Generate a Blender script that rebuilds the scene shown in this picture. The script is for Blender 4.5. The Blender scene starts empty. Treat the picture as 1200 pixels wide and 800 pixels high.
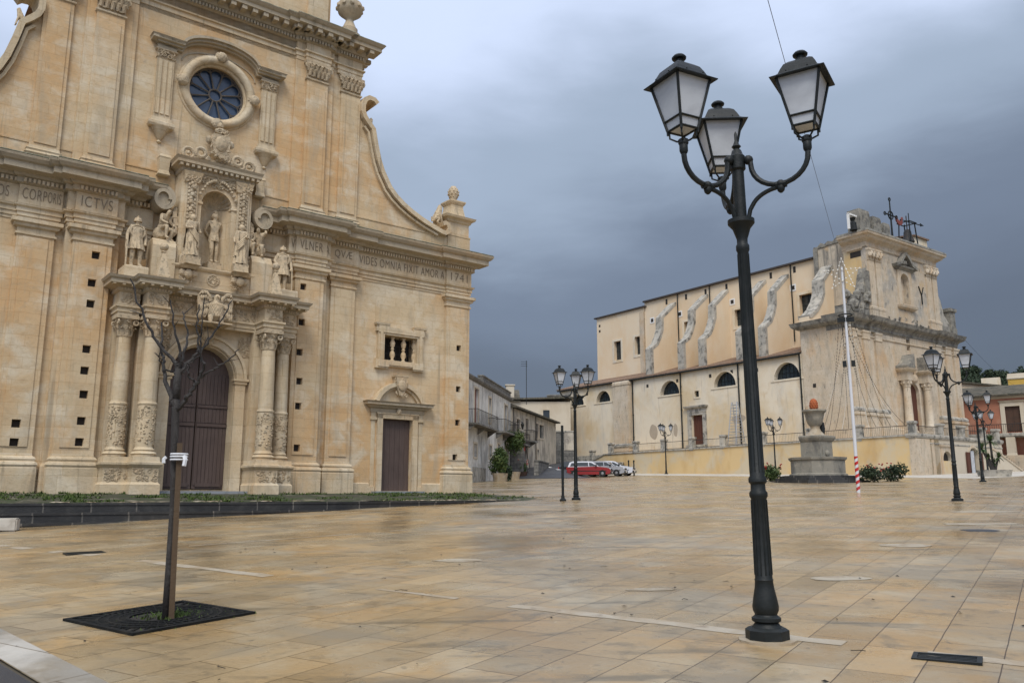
import bpy, bmesh, math, random
from mathutils import Vector, Matrix, noise
from mathutils.geometry import tessellate_polygon
R = math.radians
PI = math.pi
random.seed(7)
SC = bpy.context.scene
COL = SC.collection

# ---------------------------------------------------------------- camera, sky, sun, exposure
cam = bpy.data.cameras.new('camera')
cam.sensor_width = 36; cam.lens = 36 * 973 / 1200; cam.clip_start = 0.1; cam.clip_end = 2000
cam_o = bpy.data.objects.new('camera', cam); COL.objects.link(cam_o)
cam_o.location = (0, 0, 0); cam_o.rotation_euler = (PI / 2 + math.atan(180 / 973), 0, 0)
SC.camera = cam_o

SUN_EL, SUN_AZ = 52, 186          # azimuth clockwise from +Y (the way the camera looks)
wd = bpy.data.worlds.new('World'); SC.world = wd; wd.use_nodes = True
wt = wd.node_tree; wt.nodes.clear()
def wn(t, **k):
    n = wt.nodes.new(t)
    for a, b in k.items(): setattr(n, a, b)
    return n
wl = wt.links.new
out = wn('ShaderNodeOutputWorld'); bg = wn('ShaderNodeBackground'); bg.inputs[1].default_value = 0.1
sky = wn('ShaderNodeTexSky', sky_type='NISHITA', sun_disc=False)
sky.sun_elevation = R(SUN_EL); sky.sun_rotation = R(SUN_AZ)
tc = wn('ShaderNodeTexCoord'); sep = wn('ShaderNodeSeparateXYZ'); wl(tc.outputs['Generated'], sep.inputs[0])
def wmath(op, a, b=None):
    n = wn('ShaderNodeMath', operation=op)
    for i, q in enumerate((a, b)):
        if q is None: continue
        if isinstance(q, (int, float)): n.inputs[i].default_value = q
        else: wl(q, n.inputs[i])
    return n.outputs[0]
def wnoise(scale, detail, rough, sx, sy, sz, dist=0):
    mp = wn('ShaderNodeMapping'); mp.inputs['Scale'].default_value = (sx, sy, sz); wl(tc.outputs['Generated'], mp.inputs[0])
    nz = wn('ShaderNodeTexNoise'); nz.inputs['Scale'].default_value = scale; nz.inputs['Detail'].default_value = detail
    nz.inputs['Roughness'].default_value = rough; nz.inputs['Distortion'].default_value = dist; wl(mp.outputs[0], nz.inputs[0]); return nz.outputs[0]
n1 = wnoise(1.5, 3.5, .48, 1, 1, 1.7, .2)
n2 = wnoise(4.5, 6, .55, 1, 1, 3.0, .2)
# elevation of the cloud deck: dark slate near the horizon, paler overhead; paler too to the west (left)
el = wmath('ADD', sep.outputs[2], wmath('MULTIPLY', wmath('SUBTRACT', n1, 0.5), 0.42))
el = wmath('ADD', el, wmath('MULTIPLY', wmath('SUBTRACT', n2, 0.5), 0.10))
el = wmath('ADD', wmath('ADD', el, -.025), wmath('MULTIPLY', sep.outputs[0], -0.10))
el = wmath('ADD', el, wmath('MULTIPLY', wmath('MAXIMUM', wmath('MULTIPLY', sep.outputs[1], -1), 0), 0.48))
cr = wn('ShaderNodeValToRGB'); wl(el, cr.inputs[0])
ce = cr.color_ramp; ce.interpolation = 'EASE'
ce.elements[0].position = 0.0; ce.elements[0].color = (.085, .105, .140, 1)
ce.elements[1].position = 1.0; ce.elements[1].color = (.86, .90, 1.0, 1)
for p, c in ((.14, (.10, .122, .165)), (.28, (.142, .176, .238)), (.40, (.29, .355, .455)), (.53, (.55, .635, .82)), (.72, (.68, .77, 1.0))):
    e = ce.elements.new(p); e.color = (*c, 1)
mul = wn('ShaderNodeMixRGB', blend_type='MULTIPLY'); mul.inputs[0].default_value = 1; wl(cr.outputs[0], mul.inputs[1])
mul.inputs[2].default_value = (9, 9, 9, 1)
mx = wn('ShaderNodeMixRGB'); mx.inputs[0].default_value = 0.95
wl(sky.outputs[0], mx.inputs[1]); wl(mul.outputs[0], mx.inputs[2]); wl(mx.outputs[0], bg.inputs[0]); wl(bg.outputs[0], out.inputs[0])

sun = bpy.data.lights.new('sun', 'SUN'); sun.energy = 1.5; sun.angle = R(24); sun.color = (1, .965, .90)
sun_o = bpy.data.objects.new('sun', sun); COL.objects.link(sun_o)
sd = Vector((math.sin(R(SUN_AZ)) * math.cos(R(SUN_EL)), math.cos(R(SUN_AZ)) * math.cos(R(SUN_EL)), math.sin(R(SUN_EL))))
sun_o.rotation_euler = sd.to_track_quat('Z', 'Y').to_euler(); sun_o.location = sd * 60
SC.view_settings.view_transform = 'Standard'; SC.view_settings.look = 'None'
SC.view_settings.exposure = 0.54; SC.view_settings.gamma = 1

# ---------------------------------------------------------------- mesh builder
class MB:
    def __init__(s, M=None): s.bm = bmesh.new(); s.M = M
    def vs(s, pts): return [s.bm.verts.new(p) for p in pts]
    def f(s, vs):
        try: return s.bm.faces.new(vs)
        except ValueError: return None
    def box(s, x0, x1, y0, y1, z0, z1):
        a = s.vs([(x0, y0, z0), (x1, y0, z0), (x1, y1, z0), (x0, y1, z0), (x0, y0, z1), (x1, y0, z1), (x1, y1, z1), (x0, y1, z1)])
        for q in ((0, 3, 2, 1), (4, 5, 6, 7), (0, 1, 5, 4), (1, 2, 6, 5), (2, 3, 7, 6), (3, 0, 4, 7)): s.f([a[i] for i in q])
        return s
    def prism(s, poly, a, b, axis='y', holes=()):
        mk = {'y': lambda p, t: (p[0], t, p[1]), 'x': lambda p, t: (t, p[0], p[1]), 'z': lambda p, t: (p[0], p[1], t)}[axis]
        loops = [list(poly)] + [list(h) for h in holes]
        A = [s.vs([mk(p, a) for p in l]) for l in loops]; B = [s.vs([mk(p, b) for p in l]) for l in loops]
        tri = tessellate_polygon([[Vector((p[0], p[1], 0)) for p in l] for l in loops])
        fa = [v for l in A for v in l]; fb = [v for l in B for v in l]
        for t in tri: s.f([fa[i] for i in t]); s.f([fb[i] for i in t][::-1])
        for la, lb in zip(A, B):
            n = len(la)
            for i in range(n): s.f([la[i], la[(i + 1) % n], lb[(i + 1) % n], lb[i]])
        return s
    def lathe(s, prof, cx=0, cy=0, seg=16, a0=0, a1=2 * PI, sx=1, sy=1, cap=True, zoff=0, rot=0):
        full = abs(a1 - a0) > 6.28; n = seg if full else seg + 1
        rings = []
        for r, z in prof:
            rings.append(s.vs([(cx + sx * r * math.cos(a0 + rot + (a1 - a0) * i / seg), cy + sy * r * math.sin(a0 + rot + (a1 - a0) * i / seg), z + zoff) for i in range(n)]))
        for p, q in zip(rings, rings[1:]):
            for i in range(seg): s.f([p[i], p[(i + 1) % n], q[(i + 1) % n], q[i]])
        if cap and full:
            if prof[0][0] > 1e-4: s.f(rings[0][::-1])
            if prof[-1][0] > 1e-4: s.f(rings[-1])
        return s
    def tube(s, pts, rad, seg=8, closed=False):
        pts = [Vector(p) for p in pts]; n = len(pts)
        if not hasattr(rad, '__len__'): rad = [rad] * n
        rings = []; up = None
        for i, p in enumerate(pts):
            d = (pts[(i + 1) % n] - pts[i - 1]) if closed else (pts[min(i + 1, n - 1)] - pts[max(i - 1, 0)])
            d.normalize()
            if up is None: up = Vector((0, 0, 1)) if abs(d.z) < .9 else Vector((1, 0, 0))
            sd_ = d.cross(up)
            if sd_.length < 1e-4: sd_ = d.cross(Vector((0, 1, 0)))
            sd_.normalize(); up = sd_.cross(d).normalized()
            rings.append(s.vs([p + rad[i] * (math.cos(2 * PI * k / seg) * sd_ + math.sin(2 * PI * k / seg) * up) for k in range(seg)]))
        pr = list(zip(rings, rings[1:])) + ([(rings[-1], rings[0])] if closed else [])
        for p, q in pr:
            for k in range(seg): s.f([p[k], p[(k + 1) % seg], q[(k + 1) % seg], q[k]])
        if not closed: s.f(rings[0][::-1]); s.f(rings[-1])
        return s
    def mould(s, prof, xa, xb, d=0, wall=0):
        """block on a wall plane y=-wall, front y=-(d+off), ends stepping out by the same offsets: a moulding with mitred returns"""
        rings = [s.vs([(xa - o, -wall, z), (xa - o, -(d + o), z), (xb + o, -(d + o), z), (xb + o, -wall, z)]) for o, z in prof]
        for p, q in zip(rings, rings[1:]):
            for i in range(4): s.f([p[i], p[(i + 1) % 4], q[(i + 1) % 4], q[i]])
        s.f(rings[0]); s.f(rings[-1][::-1])
        return s
    def ribbon(s, pts, th, y0, y1):
        """flat band of thickness th following a line in the xz plane, from y0 to y1"""
        P = [Vector((p[0], p[1])) for p in pts]; n = len(P); rings = []
        for i, p in enumerate(P):
            d = (P[min(i + 1, n - 1)] - P[max(i - 1, 0)]).normalized(); nn = Vector((-d.y, d.x)) * th / 2
            a, b = p + nn, p - nn
            rings.append(s.vs([(a.x, y0, a.y), (a.x, y1, a.y), (b.x, y1, b.y), (b.x, y0, b.y)]))
        for p, q in zip(rings, rings[1:]):
            for i in range(4): s.f([p[i], p[(i + 1) % 4], q[(i + 1) % 4], q[i]])
        s.f(rings[0]); s.f(rings[-1][::-1]); return s
    def ico(s, c, r, sc=(1, 1, 1), sub=2, rough=0, seed=0):
        m = Matrix.Translation(c) @ Matrix.Diagonal((sc[0] * r, sc[1] * r, sc[2] * r, 1))
        g = bmesh.ops.create_icosphere(s.bm, subdivisions=sub, radius=1, matrix=m)
        if rough:
            for v in g['verts']:
                k = noise.noise((v.co + Vector((seed * 3.1, 0, 0))) * (1.6 / r)); v.co += (v.co - Vector(c)) * k * rough
        return s
    def ring(s, c, Rr, r, seg=20, ts=6, axis='y', a0=0, a1=2 * PI):
        closed = abs(a1 - a0) > 6.28; n = seg if closed else seg + 1
        pts = []
        for i in range(n):
            a = a0 + (a1 - a0) * i / seg
            q = {'y': (math.cos(a) * Rr, 0, math.sin(a) * Rr), 'z': (math.cos(a) * Rr, math.sin(a) * Rr, 0), 'x': (0, math.cos(a) * Rr, math.sin(a) * Rr)}[axis]
            pts.append(Vector(c) + Vector(q))
        return s.tube(pts, r, ts, closed)
    def leaves(s, c, rad, n, size, hollow=.35, flat=.5):
        c = Vector(c)
        for _ in range(n):
            while True:
                q = Vector((random.uniform(-1, 1), random.uniform(-1, 1), random.uniform(-1, 1)))
                if hollow < q.length < 1: break
            k = 1 + .35 * noise.noise(q * 1.7 + c)
            p = c + Vector((q.x * rad[0], q.y * rad[1], q.z * rad[2])) * k
            d = (q + Vector((random.gauss(0, .6), random.gauss(0, .6), random.gauss(0, .6)))).normalized()
            t = d.orthogonal().normalized(); b = d.cross(t); a = random.uniform(0, 6.28)
            t, b = t * math.cos(a) + b * math.sin(a), b * math.cos(a) - t * math.sin(a)
            w = size * random.uniform(.6, 1.3); h = w * flat
            s.f(s.vs([p - t * w, p - b * h + d * h * .3, p + t * w, p + b * h + d * h * .3]))
        return s
    def relief(s, x0, x1, z0, z1, d, n, size, seed=0):
        """carved ornament: a scatter of scrolls, leaves and bosses standing proud of y=-d"""
        rg = random.Random(seed)
        for _ in range(n):
            x, z = rg.uniform(x0, x1), rg.uniform(z0, z1); k = size * rg.uniform(.6, 1.2)
            if rg.random() < .4: s.ring((x, -d, z), k, k * .32, 8, 4, 'y', rg.uniform(0, 6), rg.uniform(8, 11))
            else:
                a = rg.uniform(0, 6.28)
                m = Matrix.Translation((x, -d, z)) @ Matrix.Rotation(a, 4, 'Y') @ Matrix.Diagonal((k * 1.25, k * .55, k * .5, 1))
                bmesh.ops.create_icosphere(s.bm, subdivisions=1, radius=1, matrix=m)
        return s
    def build(s, name, mat, parent=None, smooth=False, M=None):
        bm = s.bm
        bmesh.ops.recalc_face_normals(bm, faces=bm.faces)
        m = M if M is not None else s.M
        if m is not None: bm.transform(m)
        me = bpy.data.meshes.new(name); bm.to_mesh(me); bm.free()
        if smooth:
            for p in me.polygons: p.use_smooth = True
        if smooth and smooth != 'all':
            try: me.set_sharp_from_angle(angle=R(38))
            except Exception: pass
        me.materials.append(mat)
        o = bpy.data.objects.new(name, me); COL.objects.link(o)
        if parent: o.parent = parent
        return o
def tag(o, label=None, cat=None, group=None, kind=None):
    if label: o['label'] = label
    if cat: o['category'] = cat
    if group: o['group'] = group
    if kind: o['kind'] = kind
    return o
def empty(name, loc, rz=0, label=None, cat=None, group=None):
    o = bpy.data.objects.new(name, None); COL.objects.link(o); o.location = loc; o.rotation_euler = (0, 0, rz)
    o.empty_display_size = .2
    return tag(o, label, cat, group)
def copy_tree(o, parent=None):
    c = o.copy(); COL.objects.link(c)
    if parent: c.parent = parent
    for ch in list(o.children): copy_tree(ch, c)
    return c
def gz(x, y): return 0.012668 * x + 0.039906 * y - 1.4804
def arc(cx, cz, r, a0, a1, n): return [(cx + r * math.cos(R(a0 + (a1 - a0) * i / n)), cz + r * math.sin(R(a0 + (a1 - a0) * i / n))) for i in range(n + 1)]
def rect(x0, x1, z0, z1): return [(x0, z0), (x1, z0), (x1, z1), (x0, z1)]
def mirror(p): return [(-a, b) for a, b in p][::-1]

# ---------------------------------------------------------------- materials
def mat(name, base, layers=(), rough=.85, bump=None, joints=None, metallic=0, spec=.35, coat=0, rough_var=None, trans=0):
    m = bpy.data.materials.new(name); m.use_nodes = True; t = m.node_tree; t.nodes.clear(); L = t.links.new
    def N(k, **kw):
        n = t.nodes.new(k)
        for a, b in kw.items(): setattr(n, a, b)
        return n
    o = N('ShaderNodeOutputMaterial'); b = N('ShaderNodeBsdfPrincipled'); L(b.outputs[0], o.inputs[0])
    b.inputs['Roughness'].default_value = rough; b.inputs['Metallic'].default_value = metallic
    b.inputs['Specular IOR Level'].default_value = spec; b.inputs['Coat Weight'].default_value = coat
    b.inputs['Transmission Weight'].default_value = trans
    tcn = N('ShaderNodeTexCoord'); co = tcn.outputs['Object']
    def nz(scale, detail=5, rgh=.55, stretch=(1, 1, 1), dist=0):
        mp = N('ShaderNodeMapping'); mp.inputs['Scale'].default_value = stretch; L(co, mp.inputs[0])
        q = N('ShaderNodeTexNoise'); q.inputs['Scale'].default_value = scale; q.inputs['Detail'].default_value = detail
        q.inputs['Roughness'].default_value = rgh; q.inputs['Distortion'].default_value = dist; L(mp.outputs[0], q.inputs[0]); return q.outputs[0]
    def mr(v, lo, hi, a=0, c=1):
        q = N('ShaderNodeMapRange'); q.inputs[1].default_value = lo; q.inputs[2].default_value = hi; q.inputs[3].default_value = a; q.inputs[4].default_value = c
        L(v, q.inputs[0]); return q.outputs[0]
    def mix(f, c1, c2, mode='MIX'):
        q = N('ShaderNodeMixRGB', blend_type=mode)
        for i, v in enumerate((f, c1, c2)):
            if isinstance(v, (int, float)): q.inputs[i].default_value = v
            elif isinstance(v, tuple): q.inputs[i].default_value = (*v[:3], 1)
            else: L(v, q.inputs[i])
        return q.outputs[0]
    rgb = N('ShaderNodeRGB'); rgb.outputs[0].default_value = (*base, 1); c = rgb.outputs[0]
    hgt = None
    for ly in layers:
        col, sc, lo, hi = ly[:4]; st = ly[4] if len(ly) > 4 else (1, 1, 1); amt = ly[5] if len(ly) > 5 else 1
        c = mix(mr(nz(sc, 6, .6, st, .4), lo, hi, 0, amt), c, col)
    if joints:
        w, h, ms, jc, var = joints[:5]; rotz = joints[5] if len(joints) > 5 else None
        if rotz is None:
            sp = N('ShaderNodeSeparateXYZ'); L(co, sp.inputs[0]); ad = N('ShaderNodeMath', operation='ADD'); L(sp.outputs[0], ad.inputs[0]); L(sp.outputs[1], ad.inputs[1])
            cb = N('ShaderNodeCombineXYZ'); L(ad.outputs[0], cb.inputs[0]); L(sp.outputs[2], cb.inputs[1]); vec = cb.outputs[0]
        else:
            mp = N('ShaderNodeMapping'); mp.inputs['Rotation'].default_value = (0, 0, rotz); L(co, mp.inputs[0]); vec = mp.outputs[0]
        if len(joints) > 6:   # a little wander in the joints
            wq = N('ShaderNodeTexNoise'); wq.inputs['Scale'].default_value = joints[6][0]; L(vec, wq.inputs[0])
            va = N('ShaderNodeVectorMath', operation='MULTIPLY_ADD'); L(wq.outputs[1], va.inputs[0]); va.inputs[1].default_value = (joints[6][1],) * 3; L(vec, va.inputs[2]); vec = va.outputs[0]
        bk = N('ShaderNodeTexBrick'); L(vec, bk.inputs[0]); bk.inputs['Scale'].default_value = 1
        bk.inputs['Brick Width'].default_value = w; bk.inputs['Row Height'].default_value = h; bk.inputs['Mortar Size'].default_value = ms
        bk.inputs['Mortar Smooth'].default_value = .4; bk.offset = .47; bk.squash = 1.25; bk.squash_frequency = 3
        bk.inputs['Color1'].default_value = (1, 1, 1, 1); bk.inputs['Color2'].default_value = (1 - var[0], 1 - var[1], 1 - var[2], 1); bk.inputs['Mortar'].default_value = (*jc, 1)
        c = mix(1.0, c, bk.outputs[0], 'MULTIPLY'); hgt = bk.outputs[1]
    L(c, b.inputs['Base Color'])
    if rough_var:
        sc, lo, hi, a, d = rough_var[:5]; L(mr(nz(sc, 5, .6, rough_var[5] if len(rough_var) > 5 else (1, 1, 1)), lo, hi, a, d), b.inputs['Roughness'])
    if bump or hgt:
        bs, st = bump or (8, .1)
        bp = N('ShaderNodeBump'); bp.inputs['Strength'].default_value = st; bp.inputs['Distance'].default_value = .05
        hn = nz(bs, 7, .65)
        if hgt is not None:
            q = N('ShaderNodeMath', operation='MULTIPLY_ADD'); L(hgt, q.inputs[0]); q.inputs[1].default_value = -.55; L(hn, q.inputs[2]); hn = q.outputs[0]
        L(hn, bp.inputs['Height']); L(bp.outputs[0], b.inputs['Normal'])
    return m
E0 = (.595, .47, .30); OR = (.58, .37, .18); GY = (.40, .335, .24); PALE = (.66, .575, .43)
m_wall = mat('limestone_ashlar', E0, [(OR, .28, .41, .60, (1, 1, .7), .9), (PALE, .75, .48, .64, (1, 1, 1.3), .8), (GY, 1.0, .53, .68, (2.2, 2.2, .3), .5), ((.43, .32, .195), 4.5, .50, .72, (1, 1, 1.5), .5), ((.33, .25, .16), 17, .58, .74, (1, 1, 1.4), .45), ((.28, .25, .20), 2.3, .64, .76, (1, 1, .6), .5), ((.25, .205, .145), 1.1, .60, .70, (4, 4, .13), .55)],
             .9, (9, .3), (.95, .36, .007, (.80, .73, .64), (.11, .125, .15), None, (1.1, .035)))
m_trim = mat('limestone_trim', (.58, .465, .305), [(OR, .4, .48, .66, (1, 1, .8), .5), (PALE, 1.1, .48, .66, (1, 1, 1), .7), (GY, 1.5, .50, .66, (1.8, 1.8, .3), .5), ((.40, .30, .185), 6, .52, .74, (1, 1, 1.3), .5), ((.30, .24, .16), 20, .58, .74, (1, 1, 1), .45), ((.25, .205, .145), 1.2, .58, .69, (4, 4, .13), .6)], .88, (12, .35),
             (1.6, .62, .007, (.74, .68, .58), (.12, .13, .15), None, (1.1, .03)))
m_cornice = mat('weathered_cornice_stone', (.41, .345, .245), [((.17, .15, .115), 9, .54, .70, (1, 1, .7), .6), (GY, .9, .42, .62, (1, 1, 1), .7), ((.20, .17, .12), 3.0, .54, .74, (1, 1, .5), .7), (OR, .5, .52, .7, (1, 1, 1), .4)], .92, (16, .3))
m_carved = mat('carved_stone', (.50, .395, .26), [((.24, .195, .135), 7, .48, .66, (1, 1, 1), .75), ((.31, .26, .18), 2.5, .47, .66, (1, 1, 1), .6), (PALE, 1.3, .5, .7, (1, 1, 1), .5), (OR, .7, .5, .7, (1, 1, 1), .35)], .9, (26, .7))
m_statue = mat('statue_stone', (.54, .425, .275), [((.20, .165, .115), 11, .50, .66, (1, 1, .7), .8), ((.33, .285, .21), 3, .48, .68, (1, 1, .6), .6), ((.50, .34, .20), 2.0, .52, .7, (1, 1, 1), .4)], .85, (22, .5))
m_moss = mat('mossy_ledge', (.15, .15, .105), [((.32, .29, .22), 2.5, .5, .66), ((.07, .085, .045), 6, .54, .7)], .95, (20, .4))
m_hole = mat('recess_shade', (.035, .03, .026), [], .95)  # near-black colour stands in for the shade deep inside holes and openings
m_letter = mat('bronze_letters', (.21, .16, .105), [], .7)
m_wood = mat('brown_painted_boards', (.082, .056, .046), [((.115, .08, .066), 3, .45, .7, (6, 6, .5), .8), ((.05, .032, .027), 1.2, .5, .7, (1, 1, .6), .7)], .55, (30, .15), None, 0, .4)
m_glass = mat('blue_leaded_glass', (.03, .052, .095), [((.055, .085, .135), 1.5, .4, .7)], .18, (9, .15), None, 0, .6)
m_dglass = mat('dark_window_glass', (.018, .024, .028), [((.04, .055, .055), 2.2, .45, .65)], .14, (5, .1), None, 0, .55)
m_iron = mat('dark_green_black_cast_iron', (.010, .0125, .012), [((.020, .022, .021), 6, .5, .7)], .5, (40, .12), None, 0, .28)
m_rail = mat('rusty_dark_railing', (.03, .028, .026), [((.085, .045, .025), 5, .55, .72)], .6)
m_frost = mat('frosted_lantern_glass', (.52, .54, .56), [((.36, .37, .39), 2.6, .42, .68, (1, 1, 1.5), .8)], .35, None, None, 0, .5)
m_paver = mat('wet_sandstone_paving', (.385, .28, .15), [((.41, .25, .095), .45, .44, .60, (1, 1, 1), .75), ((.275, .235, .165), .7, .49, .62, (1, 1, 1), .75), ((.44, .365, .24), 1.3, .50, .66, (1, 1, 1), .65),
              ((.17, .135, .085), 3.0, .55, .68, (1, 1, 1), .6), ((.12, .10, .065), 1.4, .58, .69, (.35, 1.6, 1), .7), ((.09, .08, .06), 11, .60, .74, (1, 1, 1), .6)],
              .4, (26, .13), (.86, .47, .0058, (.20, .17, .13), (.27, .255, .23), R(90 - 33 + 180) * -1 + PI, (2.0, .012)), 0, .5, 0, (.35, .38, .62, .11, .42))
m_kerb = mat('pale_limestone_strip', (.285, .265, .225), [((.20, .175, .135), 3.5, .52, .68), ((.27, .23, .17), 1.5, .46, .62), ((.50, .47, .41), .8, .5, .66)], .55, (20, .12), (.85, 3.0, .009, (.36, .32, .27), (.30, .30, .30), R(-57)), 0, .4, 0, (1.2, .4, .65, .3, .6))
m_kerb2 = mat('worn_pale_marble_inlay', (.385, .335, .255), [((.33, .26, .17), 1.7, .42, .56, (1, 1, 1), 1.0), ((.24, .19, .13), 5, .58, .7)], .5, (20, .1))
m_white_pave = mat('pale_far_paving', (.50, .465, .40), [((.38, .33, .26), .5, .46, .66), ((.28, .24, .19), 2, .56, .72)], .6, (10, .1))
m_asph = mat('wet_asphalt', (.038, .038, .040), [((.06, .06, .06), 1.2, .45, .7), ((.022, .022, .024), .4, .5, .7)], .5, (60, .3))
m_land = mat('earth', (.10, .085, .06), [((.07, .085, .04), .1, .45, .6)], .95)
m_basalt = mat('black_lava_steps', (.036, .035, .033), [((.065, .062, .056), 2.2, .48, .68), ((.085, .078, .068), 7, .62, .76)], .55, (20, .3), (.9, 9.0, .018, (3.2, 3.0, 2.7), (.3, .3, .3), R(38.5)), 0, .4)
m_soil = mat('terrace_soil', (.055, .052, .035), [((.24, .21, .16), 1.5, .57, .66, (1, 1, 1), .95), ((.04, .055, .02), 2.0, .46, .6)], .95, (18, .4))
m_grass = mat('short_grass', (.048, .082, .014), [((.075, .11, .02), 3, .4, .65), ((.11, .10, .04), 1.0, .56, .7)], .8)
m_leaf = mat('bush_leaves', (.040, .075, .018), [((.085, .115, .03), 1.6, .42, .62)], .6)
m_leaf2 = mat('dark_leaves', (.022, .038, .018), [((.035, .050, .022), .6, .42, .62)], .8)
m_bark = mat('wet_bark', (.035, .030, .026), [((.06, .055, .05), 14, .5, .7, (1, 1, .3))], .7, (40, .4))
m_stake = mat('stake_wood', (.085, .054, .028), [((.07, .045, .025), 8, .45, .7, (1, 1, .15))], .7, (30, .2))
m_cloth = mat('white_rag', (.62, .62, .62), [], .8)

# ================================================================ GROUND
def sheet(name, pts, dz, m, kind='structure', nx=1):
    b = MB(); b.f(b.vs([(x, y, gz(x, y) + dz) for x, y in pts])); o = b.build(name, m)
    return tag(o, kind=kind)
sheet('ground', [(-160, -60), (230, -60), (230, 260), (-160, 260)], -.02, m_land)
U = Vector((math.sin(R(33)), math.cos(R(33)))); V = Vector((-math.cos(R(33)), math.sin(R(33))))   # along and across the paving rows
K0 = Vector((-4.0, 6.83)); kd = Vector((.70, -.714))                                             # edge of the paving at the side street
kn = Vector((.714, .70))
pv = [K0 - kd * 26, K0 + kd * 30, (60, -24), (75, 75), (33, 66), (10, 84), (-3, 80), (-6, 45), (-18, 26)]
sheet('piazza_paving', [tuple(p) for p in pv], 0, m_paver)
sheet('side_street', [tuple(K0 - kd * 30 - kn * .02), tuple(K0 + kd * 30 - kn * .02), tuple(K0 + kd * 30 - kn * 14), tuple(K0 - kd * 30 - kn * 14)], -.012, m_asph)
sheet('edge_strip', [tuple(K0 - kd * 14 + kn * .004), tuple(K0 + kd * 25 + kn * .004), tuple(K0 + kd * 25 + kn * .33), tuple(K0 - kd * 14 + kn * .33)], .004, m_kerb)
def strip(name, a, b, w, m=m_kerb2):
    a, b = Vector(a), Vector(b); d = (b - a).normalized(); n = Vector((-d.y, d.x)) * w / 2
    # worn inlay: broken edge
    mb = MB(); L_ = (b - a).length; k = int(L_ / .3); rg = random.Random(len(name) + int(a.x * 10)); P = []; Q = []
    for i in range(k + 1):
        p = a + d * (L_ * i / k); P.append(p + n * rg.uniform(.6, 1.1)); Q.append(p - n * rg.uniform(.6, 1.1))
    v1 = mb.vs([(p.x, p.y, gz(*p) + .003) for p in P]); v2 = mb.vs([(p.x, p.y, gz(*p) + .003) for p in Q])
    for i in range(k):
        if noise.noise(Vector((i * .31, a.x, 2))) < .22: mb.f([v1[i], v1[i + 1], v2[i + 1], v2[i]])
    return tag(mb.build('paving_inlay', m), kind='structure')
strip('a', (-6.6, 14.1), (-3.0, 11.3), .24); strip('a', (-1.6, 10.2), (-.6, 9.45), .10); strip('b', (.0, 8.95), (7.5, 3.4), .22)
strip('c', (-11.6, 17.6), (-7.9, 15.0), .26); strip('d', (-7.6, 14.75), (-7.0, 14.45), .30); strip('e', (-6.7, 15.2), (-.3, 20.6), .10); strip('f', (1.0, 24.6), (4.2, 30.5), .10)

# ================================================================ CHURCH OF THE NEAR FACADE
PH = R(51.5)
Oc = Vector((-2.02 - 11.87 * math.sin(PH), 37.0 - 11.87 * math.cos(PH), 0))
ch = empty('baroque_church', Oc, R(38.5), 'tall honey coloured baroque church facade with round blue window and statue covered portal', 'church')
HW = 11.87
# ---- walls
door_h = rect(7.58, 9.02, .17, 3.12); win_h = rect(7.52, 9.13, 5.56, 6.62)
main_h = rect(-1.12, 1.12, .2, 4.1)[:2] + [(1.12, 4.1)] + arc(0, 4.1, 1.12, 0, 180, 20)[1:-1] + [(-1.12, 4.1)]
mb = MB()
mb.prism(rect(-HW, HW, -.6, 10.72), 0, .9, 'y', [door_h, win_h, mirror(door_h), mirror(win_h), main_h])
mb.build('lower_wall', m_wall, ch)
curve = [(6.62, 15.5), (6.76, 14.85), (6.93, 14.2), (7.12, 13.72), (7.50, 13.08), (7.82, 12.75), (8.23, 12.45), (8.68, 12.2), (9.12, 12.0), (9.55, 11.84), (9.95, 11.72), (10.25, 11.62)]
top_hook = [(6.78, 16.72), (6.62, 16.86), (6.38, 16.88), (6.2, 16.75), (6.1, 16.5), (6.1, 16.2), (6.2, 15.95), (6.4, 15.72)]
side = [(HW, 10.72), (HW, 11.3), (10.5, 11.6)] + curve[::-1] + [(6.4, 15.7), (6.15, 15.95), (6.05, 16.1), (6.05, 18.6)]
rose = arc(0, 15.16, 1.08, 0, 360, 36)[:-1]
mb = MB(); mb.prism(side + mirror(side), -.02, .9, 'y', [rose]); mb.build('upper_wall', m_wall, ch)
# church body behind the facade
mb = MB(); mb.box(-11.2, 11.2, .905, 34, -.6, 10.2); mb.box(-5.8, 5.8, .905, 34, 10.2, 18.2); mb.build('nave_body', m_wall, ch)
mb = MB(); mb.prism([(-6.1, 18.2), (6.1, 18.2), (0, 20.2)], .91, 34.2, 'y'); mb.prism([(-11.5, 10.2), (-5.8, 10.2), (-5.8, 12.2)], .91, 34.2, 'y'); mb.prism([(5.8, 10.2), (11.5, 10.2), (5.8, 12.2)], .91, 34.2, 'y')
m_roof = mat('clay_tile_roof', (.27, .155, .095), [((.20, .15, .11), 2, .45, .68), ((.34, .22, .14), 7, .5, .7)], .9, (30, .4), (.22, .4, .02, (.5, .45, .4), (.25, .25, .25)))
mb.build('roof', m_roof, ch)

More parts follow.
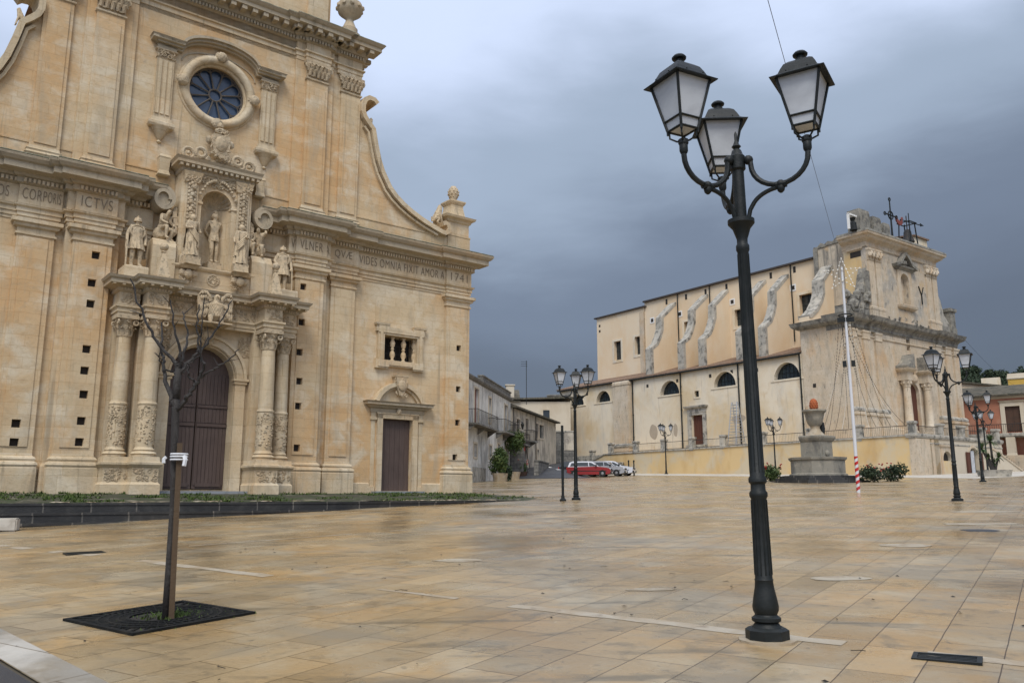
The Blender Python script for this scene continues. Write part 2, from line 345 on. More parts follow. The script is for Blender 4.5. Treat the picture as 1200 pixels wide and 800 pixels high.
# ---- entablature of the lower storey
ARCH = [(.0, 8.82), (.0, 8.92), (.04, 8.925), (.04, 9.06), (.08, 9.065), (.08, 9.2), (.15, 9.24), (.17, 9.3), (.05, 9.33), (.05, 9.98)]
CORN = [(.05, 9.96), (.16, 10.0), (.16, 10.16), (.26, 10.2), (.30, 10.28), (.62, 10.32), (.62, 10.52), (.70, 10.56), (.78, 10.66), (.80, 10.74), (.3, 10.79)]
segs = [(1.72, 3.05, 0.03), (3.05, 4.72, .40), (3.3, 4.5, .52), (4.72, 4.92, .05), (4.92, 6.1, .14), (6.1, 10.62, .03), (10.62, HW, .14)]
for sx in (1, -1):
    mb = MB(); mc = MB(); md = MB(); mo = MB()
    for a, b_, d in segs:
        if (a, b_) == (1.72, 3.05):  # cornice continues as a broken arm that ends in a scroll
            a1, b1 = (a, b_) if sx > 0 else (-b_, -a)
            mc.mould(CORN, a1 + (.85 if sx > 0 else 0), b1 - (0 if sx > 0 else .85), d)
            mb.mould(ARCH, a1 + (.3 if sx > 0 else 0), b1 - (0 if sx > 0 else .3), d)
            mo.mould([(.8, 10.775), (.78, 10.80)], a1 + .8, b1 - .8, d)
        else:
            a1, b1 = (a, b_) if sx > 0 else (-b_, -a)
            mb.mould(ARCH, a1, b1, d); mc.mould(CORN, a1, b1, d)
            mo.mould([(.79, 10.765), (.76, 10.80), (.3, 10.81)], a1, b1, d)
        n = int((b_ - a) / .125)
        for i in range(n):
            x = a + (i + .5) * (b_ - a) / n
            md.box(sx * x - .038, sx * x + .038, -(d + .235), -(d + .12), 10.02, 10.15)
    # scroll end of the broken cornice
    sp = [(sx * (1.83 + .36 * math.cos(t) * (1 - .05 * (t - PI / 2))), 10.30 + .42 * math.sin(t) * (1 - .05 * (t - PI / 2))) for t in [PI / 2 + i * .24 for i in range(34)]]
    mc.ribbon([(sx * 2.6, 10.70), (sx * 2.2, 10.72)] + sp, .12, -.80, 0)
    mc.ribbon([(sx * (1.83 + (x_ * sx - 1.83) * .68), 10.30 + (z_ - 10.30) * .68) for x_, z_ in sp[:22]], .07, -.74, 0)
    mc.prism([(sx * 1.83 + .33 * math.cos(t), 10.30 + .39 * math.sin(t)) for t in [i * .4 for i in range(16)]], -.68, 0, 'y')
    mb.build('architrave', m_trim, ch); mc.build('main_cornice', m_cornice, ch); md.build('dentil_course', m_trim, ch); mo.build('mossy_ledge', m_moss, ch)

# ---- giant pilasters of the lower storey
def giant(x0, x1, d, holes, plinth_w=.14, capital='doric'):
    root = MB().mould([(plinth_w, -.3), (plinth_w, .84), (plinth_w - .02, .88)], x0, x1, d); r0 = root.build('pilaster', m_trim, ch)
    MB().mould([(.13, .88), (.16, .94), (.13, 1.02), (.07, 1.05), (.10, 1.12), (.07, 1.18), (.01, 1.22), (0, 1.3)], x0, x1, d).build('pilaster_base', m_trim, r0)
    hs = [rect(x - .12, x + .12, z - .125, z + .125) for x, z in holes]
    b = MB(); b.prism(rect(x0, x1, 1.28, 8.36), -d, 0, 'y', hs)
    # raised inner field with its own rim
    ins = .17; f = [rect(x - .125, x + .125, z - .13, z + .13) for x, z in holes if x - .13 > x0 + ins and x + .13 < x1 - ins]
    b.prism(rect(x0 + ins, x1 - ins, 1.5, 8.25), -d - .035, -d - .002, 'y', f)
    b.build('pilaster_shaft', m_wall, r0)
    for x, z in holes:
        MB().box(x - .125, x + .125, -d + .13, .05, z - .13, z + .13).build('putlog_hole', m_hole, r0)
    MB().mould([(0, 8.3), (.05, 8.32), (.05, 8.38), (.01, 8.4), (.01, 8.54), (.10, 8.58), (.13, 8.66), (.20, 8.70), (.20, 8.82), (.02, 8.83)], x0, x1, d).build('pilaster_capital', m_trim, r0)
    return r0
hF = [(-3.79, 7.9), (-3.83, 6.94), (-3.81, 6.23), (-3.8, 4.71), (-3.8, 4.0), (-3.76, 3.22), (-3.76, 2.36), (-3.76, 1.68)]
h1 = [(3.63, 7.99), (3.63, 6.58), (3.59, 6.05), (3.6, 5.4), (3.65, 4.28), (3.65, 3.33), (3.67, 1.75)]
hE = [(-5.53, 2.21), (-5.53, 1.62)]; hR = [(11.28, 6.45), (11.28, 4.61), (11.26, 3.13), (11.14, 1.62)]
for a, b_, d, h in ((-4.5, -3.3, .5, hF), (3.3, 4.5, .5, h1), (-6.08, -5.0, .14, hE), (5.0, 6.08, .14, []), (-HW, -10.62, .14, []), (10.62, HW, .14, hR)): giant(a, b_, d, h)
for a, b_ in ((-4.72, -3.05), (3.05, 4.72)): MB().mould([(.05, -.3), (.05, .9), (.0, 1.0), (0, 8.8)], a, b_, .28).build('pilaster_backing', m_wall, ch)
for a, b_ in ((-10.6, -9.6), (-6.98, -4.7), (4.7, 6.98), (9.6, 10.6)): MB().mould([(.06, -.3), (.06, .46), (.02, .5)], a, b_, .0).build('wall_plinth', m_trim, ch)

# ---- lettering on the frieze
def inscription(txt, x0, x1, z0, z1, d):
    cu = bpy.data.curves.new('t', 'FONT'); cu.body = txt; cu.size = 1; cu.extrude = .012; cu.offset = -.012; cu.space_character = 1.12
    to = bpy.data.objects.new('t', cu); COL.objects.link(to)
    dg = bpy.context.evaluated_depsgraph_get(); me = bpy.data.meshes.new_from_object(to.evaluated_get(dg)); bpy.data.objects.remove(to)
    xs = [v.co.x for v in me.vertices]; ys = [v.co.y for v in me.vertices]; ax, bx, ay, by = min(xs), max(xs), min(ys), max(ys)
    for v in me.vertices:
        v.co = Vector((x0 + (v.co.x - ax) / (bx - ax) * (x1 - x0), -(d + .062) - v.co.z * .5, z0 + (v.co.y - ay) / (by - ay) * (z1 - z0)))
    me.materials.clear(); me.materials.append(m_letter); me.name = 'inscription'
    o = bpy.data.objects.new('inscription', me); COL.objects.link(o); o.parent = ch; return o
Z0, Z1 = 9.50, 9.86
inscription('OS', -6.75, -6.42, Z0, Z1, .03); inscription('CORP', -6.05, -5.35, Z0, Z1, .14); inscription('ORIS', -5.32, -4.93, Z0, Z1, .14); inscription('ICTVS', -4.38, -3.42, Z0, Z1, .52)
inscription('V', 3.08, 3.24, Z0, Z1, .40); inscription('VLNER', 3.4, 4.36, Z0, Z1, .52); inscription('A', 4.54, 4.70, Z0, Z1, .40); inscription('QV\u00c6', 5.08, 5.85, Z0, Z1, .14)
inscription('VIDES OMNIA FIXIT AMOR A', 6.25, 10.50, Z0, Z1, .03); inscription('1741', 10.80, 11.70, Z0, Z1, .14)

# ---- side doors and baluster windows
def side_bay(c):
    dr = empty('side_door', (0, 0, 0)); dr.parent = ch
    b = MB()
    for i in range(6): b.box(c - .71 + i * .2368, c - .71 + i * .2368 + .228, .16, .22, .17, 3.1)
    b.box(c - .72, c + .72, .205, .26, .17, 3.12); b.build('door_leaf', m_wood, dr)
    b = MB()
    for s in (-1, 1):
        b.mould([(0, .05), (0, 3.28)], c + s * .72 + (0 if s > 0 else -.25), c + s * .72 + (.25 if s > 0 else 0), .10)
        b.mould([(0, .05), (0, .35), (-.03, .36), (-.03, 3.02), (.03, 3.05), (.03, 3.14), (-.02, 3.16), (-.02, 3.5)], c + s * (1.02 if s > 0 else 1.26), c + s * (1.26 if s > 0 else 1.02), .06)
    b.mould([(0, 3.12), (0, 3.30), (.03, 3.31), (.03, 3.36)], c - .97, c + .97, .10); b.build('door_surround', m_trim, dr)
    b = MB(); b.mould([(0, 3.36), (.02, 3.52), (.12, 3.56), (.16, 3.62), (.30, 3.66), (.30, 3.74), (.36, 3.80), (.1, 3.84)], c - 1.28, c + 1.28, .06)
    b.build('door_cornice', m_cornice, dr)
    b = MB(); ar = arc(c, 3.36, 1.20, 22, 158, 22); b.ribbon(ar, .17, -.30, 0); b.ribbon(arc(c, 3.36, 1.06, 25, 155, 22), .10, -.18, 0)
    b.prism([(c - .98, 3.8)] + arc(c, 3.36, 1.04, 155, 25, 20) + [(c + .98, 3.8)], -.06, 0, 'y'); b.build('arched_pediment', m_trim, dr)
    b = MB(); b.prism([(c - .26, 4.86), (c + .26, 4.86), (c + .24, 4.45), (c + .12, 4.18), (c, 4.05), (c - .12, 4.18), (c - .24, 4.45)], -.34, 0, 'y')
    b.relief(c - .27, c + .27, 4.02, 4.9, .32, 26, .07, 5); b.mould([(0, 4.84), (.05, 4.88), (.05, 4.96)], c - .27, c + .27, .30)
    b.ico((c, -.36, 4.5), .19, (1, .4, 1.25), 2); b.build('coat_of_arms', m_carved, dr)
    b = MB(); b.ico((c, -.14, 3.44), .12, (1, .9, 1.1), 2, .1); b.relief(c - .16, c + .16, 3.32, 3.56, .2, 8, .05, 8); b.build('keystone_mask', m_carved, dr)
    b = MB(); b.box(c - 1.15, c + 1.15, -.45, 0.1, -.2, .16)
    b.build('door_step', mat('grey_step_stone', (.26, .27, .28), [((.18, .18, .18), 3, .5, .7)], .6), dr)
    w = c + .025; wi = empty('baluster_window', (0, 0, 0)); wi.parent = ch
    b = MB()
    prs = [(-1.0, .12), (-.55, .18)]
    outer = [(w - 1.18, 5.2), (w - .62, 5.2), (w - .62, 5.3), (w + .62, 5.3), (w + .62, 5.2), (w + 1.18, 5.2), (w + 1.18, 5.6), (w + 1.10, 5.6), (w + 1.10, 6.75), (w + 1.18, 6.75), (w + 1.18, 7.08), (w + .62, 7.08), (w + .62, 6.96), (w - .62, 6.96), (w - .62, 7.08), (w - 1.18, 7.08), (w - 1.18, 6.75), (w - 1.10, 6.75), (w - 1.10, 5.6), (w - 1.18, 5.6)]
    b.prism(outer, -.16, 0, 'y', [rect(w - .805, w + .805, 5.56, 6.62)])
    b.prism([(p[0] * .93 + w * .07, (p[1] - 6.1) * .93 + 6.1) for p in outer], -.20, -.155, 'y', [rect(w - .90, w + .90, 5.47, 6.71)])
    b.mould([(0, 6.98), (.06, 7.02), (.08, 7.10)], w - 1.18, w - .66, .16); b.mould([(0, 6.98), (.06, 7.02), (.08, 7.10)], w + .66, w + 1.18, .16)
    b.build('window_frame', m_trim, wi)
    pr = [(.06, 5.56), (.10, 5.58), (.10, 5.62), (.05, 5.66), (.12, 5.82), (.10, 5.95), (.05, 6.04), (.08, 6.07), (.08, 6.11), (.05, 6.14), (.10, 6.23), (.12, 6.36), (.05, 6.52), (.10, 6.56), (.10, 6.60), (.06, 6.62)]
    for x in (-.80, -.27, .27, .80):
        MB().lathe(pr, w + x, .12, 14).build('baluster', m_trim, wi, 'all')
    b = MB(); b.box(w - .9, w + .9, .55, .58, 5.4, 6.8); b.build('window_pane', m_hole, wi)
    b = MB(); b.tube([(w - .8, .3, 5.92), (w + .8, .3, 5.92)], .015); b.tube([(w - .8, .3, 6.26), (w + .8, .3, 6.26)], .015)
    for i in range(9): b.tube([(w - .72 + i * .18, .3, 5.56), (w - .72 + i * .18, .3, 6.62)], .012, 5)
    b.build('window_bars', m_rail, wi)
side_bay(8.30); side_bay(-8.30)

# ---- main portal
po = empty('portal', (0, 0, 0)); po.parent = ch
open_p = [(-1.12, -.3), (-1.12, 4.1)] + arc(0, 4.1, 1.12, 180, 0, 20)[1:-1] + [(1.12, 4.1), (1.12, -.3)]
b = MB(); b.prism([(-3.05, -.3)] + open_p + [(3.05, -.3), (3.05, 6.9), (-3.05, 6.9)], -.55, 0, 'y'); b.box(-2.35, -1.62, -1.0, -.55, -.2, 6.9); b.box(1.62, 2.35, -1.0, -.55, -.2, 6.9); b.build('portal_wall', m_trim, po)
b = MB()
for s in (-1, 1):
    b.prism(rect(s * 1.13 if s > 0 else -1.5, 1.5 if s > 0 else -1.13, -.3, 4.0), -.68, -.55, 'y')
    b.mould([(0, 3.92), (.05, 3.95), (.05, 4.02), (.1, 4.06), (.1, 4.14), (0, 4.15)], 1.14 if s > 0 else -1.5, 1.5 if s > 0 else -1.14, .68, .5)
b.ribbon(arc(0, 4.12, 1.31, 0, 180, 28), .32, -.66, -.5); b.ribbon(arc(0, 4.12, 1.47, 0, 180, 28), .10, -.76, -.5); b.ribbon(arc(0, 4.12, 1.20, 0, 180, 28), .06, -.71, -.5)
b.build('arch_moulding', m_trim, po)
b = MB(); b.ico((0, -.82, 5.62), .26, (1, .8, 1.0), 2, .12, 3); b.mould([(0, 5.3), (.04, 5.35), (.04, 5.9), (.1, 5.95)], -.2, .2, .74, .5); b.relief(-.24, .24, 5.4, 5.9, .95, 14, .07, 4); b.build('keystone', m_carved, po)
for s in (-1, 1): MB().relief(min(s * 1.2, s * 1.62), max(s * 1.2, s * 1.62), 5.0, 5.65, .56, 40, .07, 12 + s).build('spandrel_carving', m_carved, po)
dm = empty('main_door', (0, 0, 0)); dm.parent = ch
for s in (-1, 1):
    b = MB(); x0 = .02 if s > 0 else -1.14
    pan = [(x0, .22), (x0 + 1.12, .22)] + ([(1.14, 4.1)] + arc(0, 4.1, 1.13, 0, 89, 10)[1:] if s > 0 else arc(0, 4.1, 1.13, 91, 180, 10)[:-1] + [(-1.14, 4.1)])
    if s > 0: pan = [(.02, .22), (1.14, .22), (1.14, 4.1)] + arc(0, 4.1, 1.13, 0, 88.5, 10)[1:] + [(.02, 5.2)]
    else: pan = [(-1.14, .22), (-.02, .22), (-.02, 5.2)] + arc(0, 4.1, 1.13, 91.5, 180, 10)[:-1] + [(-1.14, 4.1)]
    b.prism(pan, -.06, .02, 'y')
    for i in range(8): b.box(x0 + .03 + i * .134, x0 + .03 + i * .134 + .122, -.085, -.06, .35, 2.38)
    for i in range(8): b.box(x0 + .03 + i * .134, x0 + .03 + i * .134 + .122, -.085, -.06, 2.55, 3.05)
    for i in range(8): b.box(x0 + .03 + i * .134, x0 + .03 + i * .134 + .122, -.085, -.06, 3.2, 4.3)
    b.box(x0 + .02, x0 + 1.09, -.13, -.085, 2.41, 2.52); b.box(x0 + .02, x0 + 1.09, -.12, -.085, 3.08, 3.17); b.box(x0 + .1, x0 + 1.0, -.12, -.085, .30, .42)
    b.build('door_leaf', m_wood, dm)
b = MB(); b.box(-1.62, 1.62, -1.35, 0.05, -.3, .14); b.build('door_step', bpy.data.materials['grey_step_stone'], dm)
def acanthus(b, cx, cy, z, r, n, h, w, ph=0):
    for i in range(n):
        a = (i + ph) * 2 * PI / n + ph; rad = Vector((math.cos(a), math.sin(a), 0)); tg = Vector((-math.sin(a), math.cos(a), 0)); P = []
        for f_, o, ww in ((0, .0, .75), (.35, .012, 1.0), (.7, .03, .95), (.92, .075, .7), (1.0, .12, .45), (.9, .145, .2)):
            c = Vector((cx, cy, z + h * f_)) + rad * (r + o); P.append((b.bm.verts.new(c - tg * w * ww), b.bm.verts.new(c + rad * .022), b.bm.verts.new(c + tg * w * ww), b.bm.verts.new(c - rad * .03)))
        for p, q in zip(P, P[1:]):
            for j in range(4): b.f([p[j], p[(j + 1) % 4], q[(j + 1) % 4], q[j]])
        b.f(P[0][::-1]); b.f(P[-1])
CAP = [(.24, 5.16), (.27, 5.19), (.25, 5.23), (.25, 5.36), (.30, 5.52), (.26, 5.55), (.33, 5.70), (.38, 5.76)]
def column(x, d, r):
    c = empty('column', (0, 0, 0)); c.parent = ch
    k = r / .27
    MB().lathe([(.36 * k, 1.22), (.36 * k, 1.28), (.40 * k, 1.32), (.36 * k, 1.38), (.31 * k, 1.40), (.34 * k, 1.45), (.29 * k, 1.50), (.28 * k, 1.55)], x, -d, 24).build('column_base', m_trim, c, True)
    MB().lathe([(.275 * k, 1.54), (.285 * k, 1.6), (.285 * k, 2.9), (.31 * k, 2.92), (.31 * k, 2.97), (.275 * k, 3.0), (.27 * k, 3.6), (.235 * k, 5.16), (.26 * k, 5.17), (.26 * k, 5.2)], x, -d, 24).build('column_shaft', m_trim, c, True)
    b = MB(); rg = random.Random(int(x * 10))
    for i in range(210):
        a = rg.uniform(0, 6.28); z = rg.uniform(1.62, 2.86); rr = .28 * k
        p = (x + rr * math.cos(a), -d + rr * math.sin(a), z); q = rg.uniform(.03, .055)
        if i % 2: b.ico(p, q, (1, 1, .7), 1)
        else: b.ring(p, q * 1.1, q * .35, 7, 4, 'y' if abs(math.sin(a)) > .7 else 'x', rg.uniform(0, 6), rg.uniform(8, 11))
    b.build('carved_drum', m_carved, c)
    b = MB(); b.lathe([(a * k, z) for a, z in CAP], x, -d, 20)
    acanthus(b, x, -d, 5.20, .255 * k, 9, .26, .075); acanthus(b, x, -d, 5.36, .265 * k, 9, .28, .07, .35)
    for i in range(4):
        a = PI / 4 + i * PI / 2; b.ring((x + .42 * k * math.cos(a), -d + .42 * k * math.sin(a), 5.63), .075, .034, 10, 6, 'y' if i % 2 else 'x'); b.ico((x + .30 * k * math.cos(a + PI / 4), -d + .30 * k * math.sin(a + PI / 4), 5.68), .055, (1, 1, 1), 1)
    b.box(x - .38 * k, x + .38 * k, -d - .38 * k, -d + .38 * k, 5.75, 5.86); b.build('column_capital', m_carved, c)
    b = MB(); w = .42 * k
    b.mould([(.04, -.3), (.04, .34), (.0, .38), (-.02, .42), (-.02, .86), (.02, .90), (.08, .97), (.08, 1.04), (.0, 1.06), (-.02, 1.22)], x - w, x + w, d + w, 0)
    b.build('column_pedestal', m_trim, c)
    MB().relief(x - w + .06, x + w - .06, .46, .84, d + w - .015, 44, .055, int(x * 7)).build('pedestal_carving', m_carved, c)
for s in (-1, 1): column(s * 2.01, 1.42, .27); column(s * 2.78, .90, .25)
# entablature blocks over the columns
b = MB(); pc = MB(); pd = MB()
EN = [(.0, 5.86), (.0, 5.96), (.04, 5.97), (.04, 6.08), (.10, 6.13), (.10, 6.2), (.0, 6.22), (.0, 6.66)]
PC = [(.02, 6.64), (.08, 6.68), (.08, 6.78), (.16, 6.82), (.36, 6.86), (.36, 6.98), (.42, 7.02), (.46, 7.10), (.1, 7.14)]
for a, c_, d in ((-3.1, -2.45, 1.2), (-2.35, -1.68, 1.72), (-1.7, 1.7, .92), (1.68, 2.35, 1.72), (2.45, 3.1, 1.2)):
    b.mould(EN, a, c_, d); pc.mould(PC, a, c_, d)
    n = max(2, int((c_ - a + .5) / .27))
    for i in range(n + 1):
        x = a - .25 + (c_ - a + .5) * i / n; pd.box(x - .045, x + .045, -(d + .34), -(d + .1), 6.80, 6.865)
    n = int((c_ - a) / .09)
    for i in range(n):
        x = a + (c_ - a) * (i + .5) / n; pd.box(x - .028, x + .028, -(d + .12), -(d + .03), 6.70, 6.77)
    MB().relief(a + .06, c_ - .06, 6.27, 6.62, d + .012, 26 if c_ - a < 1 else 120, .055, int(a * 5)).build('frieze_carving', m_carved, po)
b.build('portal_entablature', m_trim, po); pc.build('portal_cornice', m_cornice, po); pd.build('portal_dentils', m_trim, po)
# winged figure over the arch
b = MB(); b.tube([(0, -1.28, 5.98), (0, -1.36, 6.12), (0, -1.44, 6.34), (0, -1.46, 6.52), (0, -1.45, 6.66), (.01, -1.46, 6.76), (.02, -1.48, 6.86), (.02, -1.46, 6.93)], [.12, .2, .245, .22, .13, .105, .115, .05], 14)
b.tube([(.02, -1.54, 6.86), (.03, -1.64, 6.84), (.03, -1.67, 6.78)], [.06, .04, .012], 8)
for s in (-1, 1):
    b.tube([(s * .10, -1.46, 6.2), (s * .2, -1.56, 6.08), (s * .2, -1.58, 5.92)], [.11, .10, .06], 9)
    for k in range(3): b.tube([(s * .2, -1.58, 5.93), (s * .2 + (k - 1) * .07, -1.68, 5.89)], [.035, .02], 6)
for j in range(6):
    for i in range(7): a = PI * (1.1 + .8 * (i + .5 * (j % 2)) / 7); b.ico((.235 * math.cos(a), -1.42 + .235 * math.sin(a), 6.18 + j * .075), .05, (1, .6, 1.5), 1)
b.mould([(0, 5.86), (.05, 5.88), (.05, 5.93)], -.5, .5, 1.62, .9); ea = b.build('carved_eagle', m_statue, po, True)
for s in (-1, 1):
    b = MB()
    b.prism([(s * x_, z_) for x_, z_ in ((.14, 6.55), (.22, 6.80), (.34, 6.98), (.48, 7.02), (.58, 6.92), (.62, 6.7), (.58, 6.4), (.48, 6.15), (.34, 6.1), (.2, 6.3))], -1.40, -1.28, 'y')
    for row, (n_, z_, h_) in enumerate(((6, 6.30, .24), (6, 6.52, .17), (5, 6.72, .13), (4, 6.86, .10))):
        for i in range(n_): x_ = .22 + .36 * i / (n_ - 1) * (1 - .08 * row); b.ico((s * x_, -1.42 - .02 * row, z_ + .05 * math.sin(i * 1.1) + (.03 * i if row > 1 else -.01 * i)), .05, (.9, .6, h_ / .05 * .62), 1)
    b.tube([(s * .12, -1.42, 6.58), (s * .22, -1.46, 6.82), (s * .36, -1.46, 6.98), (s * .5, -1.44, 7.0), (s * .58, -1.4, 6.88)], [.05, .06, .06, .05, .03], 7)
    b.build('wing', m_statue, ea, True)

# ---- parapet, aedicule with the niche
ae = empty('niche_aedicule', (0, 0, 0)); ae.parent = ch
b = MB(); b.mould([(.04, 7.1), (.04, 7.2), (0, 7.24), (0, 7.82), (.06, 7.86), (.10, 7.92), (.10, 7.98), (0, 8.0)], -1.38, 1.38, .92); b.build('niche_parapet', m_trim, ae)
b = MB(); b.relief(-.2, .2, 7.4, 7.72, .93, 18, .06, 41); b.ring((0, -.93, 7.56), .2, .03, 14, 5); b.build('rosette', m_carved, ae)
nw = .55
b = MB()
for s in (-1, 1):
    xa, xb = (nw, 1.28) if s > 0 else (-1.28, -nw)
    b.box(xa, xb, -.82, 0, 7.98, 11.5)
b.prism([(-nw, 10.4)] + arc(0, 10.4, nw, 180, 0, 16)[1:-1] + [(nw, 10.4), (nw, 11.5), (-nw, 11.5)], -.82, 0, 'y')
b.build('aedicule_wall', m_trim, ae)
b = MB()   # concave niche with a ribbed shell above
n = 18
for z0, z1 in ((7.98, 10.4),):
    p = b.vs([(nw * math.cos(PI * i / n), -.78 + .62 * math.sin(PI * i / n), z0) for i in range(n + 1)]); q = b.vs([(nw * math.cos(PI * i / n), -.78 + .62 * math.sin(PI * i / n), z1) for i in range(n + 1)])
    for i in range(n): b.f([p[i], p[i + 1], q[i + 1], q[i]])
b.build('niche_recess', m_trim, ae, 'all')
b = MB(); n = 44; rows = []
for j in range(9):
    e = j / 8 * PI / 2; r = []
    for i in range(n + 1):
        a = PI * i / n; k = 1 + .09 * math.cos(a * 22) * math.sin(min(1, .25 + math.cos(e)) * PI / 2)
        fan = PI * i / n; rad = nw * math.sin(PI / 2 * j / 8) * k
        r.append((rad * math.cos(fan), -.78 + .6 * math.cos(PI / 2 * j / 8), 10.4 + rad * math.sin(fan)))
    rows.append(b.vs(r))
for p, q in zip(rows, rows[1:]):
    for i in range(n): b.f([p[i], p[i + 1], q[i + 1], q[i]])
b.build('niche_shell', m_carved, ae, 'all')
b = MB()
for s in (-1, 1): b.tube([(s * nw, -.80, 10.36), (s * (nw + .2), -.86, 10.36)], .05, 6); b.mould([(0, 10.3), (.04, 10.34), (.04, 10.42)], s * .55 if s > 0 else -.78, .78 if s > 0 else -.55, .82, .5)
b.build('impost', m_trim, ae)
for s in (-1, 1):
    xc = s * .94
    c = empty('niche_pilaster', (0, 0, 0)); c.parent = ae
    MB().mould([(.05, 8.0), (.05, 8.3), (0, 8.35), (0, 11.0), (.05, 11.05), (.08, 11.3), (.12, 11.42), (.0, 11.45)], xc - .22, xc + .22, .92).build('pilaster_shaft', m_trim, c)
    b = MB(); rg = random.Random(9 + s)
    for i in range(11):   # hanging garland of fruit
        z = 11.0 - i * .14; b.ico((xc + rg.uniform(-.04, .04), -.96, z), .085 + .03 * (i % 2), (1, .8, 1), 1, .15, i); b.ico((xc - .11, -.95, z - .05), .06, (1, .7, 1.2), 1); b.ico((xc + .11, -.95, z - .05), .06, (1, .7, 1.2), 1)
    b.relief(xc - .24, xc + .24, 11.08, 11.4, .99, 22, .065, 50 + s); b.build('garland', m_carved, c)
b = MB(); b.relief(-.62, .62, 11.05, 11.45, .86, 40, .075, 61); 
for s in (-1, 1):
    for i in range(8): b.ico((s * (.12 + .075 * i), -.93, 11.28 - .012 * i * i), .07, (1, .8, 1), 1, .15, i)
b.build('drapery_swag', m_carved, ae)
for s in (-1, 1):   # volute brackets flanking the aedicule
    b = MB(); b.ring((s * 1.42, -.72, 8.42), .26, .07, 16, 6); b.ring((s * 1.42, -.74, 8.42), .13, .06, 12, 6); b.ico((s * 1.42, -.76, 8.42), .09, (1, 1, 1), 1); b.box(s * 1.42 - .3, s * 1.42 + .3, -.66, 0, 7.98, 8.5) if False else None
    b.ribbon([(s * 1.62, 8.5), (s * 1.56, 8.85), (s * 1.40, 9.1), (s * 1.36, 9.5), (s * 1.42, 9.9)], .14, -.7, 0)
    b.ring((s * 1.38, -.66, 9.55), .16, .055, 12, 6); b.ico((s * 1.38, -.7, 9.2), .13, (1, .8, 1.6), 1, .2); b.ico((s * 1.38, -.6, 9.95), .12, (1, .8, 1.6), 1, .2)
    b.build('scroll_bracket', m_carved, ae)
AC = [(.0, 11.45), (.04, 11.5), (.04, 11.6), (.12, 11.65), (.24, 11.70), (.24, 11.80), (.30, 11.90), (.05, 11.95)]
b = MB(); b.mould(AC, -1.3, 1.3, .84)
for i in range(15): b.box(-1.4 + i * .2 - .05, -1.4 + i * .2 + .05, -1.06, -.84, 11.58, 11.67)
b.build('aedicule_cornice', m_cornice, ae)
b = MB(); b.mould([(0, 11.93), (0, 12.2)], -.9, .9, .6)
for s in (-1, 1):
    b.ring((s * 1.12, -.75, 12.18), .19, .075, 14, 6); b.ico((s * 1.12, -.78, 12.18), .09, (1, 1, 1), 1); b.ring((s * .68, -.75, 12.30), .17, .08, 12, 6); b.ico((s * .9, -.7, 12.05), .16, (1.6, .8, .6), 1, .2); b.ico((s * .45, -.7, 12.15), .15, (1.2, .8, 1), 1, .2)
b.relief(-1.0, 1.0, 12.0, 12.35, .68, 26, .08, 70); b.build('crest_scrolls', m_carved, ae)
b = MB(); b.prism([(-.30, 13.15), (.30, 13.15), (.36, 12.85), (.25, 12.45), (0, 12.2), (-.25, 12.45), (-.36, 12.85)], -.86, -.3, 'y'); b.ico((0, -.84, 12.78), .25, (1, .5, 1.3), 2)
b.relief(-.38, .38, 12.2, 13.3, .84, 44, .085, 77); b.ico((0, -.7, 13.32), .2, (1.2, .8, .7), 2, .15); b.ico((0, -.6, 13.6), .14, (1, .8, 1), 1, .1); b.ico((-.42, -.7, 12.9), .13, (1, .7, 1.4), 1, .2); b.ico((.42, -.7, 12.9), .13, (1, .7, 1.4), 1, .2)
b.build('cartouche', m_carved, ae)
for s in (-1, 1):   # cherub corbels under the standing saints
    b = MB(); x = s * .92
    b.ico((x, -1.12, 7.62), .15, (1, 1, 1.15), 2, .06); b.ico((x - .19, -1.08, 7.66), .14, (1.1, .6, 1), 1, .25, 2); b.ico((x + .19, -1.08, 7.66), .14, (1.1, .6, 1), 1, .25, 4); b.relief(x - .3, x + .3, 7.32, 7.88, 1.04, 70, .05, 80 + s); b.ico((x, -1.18, 7.6), .035, (1, 1, 1), 1)
    b.mould([(-.1, 7.8), (.0, 7.9), (0, 7.95)], x - .32, x + .32, 1.3, .8); b.build('cherub_corbel', m_carved, ae)
for s in (-1, 1):
    b = MB(); b.mould([(0, 11.3), (.05, 11.34), (.03, 11.4), (0, 11.5), (.03, 11.95), (.05, 12.0), (0, 12.1)], s * 1.78 - .16, s * 1.78 + .16, .28, 0); b.build('wall_bracket', m_trim, ch)
# stepped blocks and ramps carrying the seated atlas figures
for s in (-1, 1):
    b = MB(); xs = sorted((s * 1.36, s * 2.14)); b.prism([(-.3, 7.12), (-.98, 7.12), (-1.02, 8.5), (-.86, 8.76), (-.3, 8.76)], xs[0], xs[1], 'x'); b.build('figure_block', m_trim, po)
    b = MB(); b.mould([(0, 7.12), (0, 7.52), (-.02, 7.55)], s * 2.68 - .38, s * 2.68 + .38, 1.36, .5); b.build('figure_block', m_trim, po)
    b = MB(); x = s * 1.97; y = -1.78
    b.lathe([(.30, 7.12), (.30, 7.2), (.07, 8.02), (.11, 8.05), (.08, 8.1)], x, y, 4, rot=PI / 4); b.build('obelisk', m_statue, po).data
    b = MB(); b.ico((x, y, 8.23), .145, (1, 1, 1), 3); b.lathe([(.05, 8.05), (.05, 8.12)], x, y, 8); b.build('ball_finial', m_statue, po, 'all')

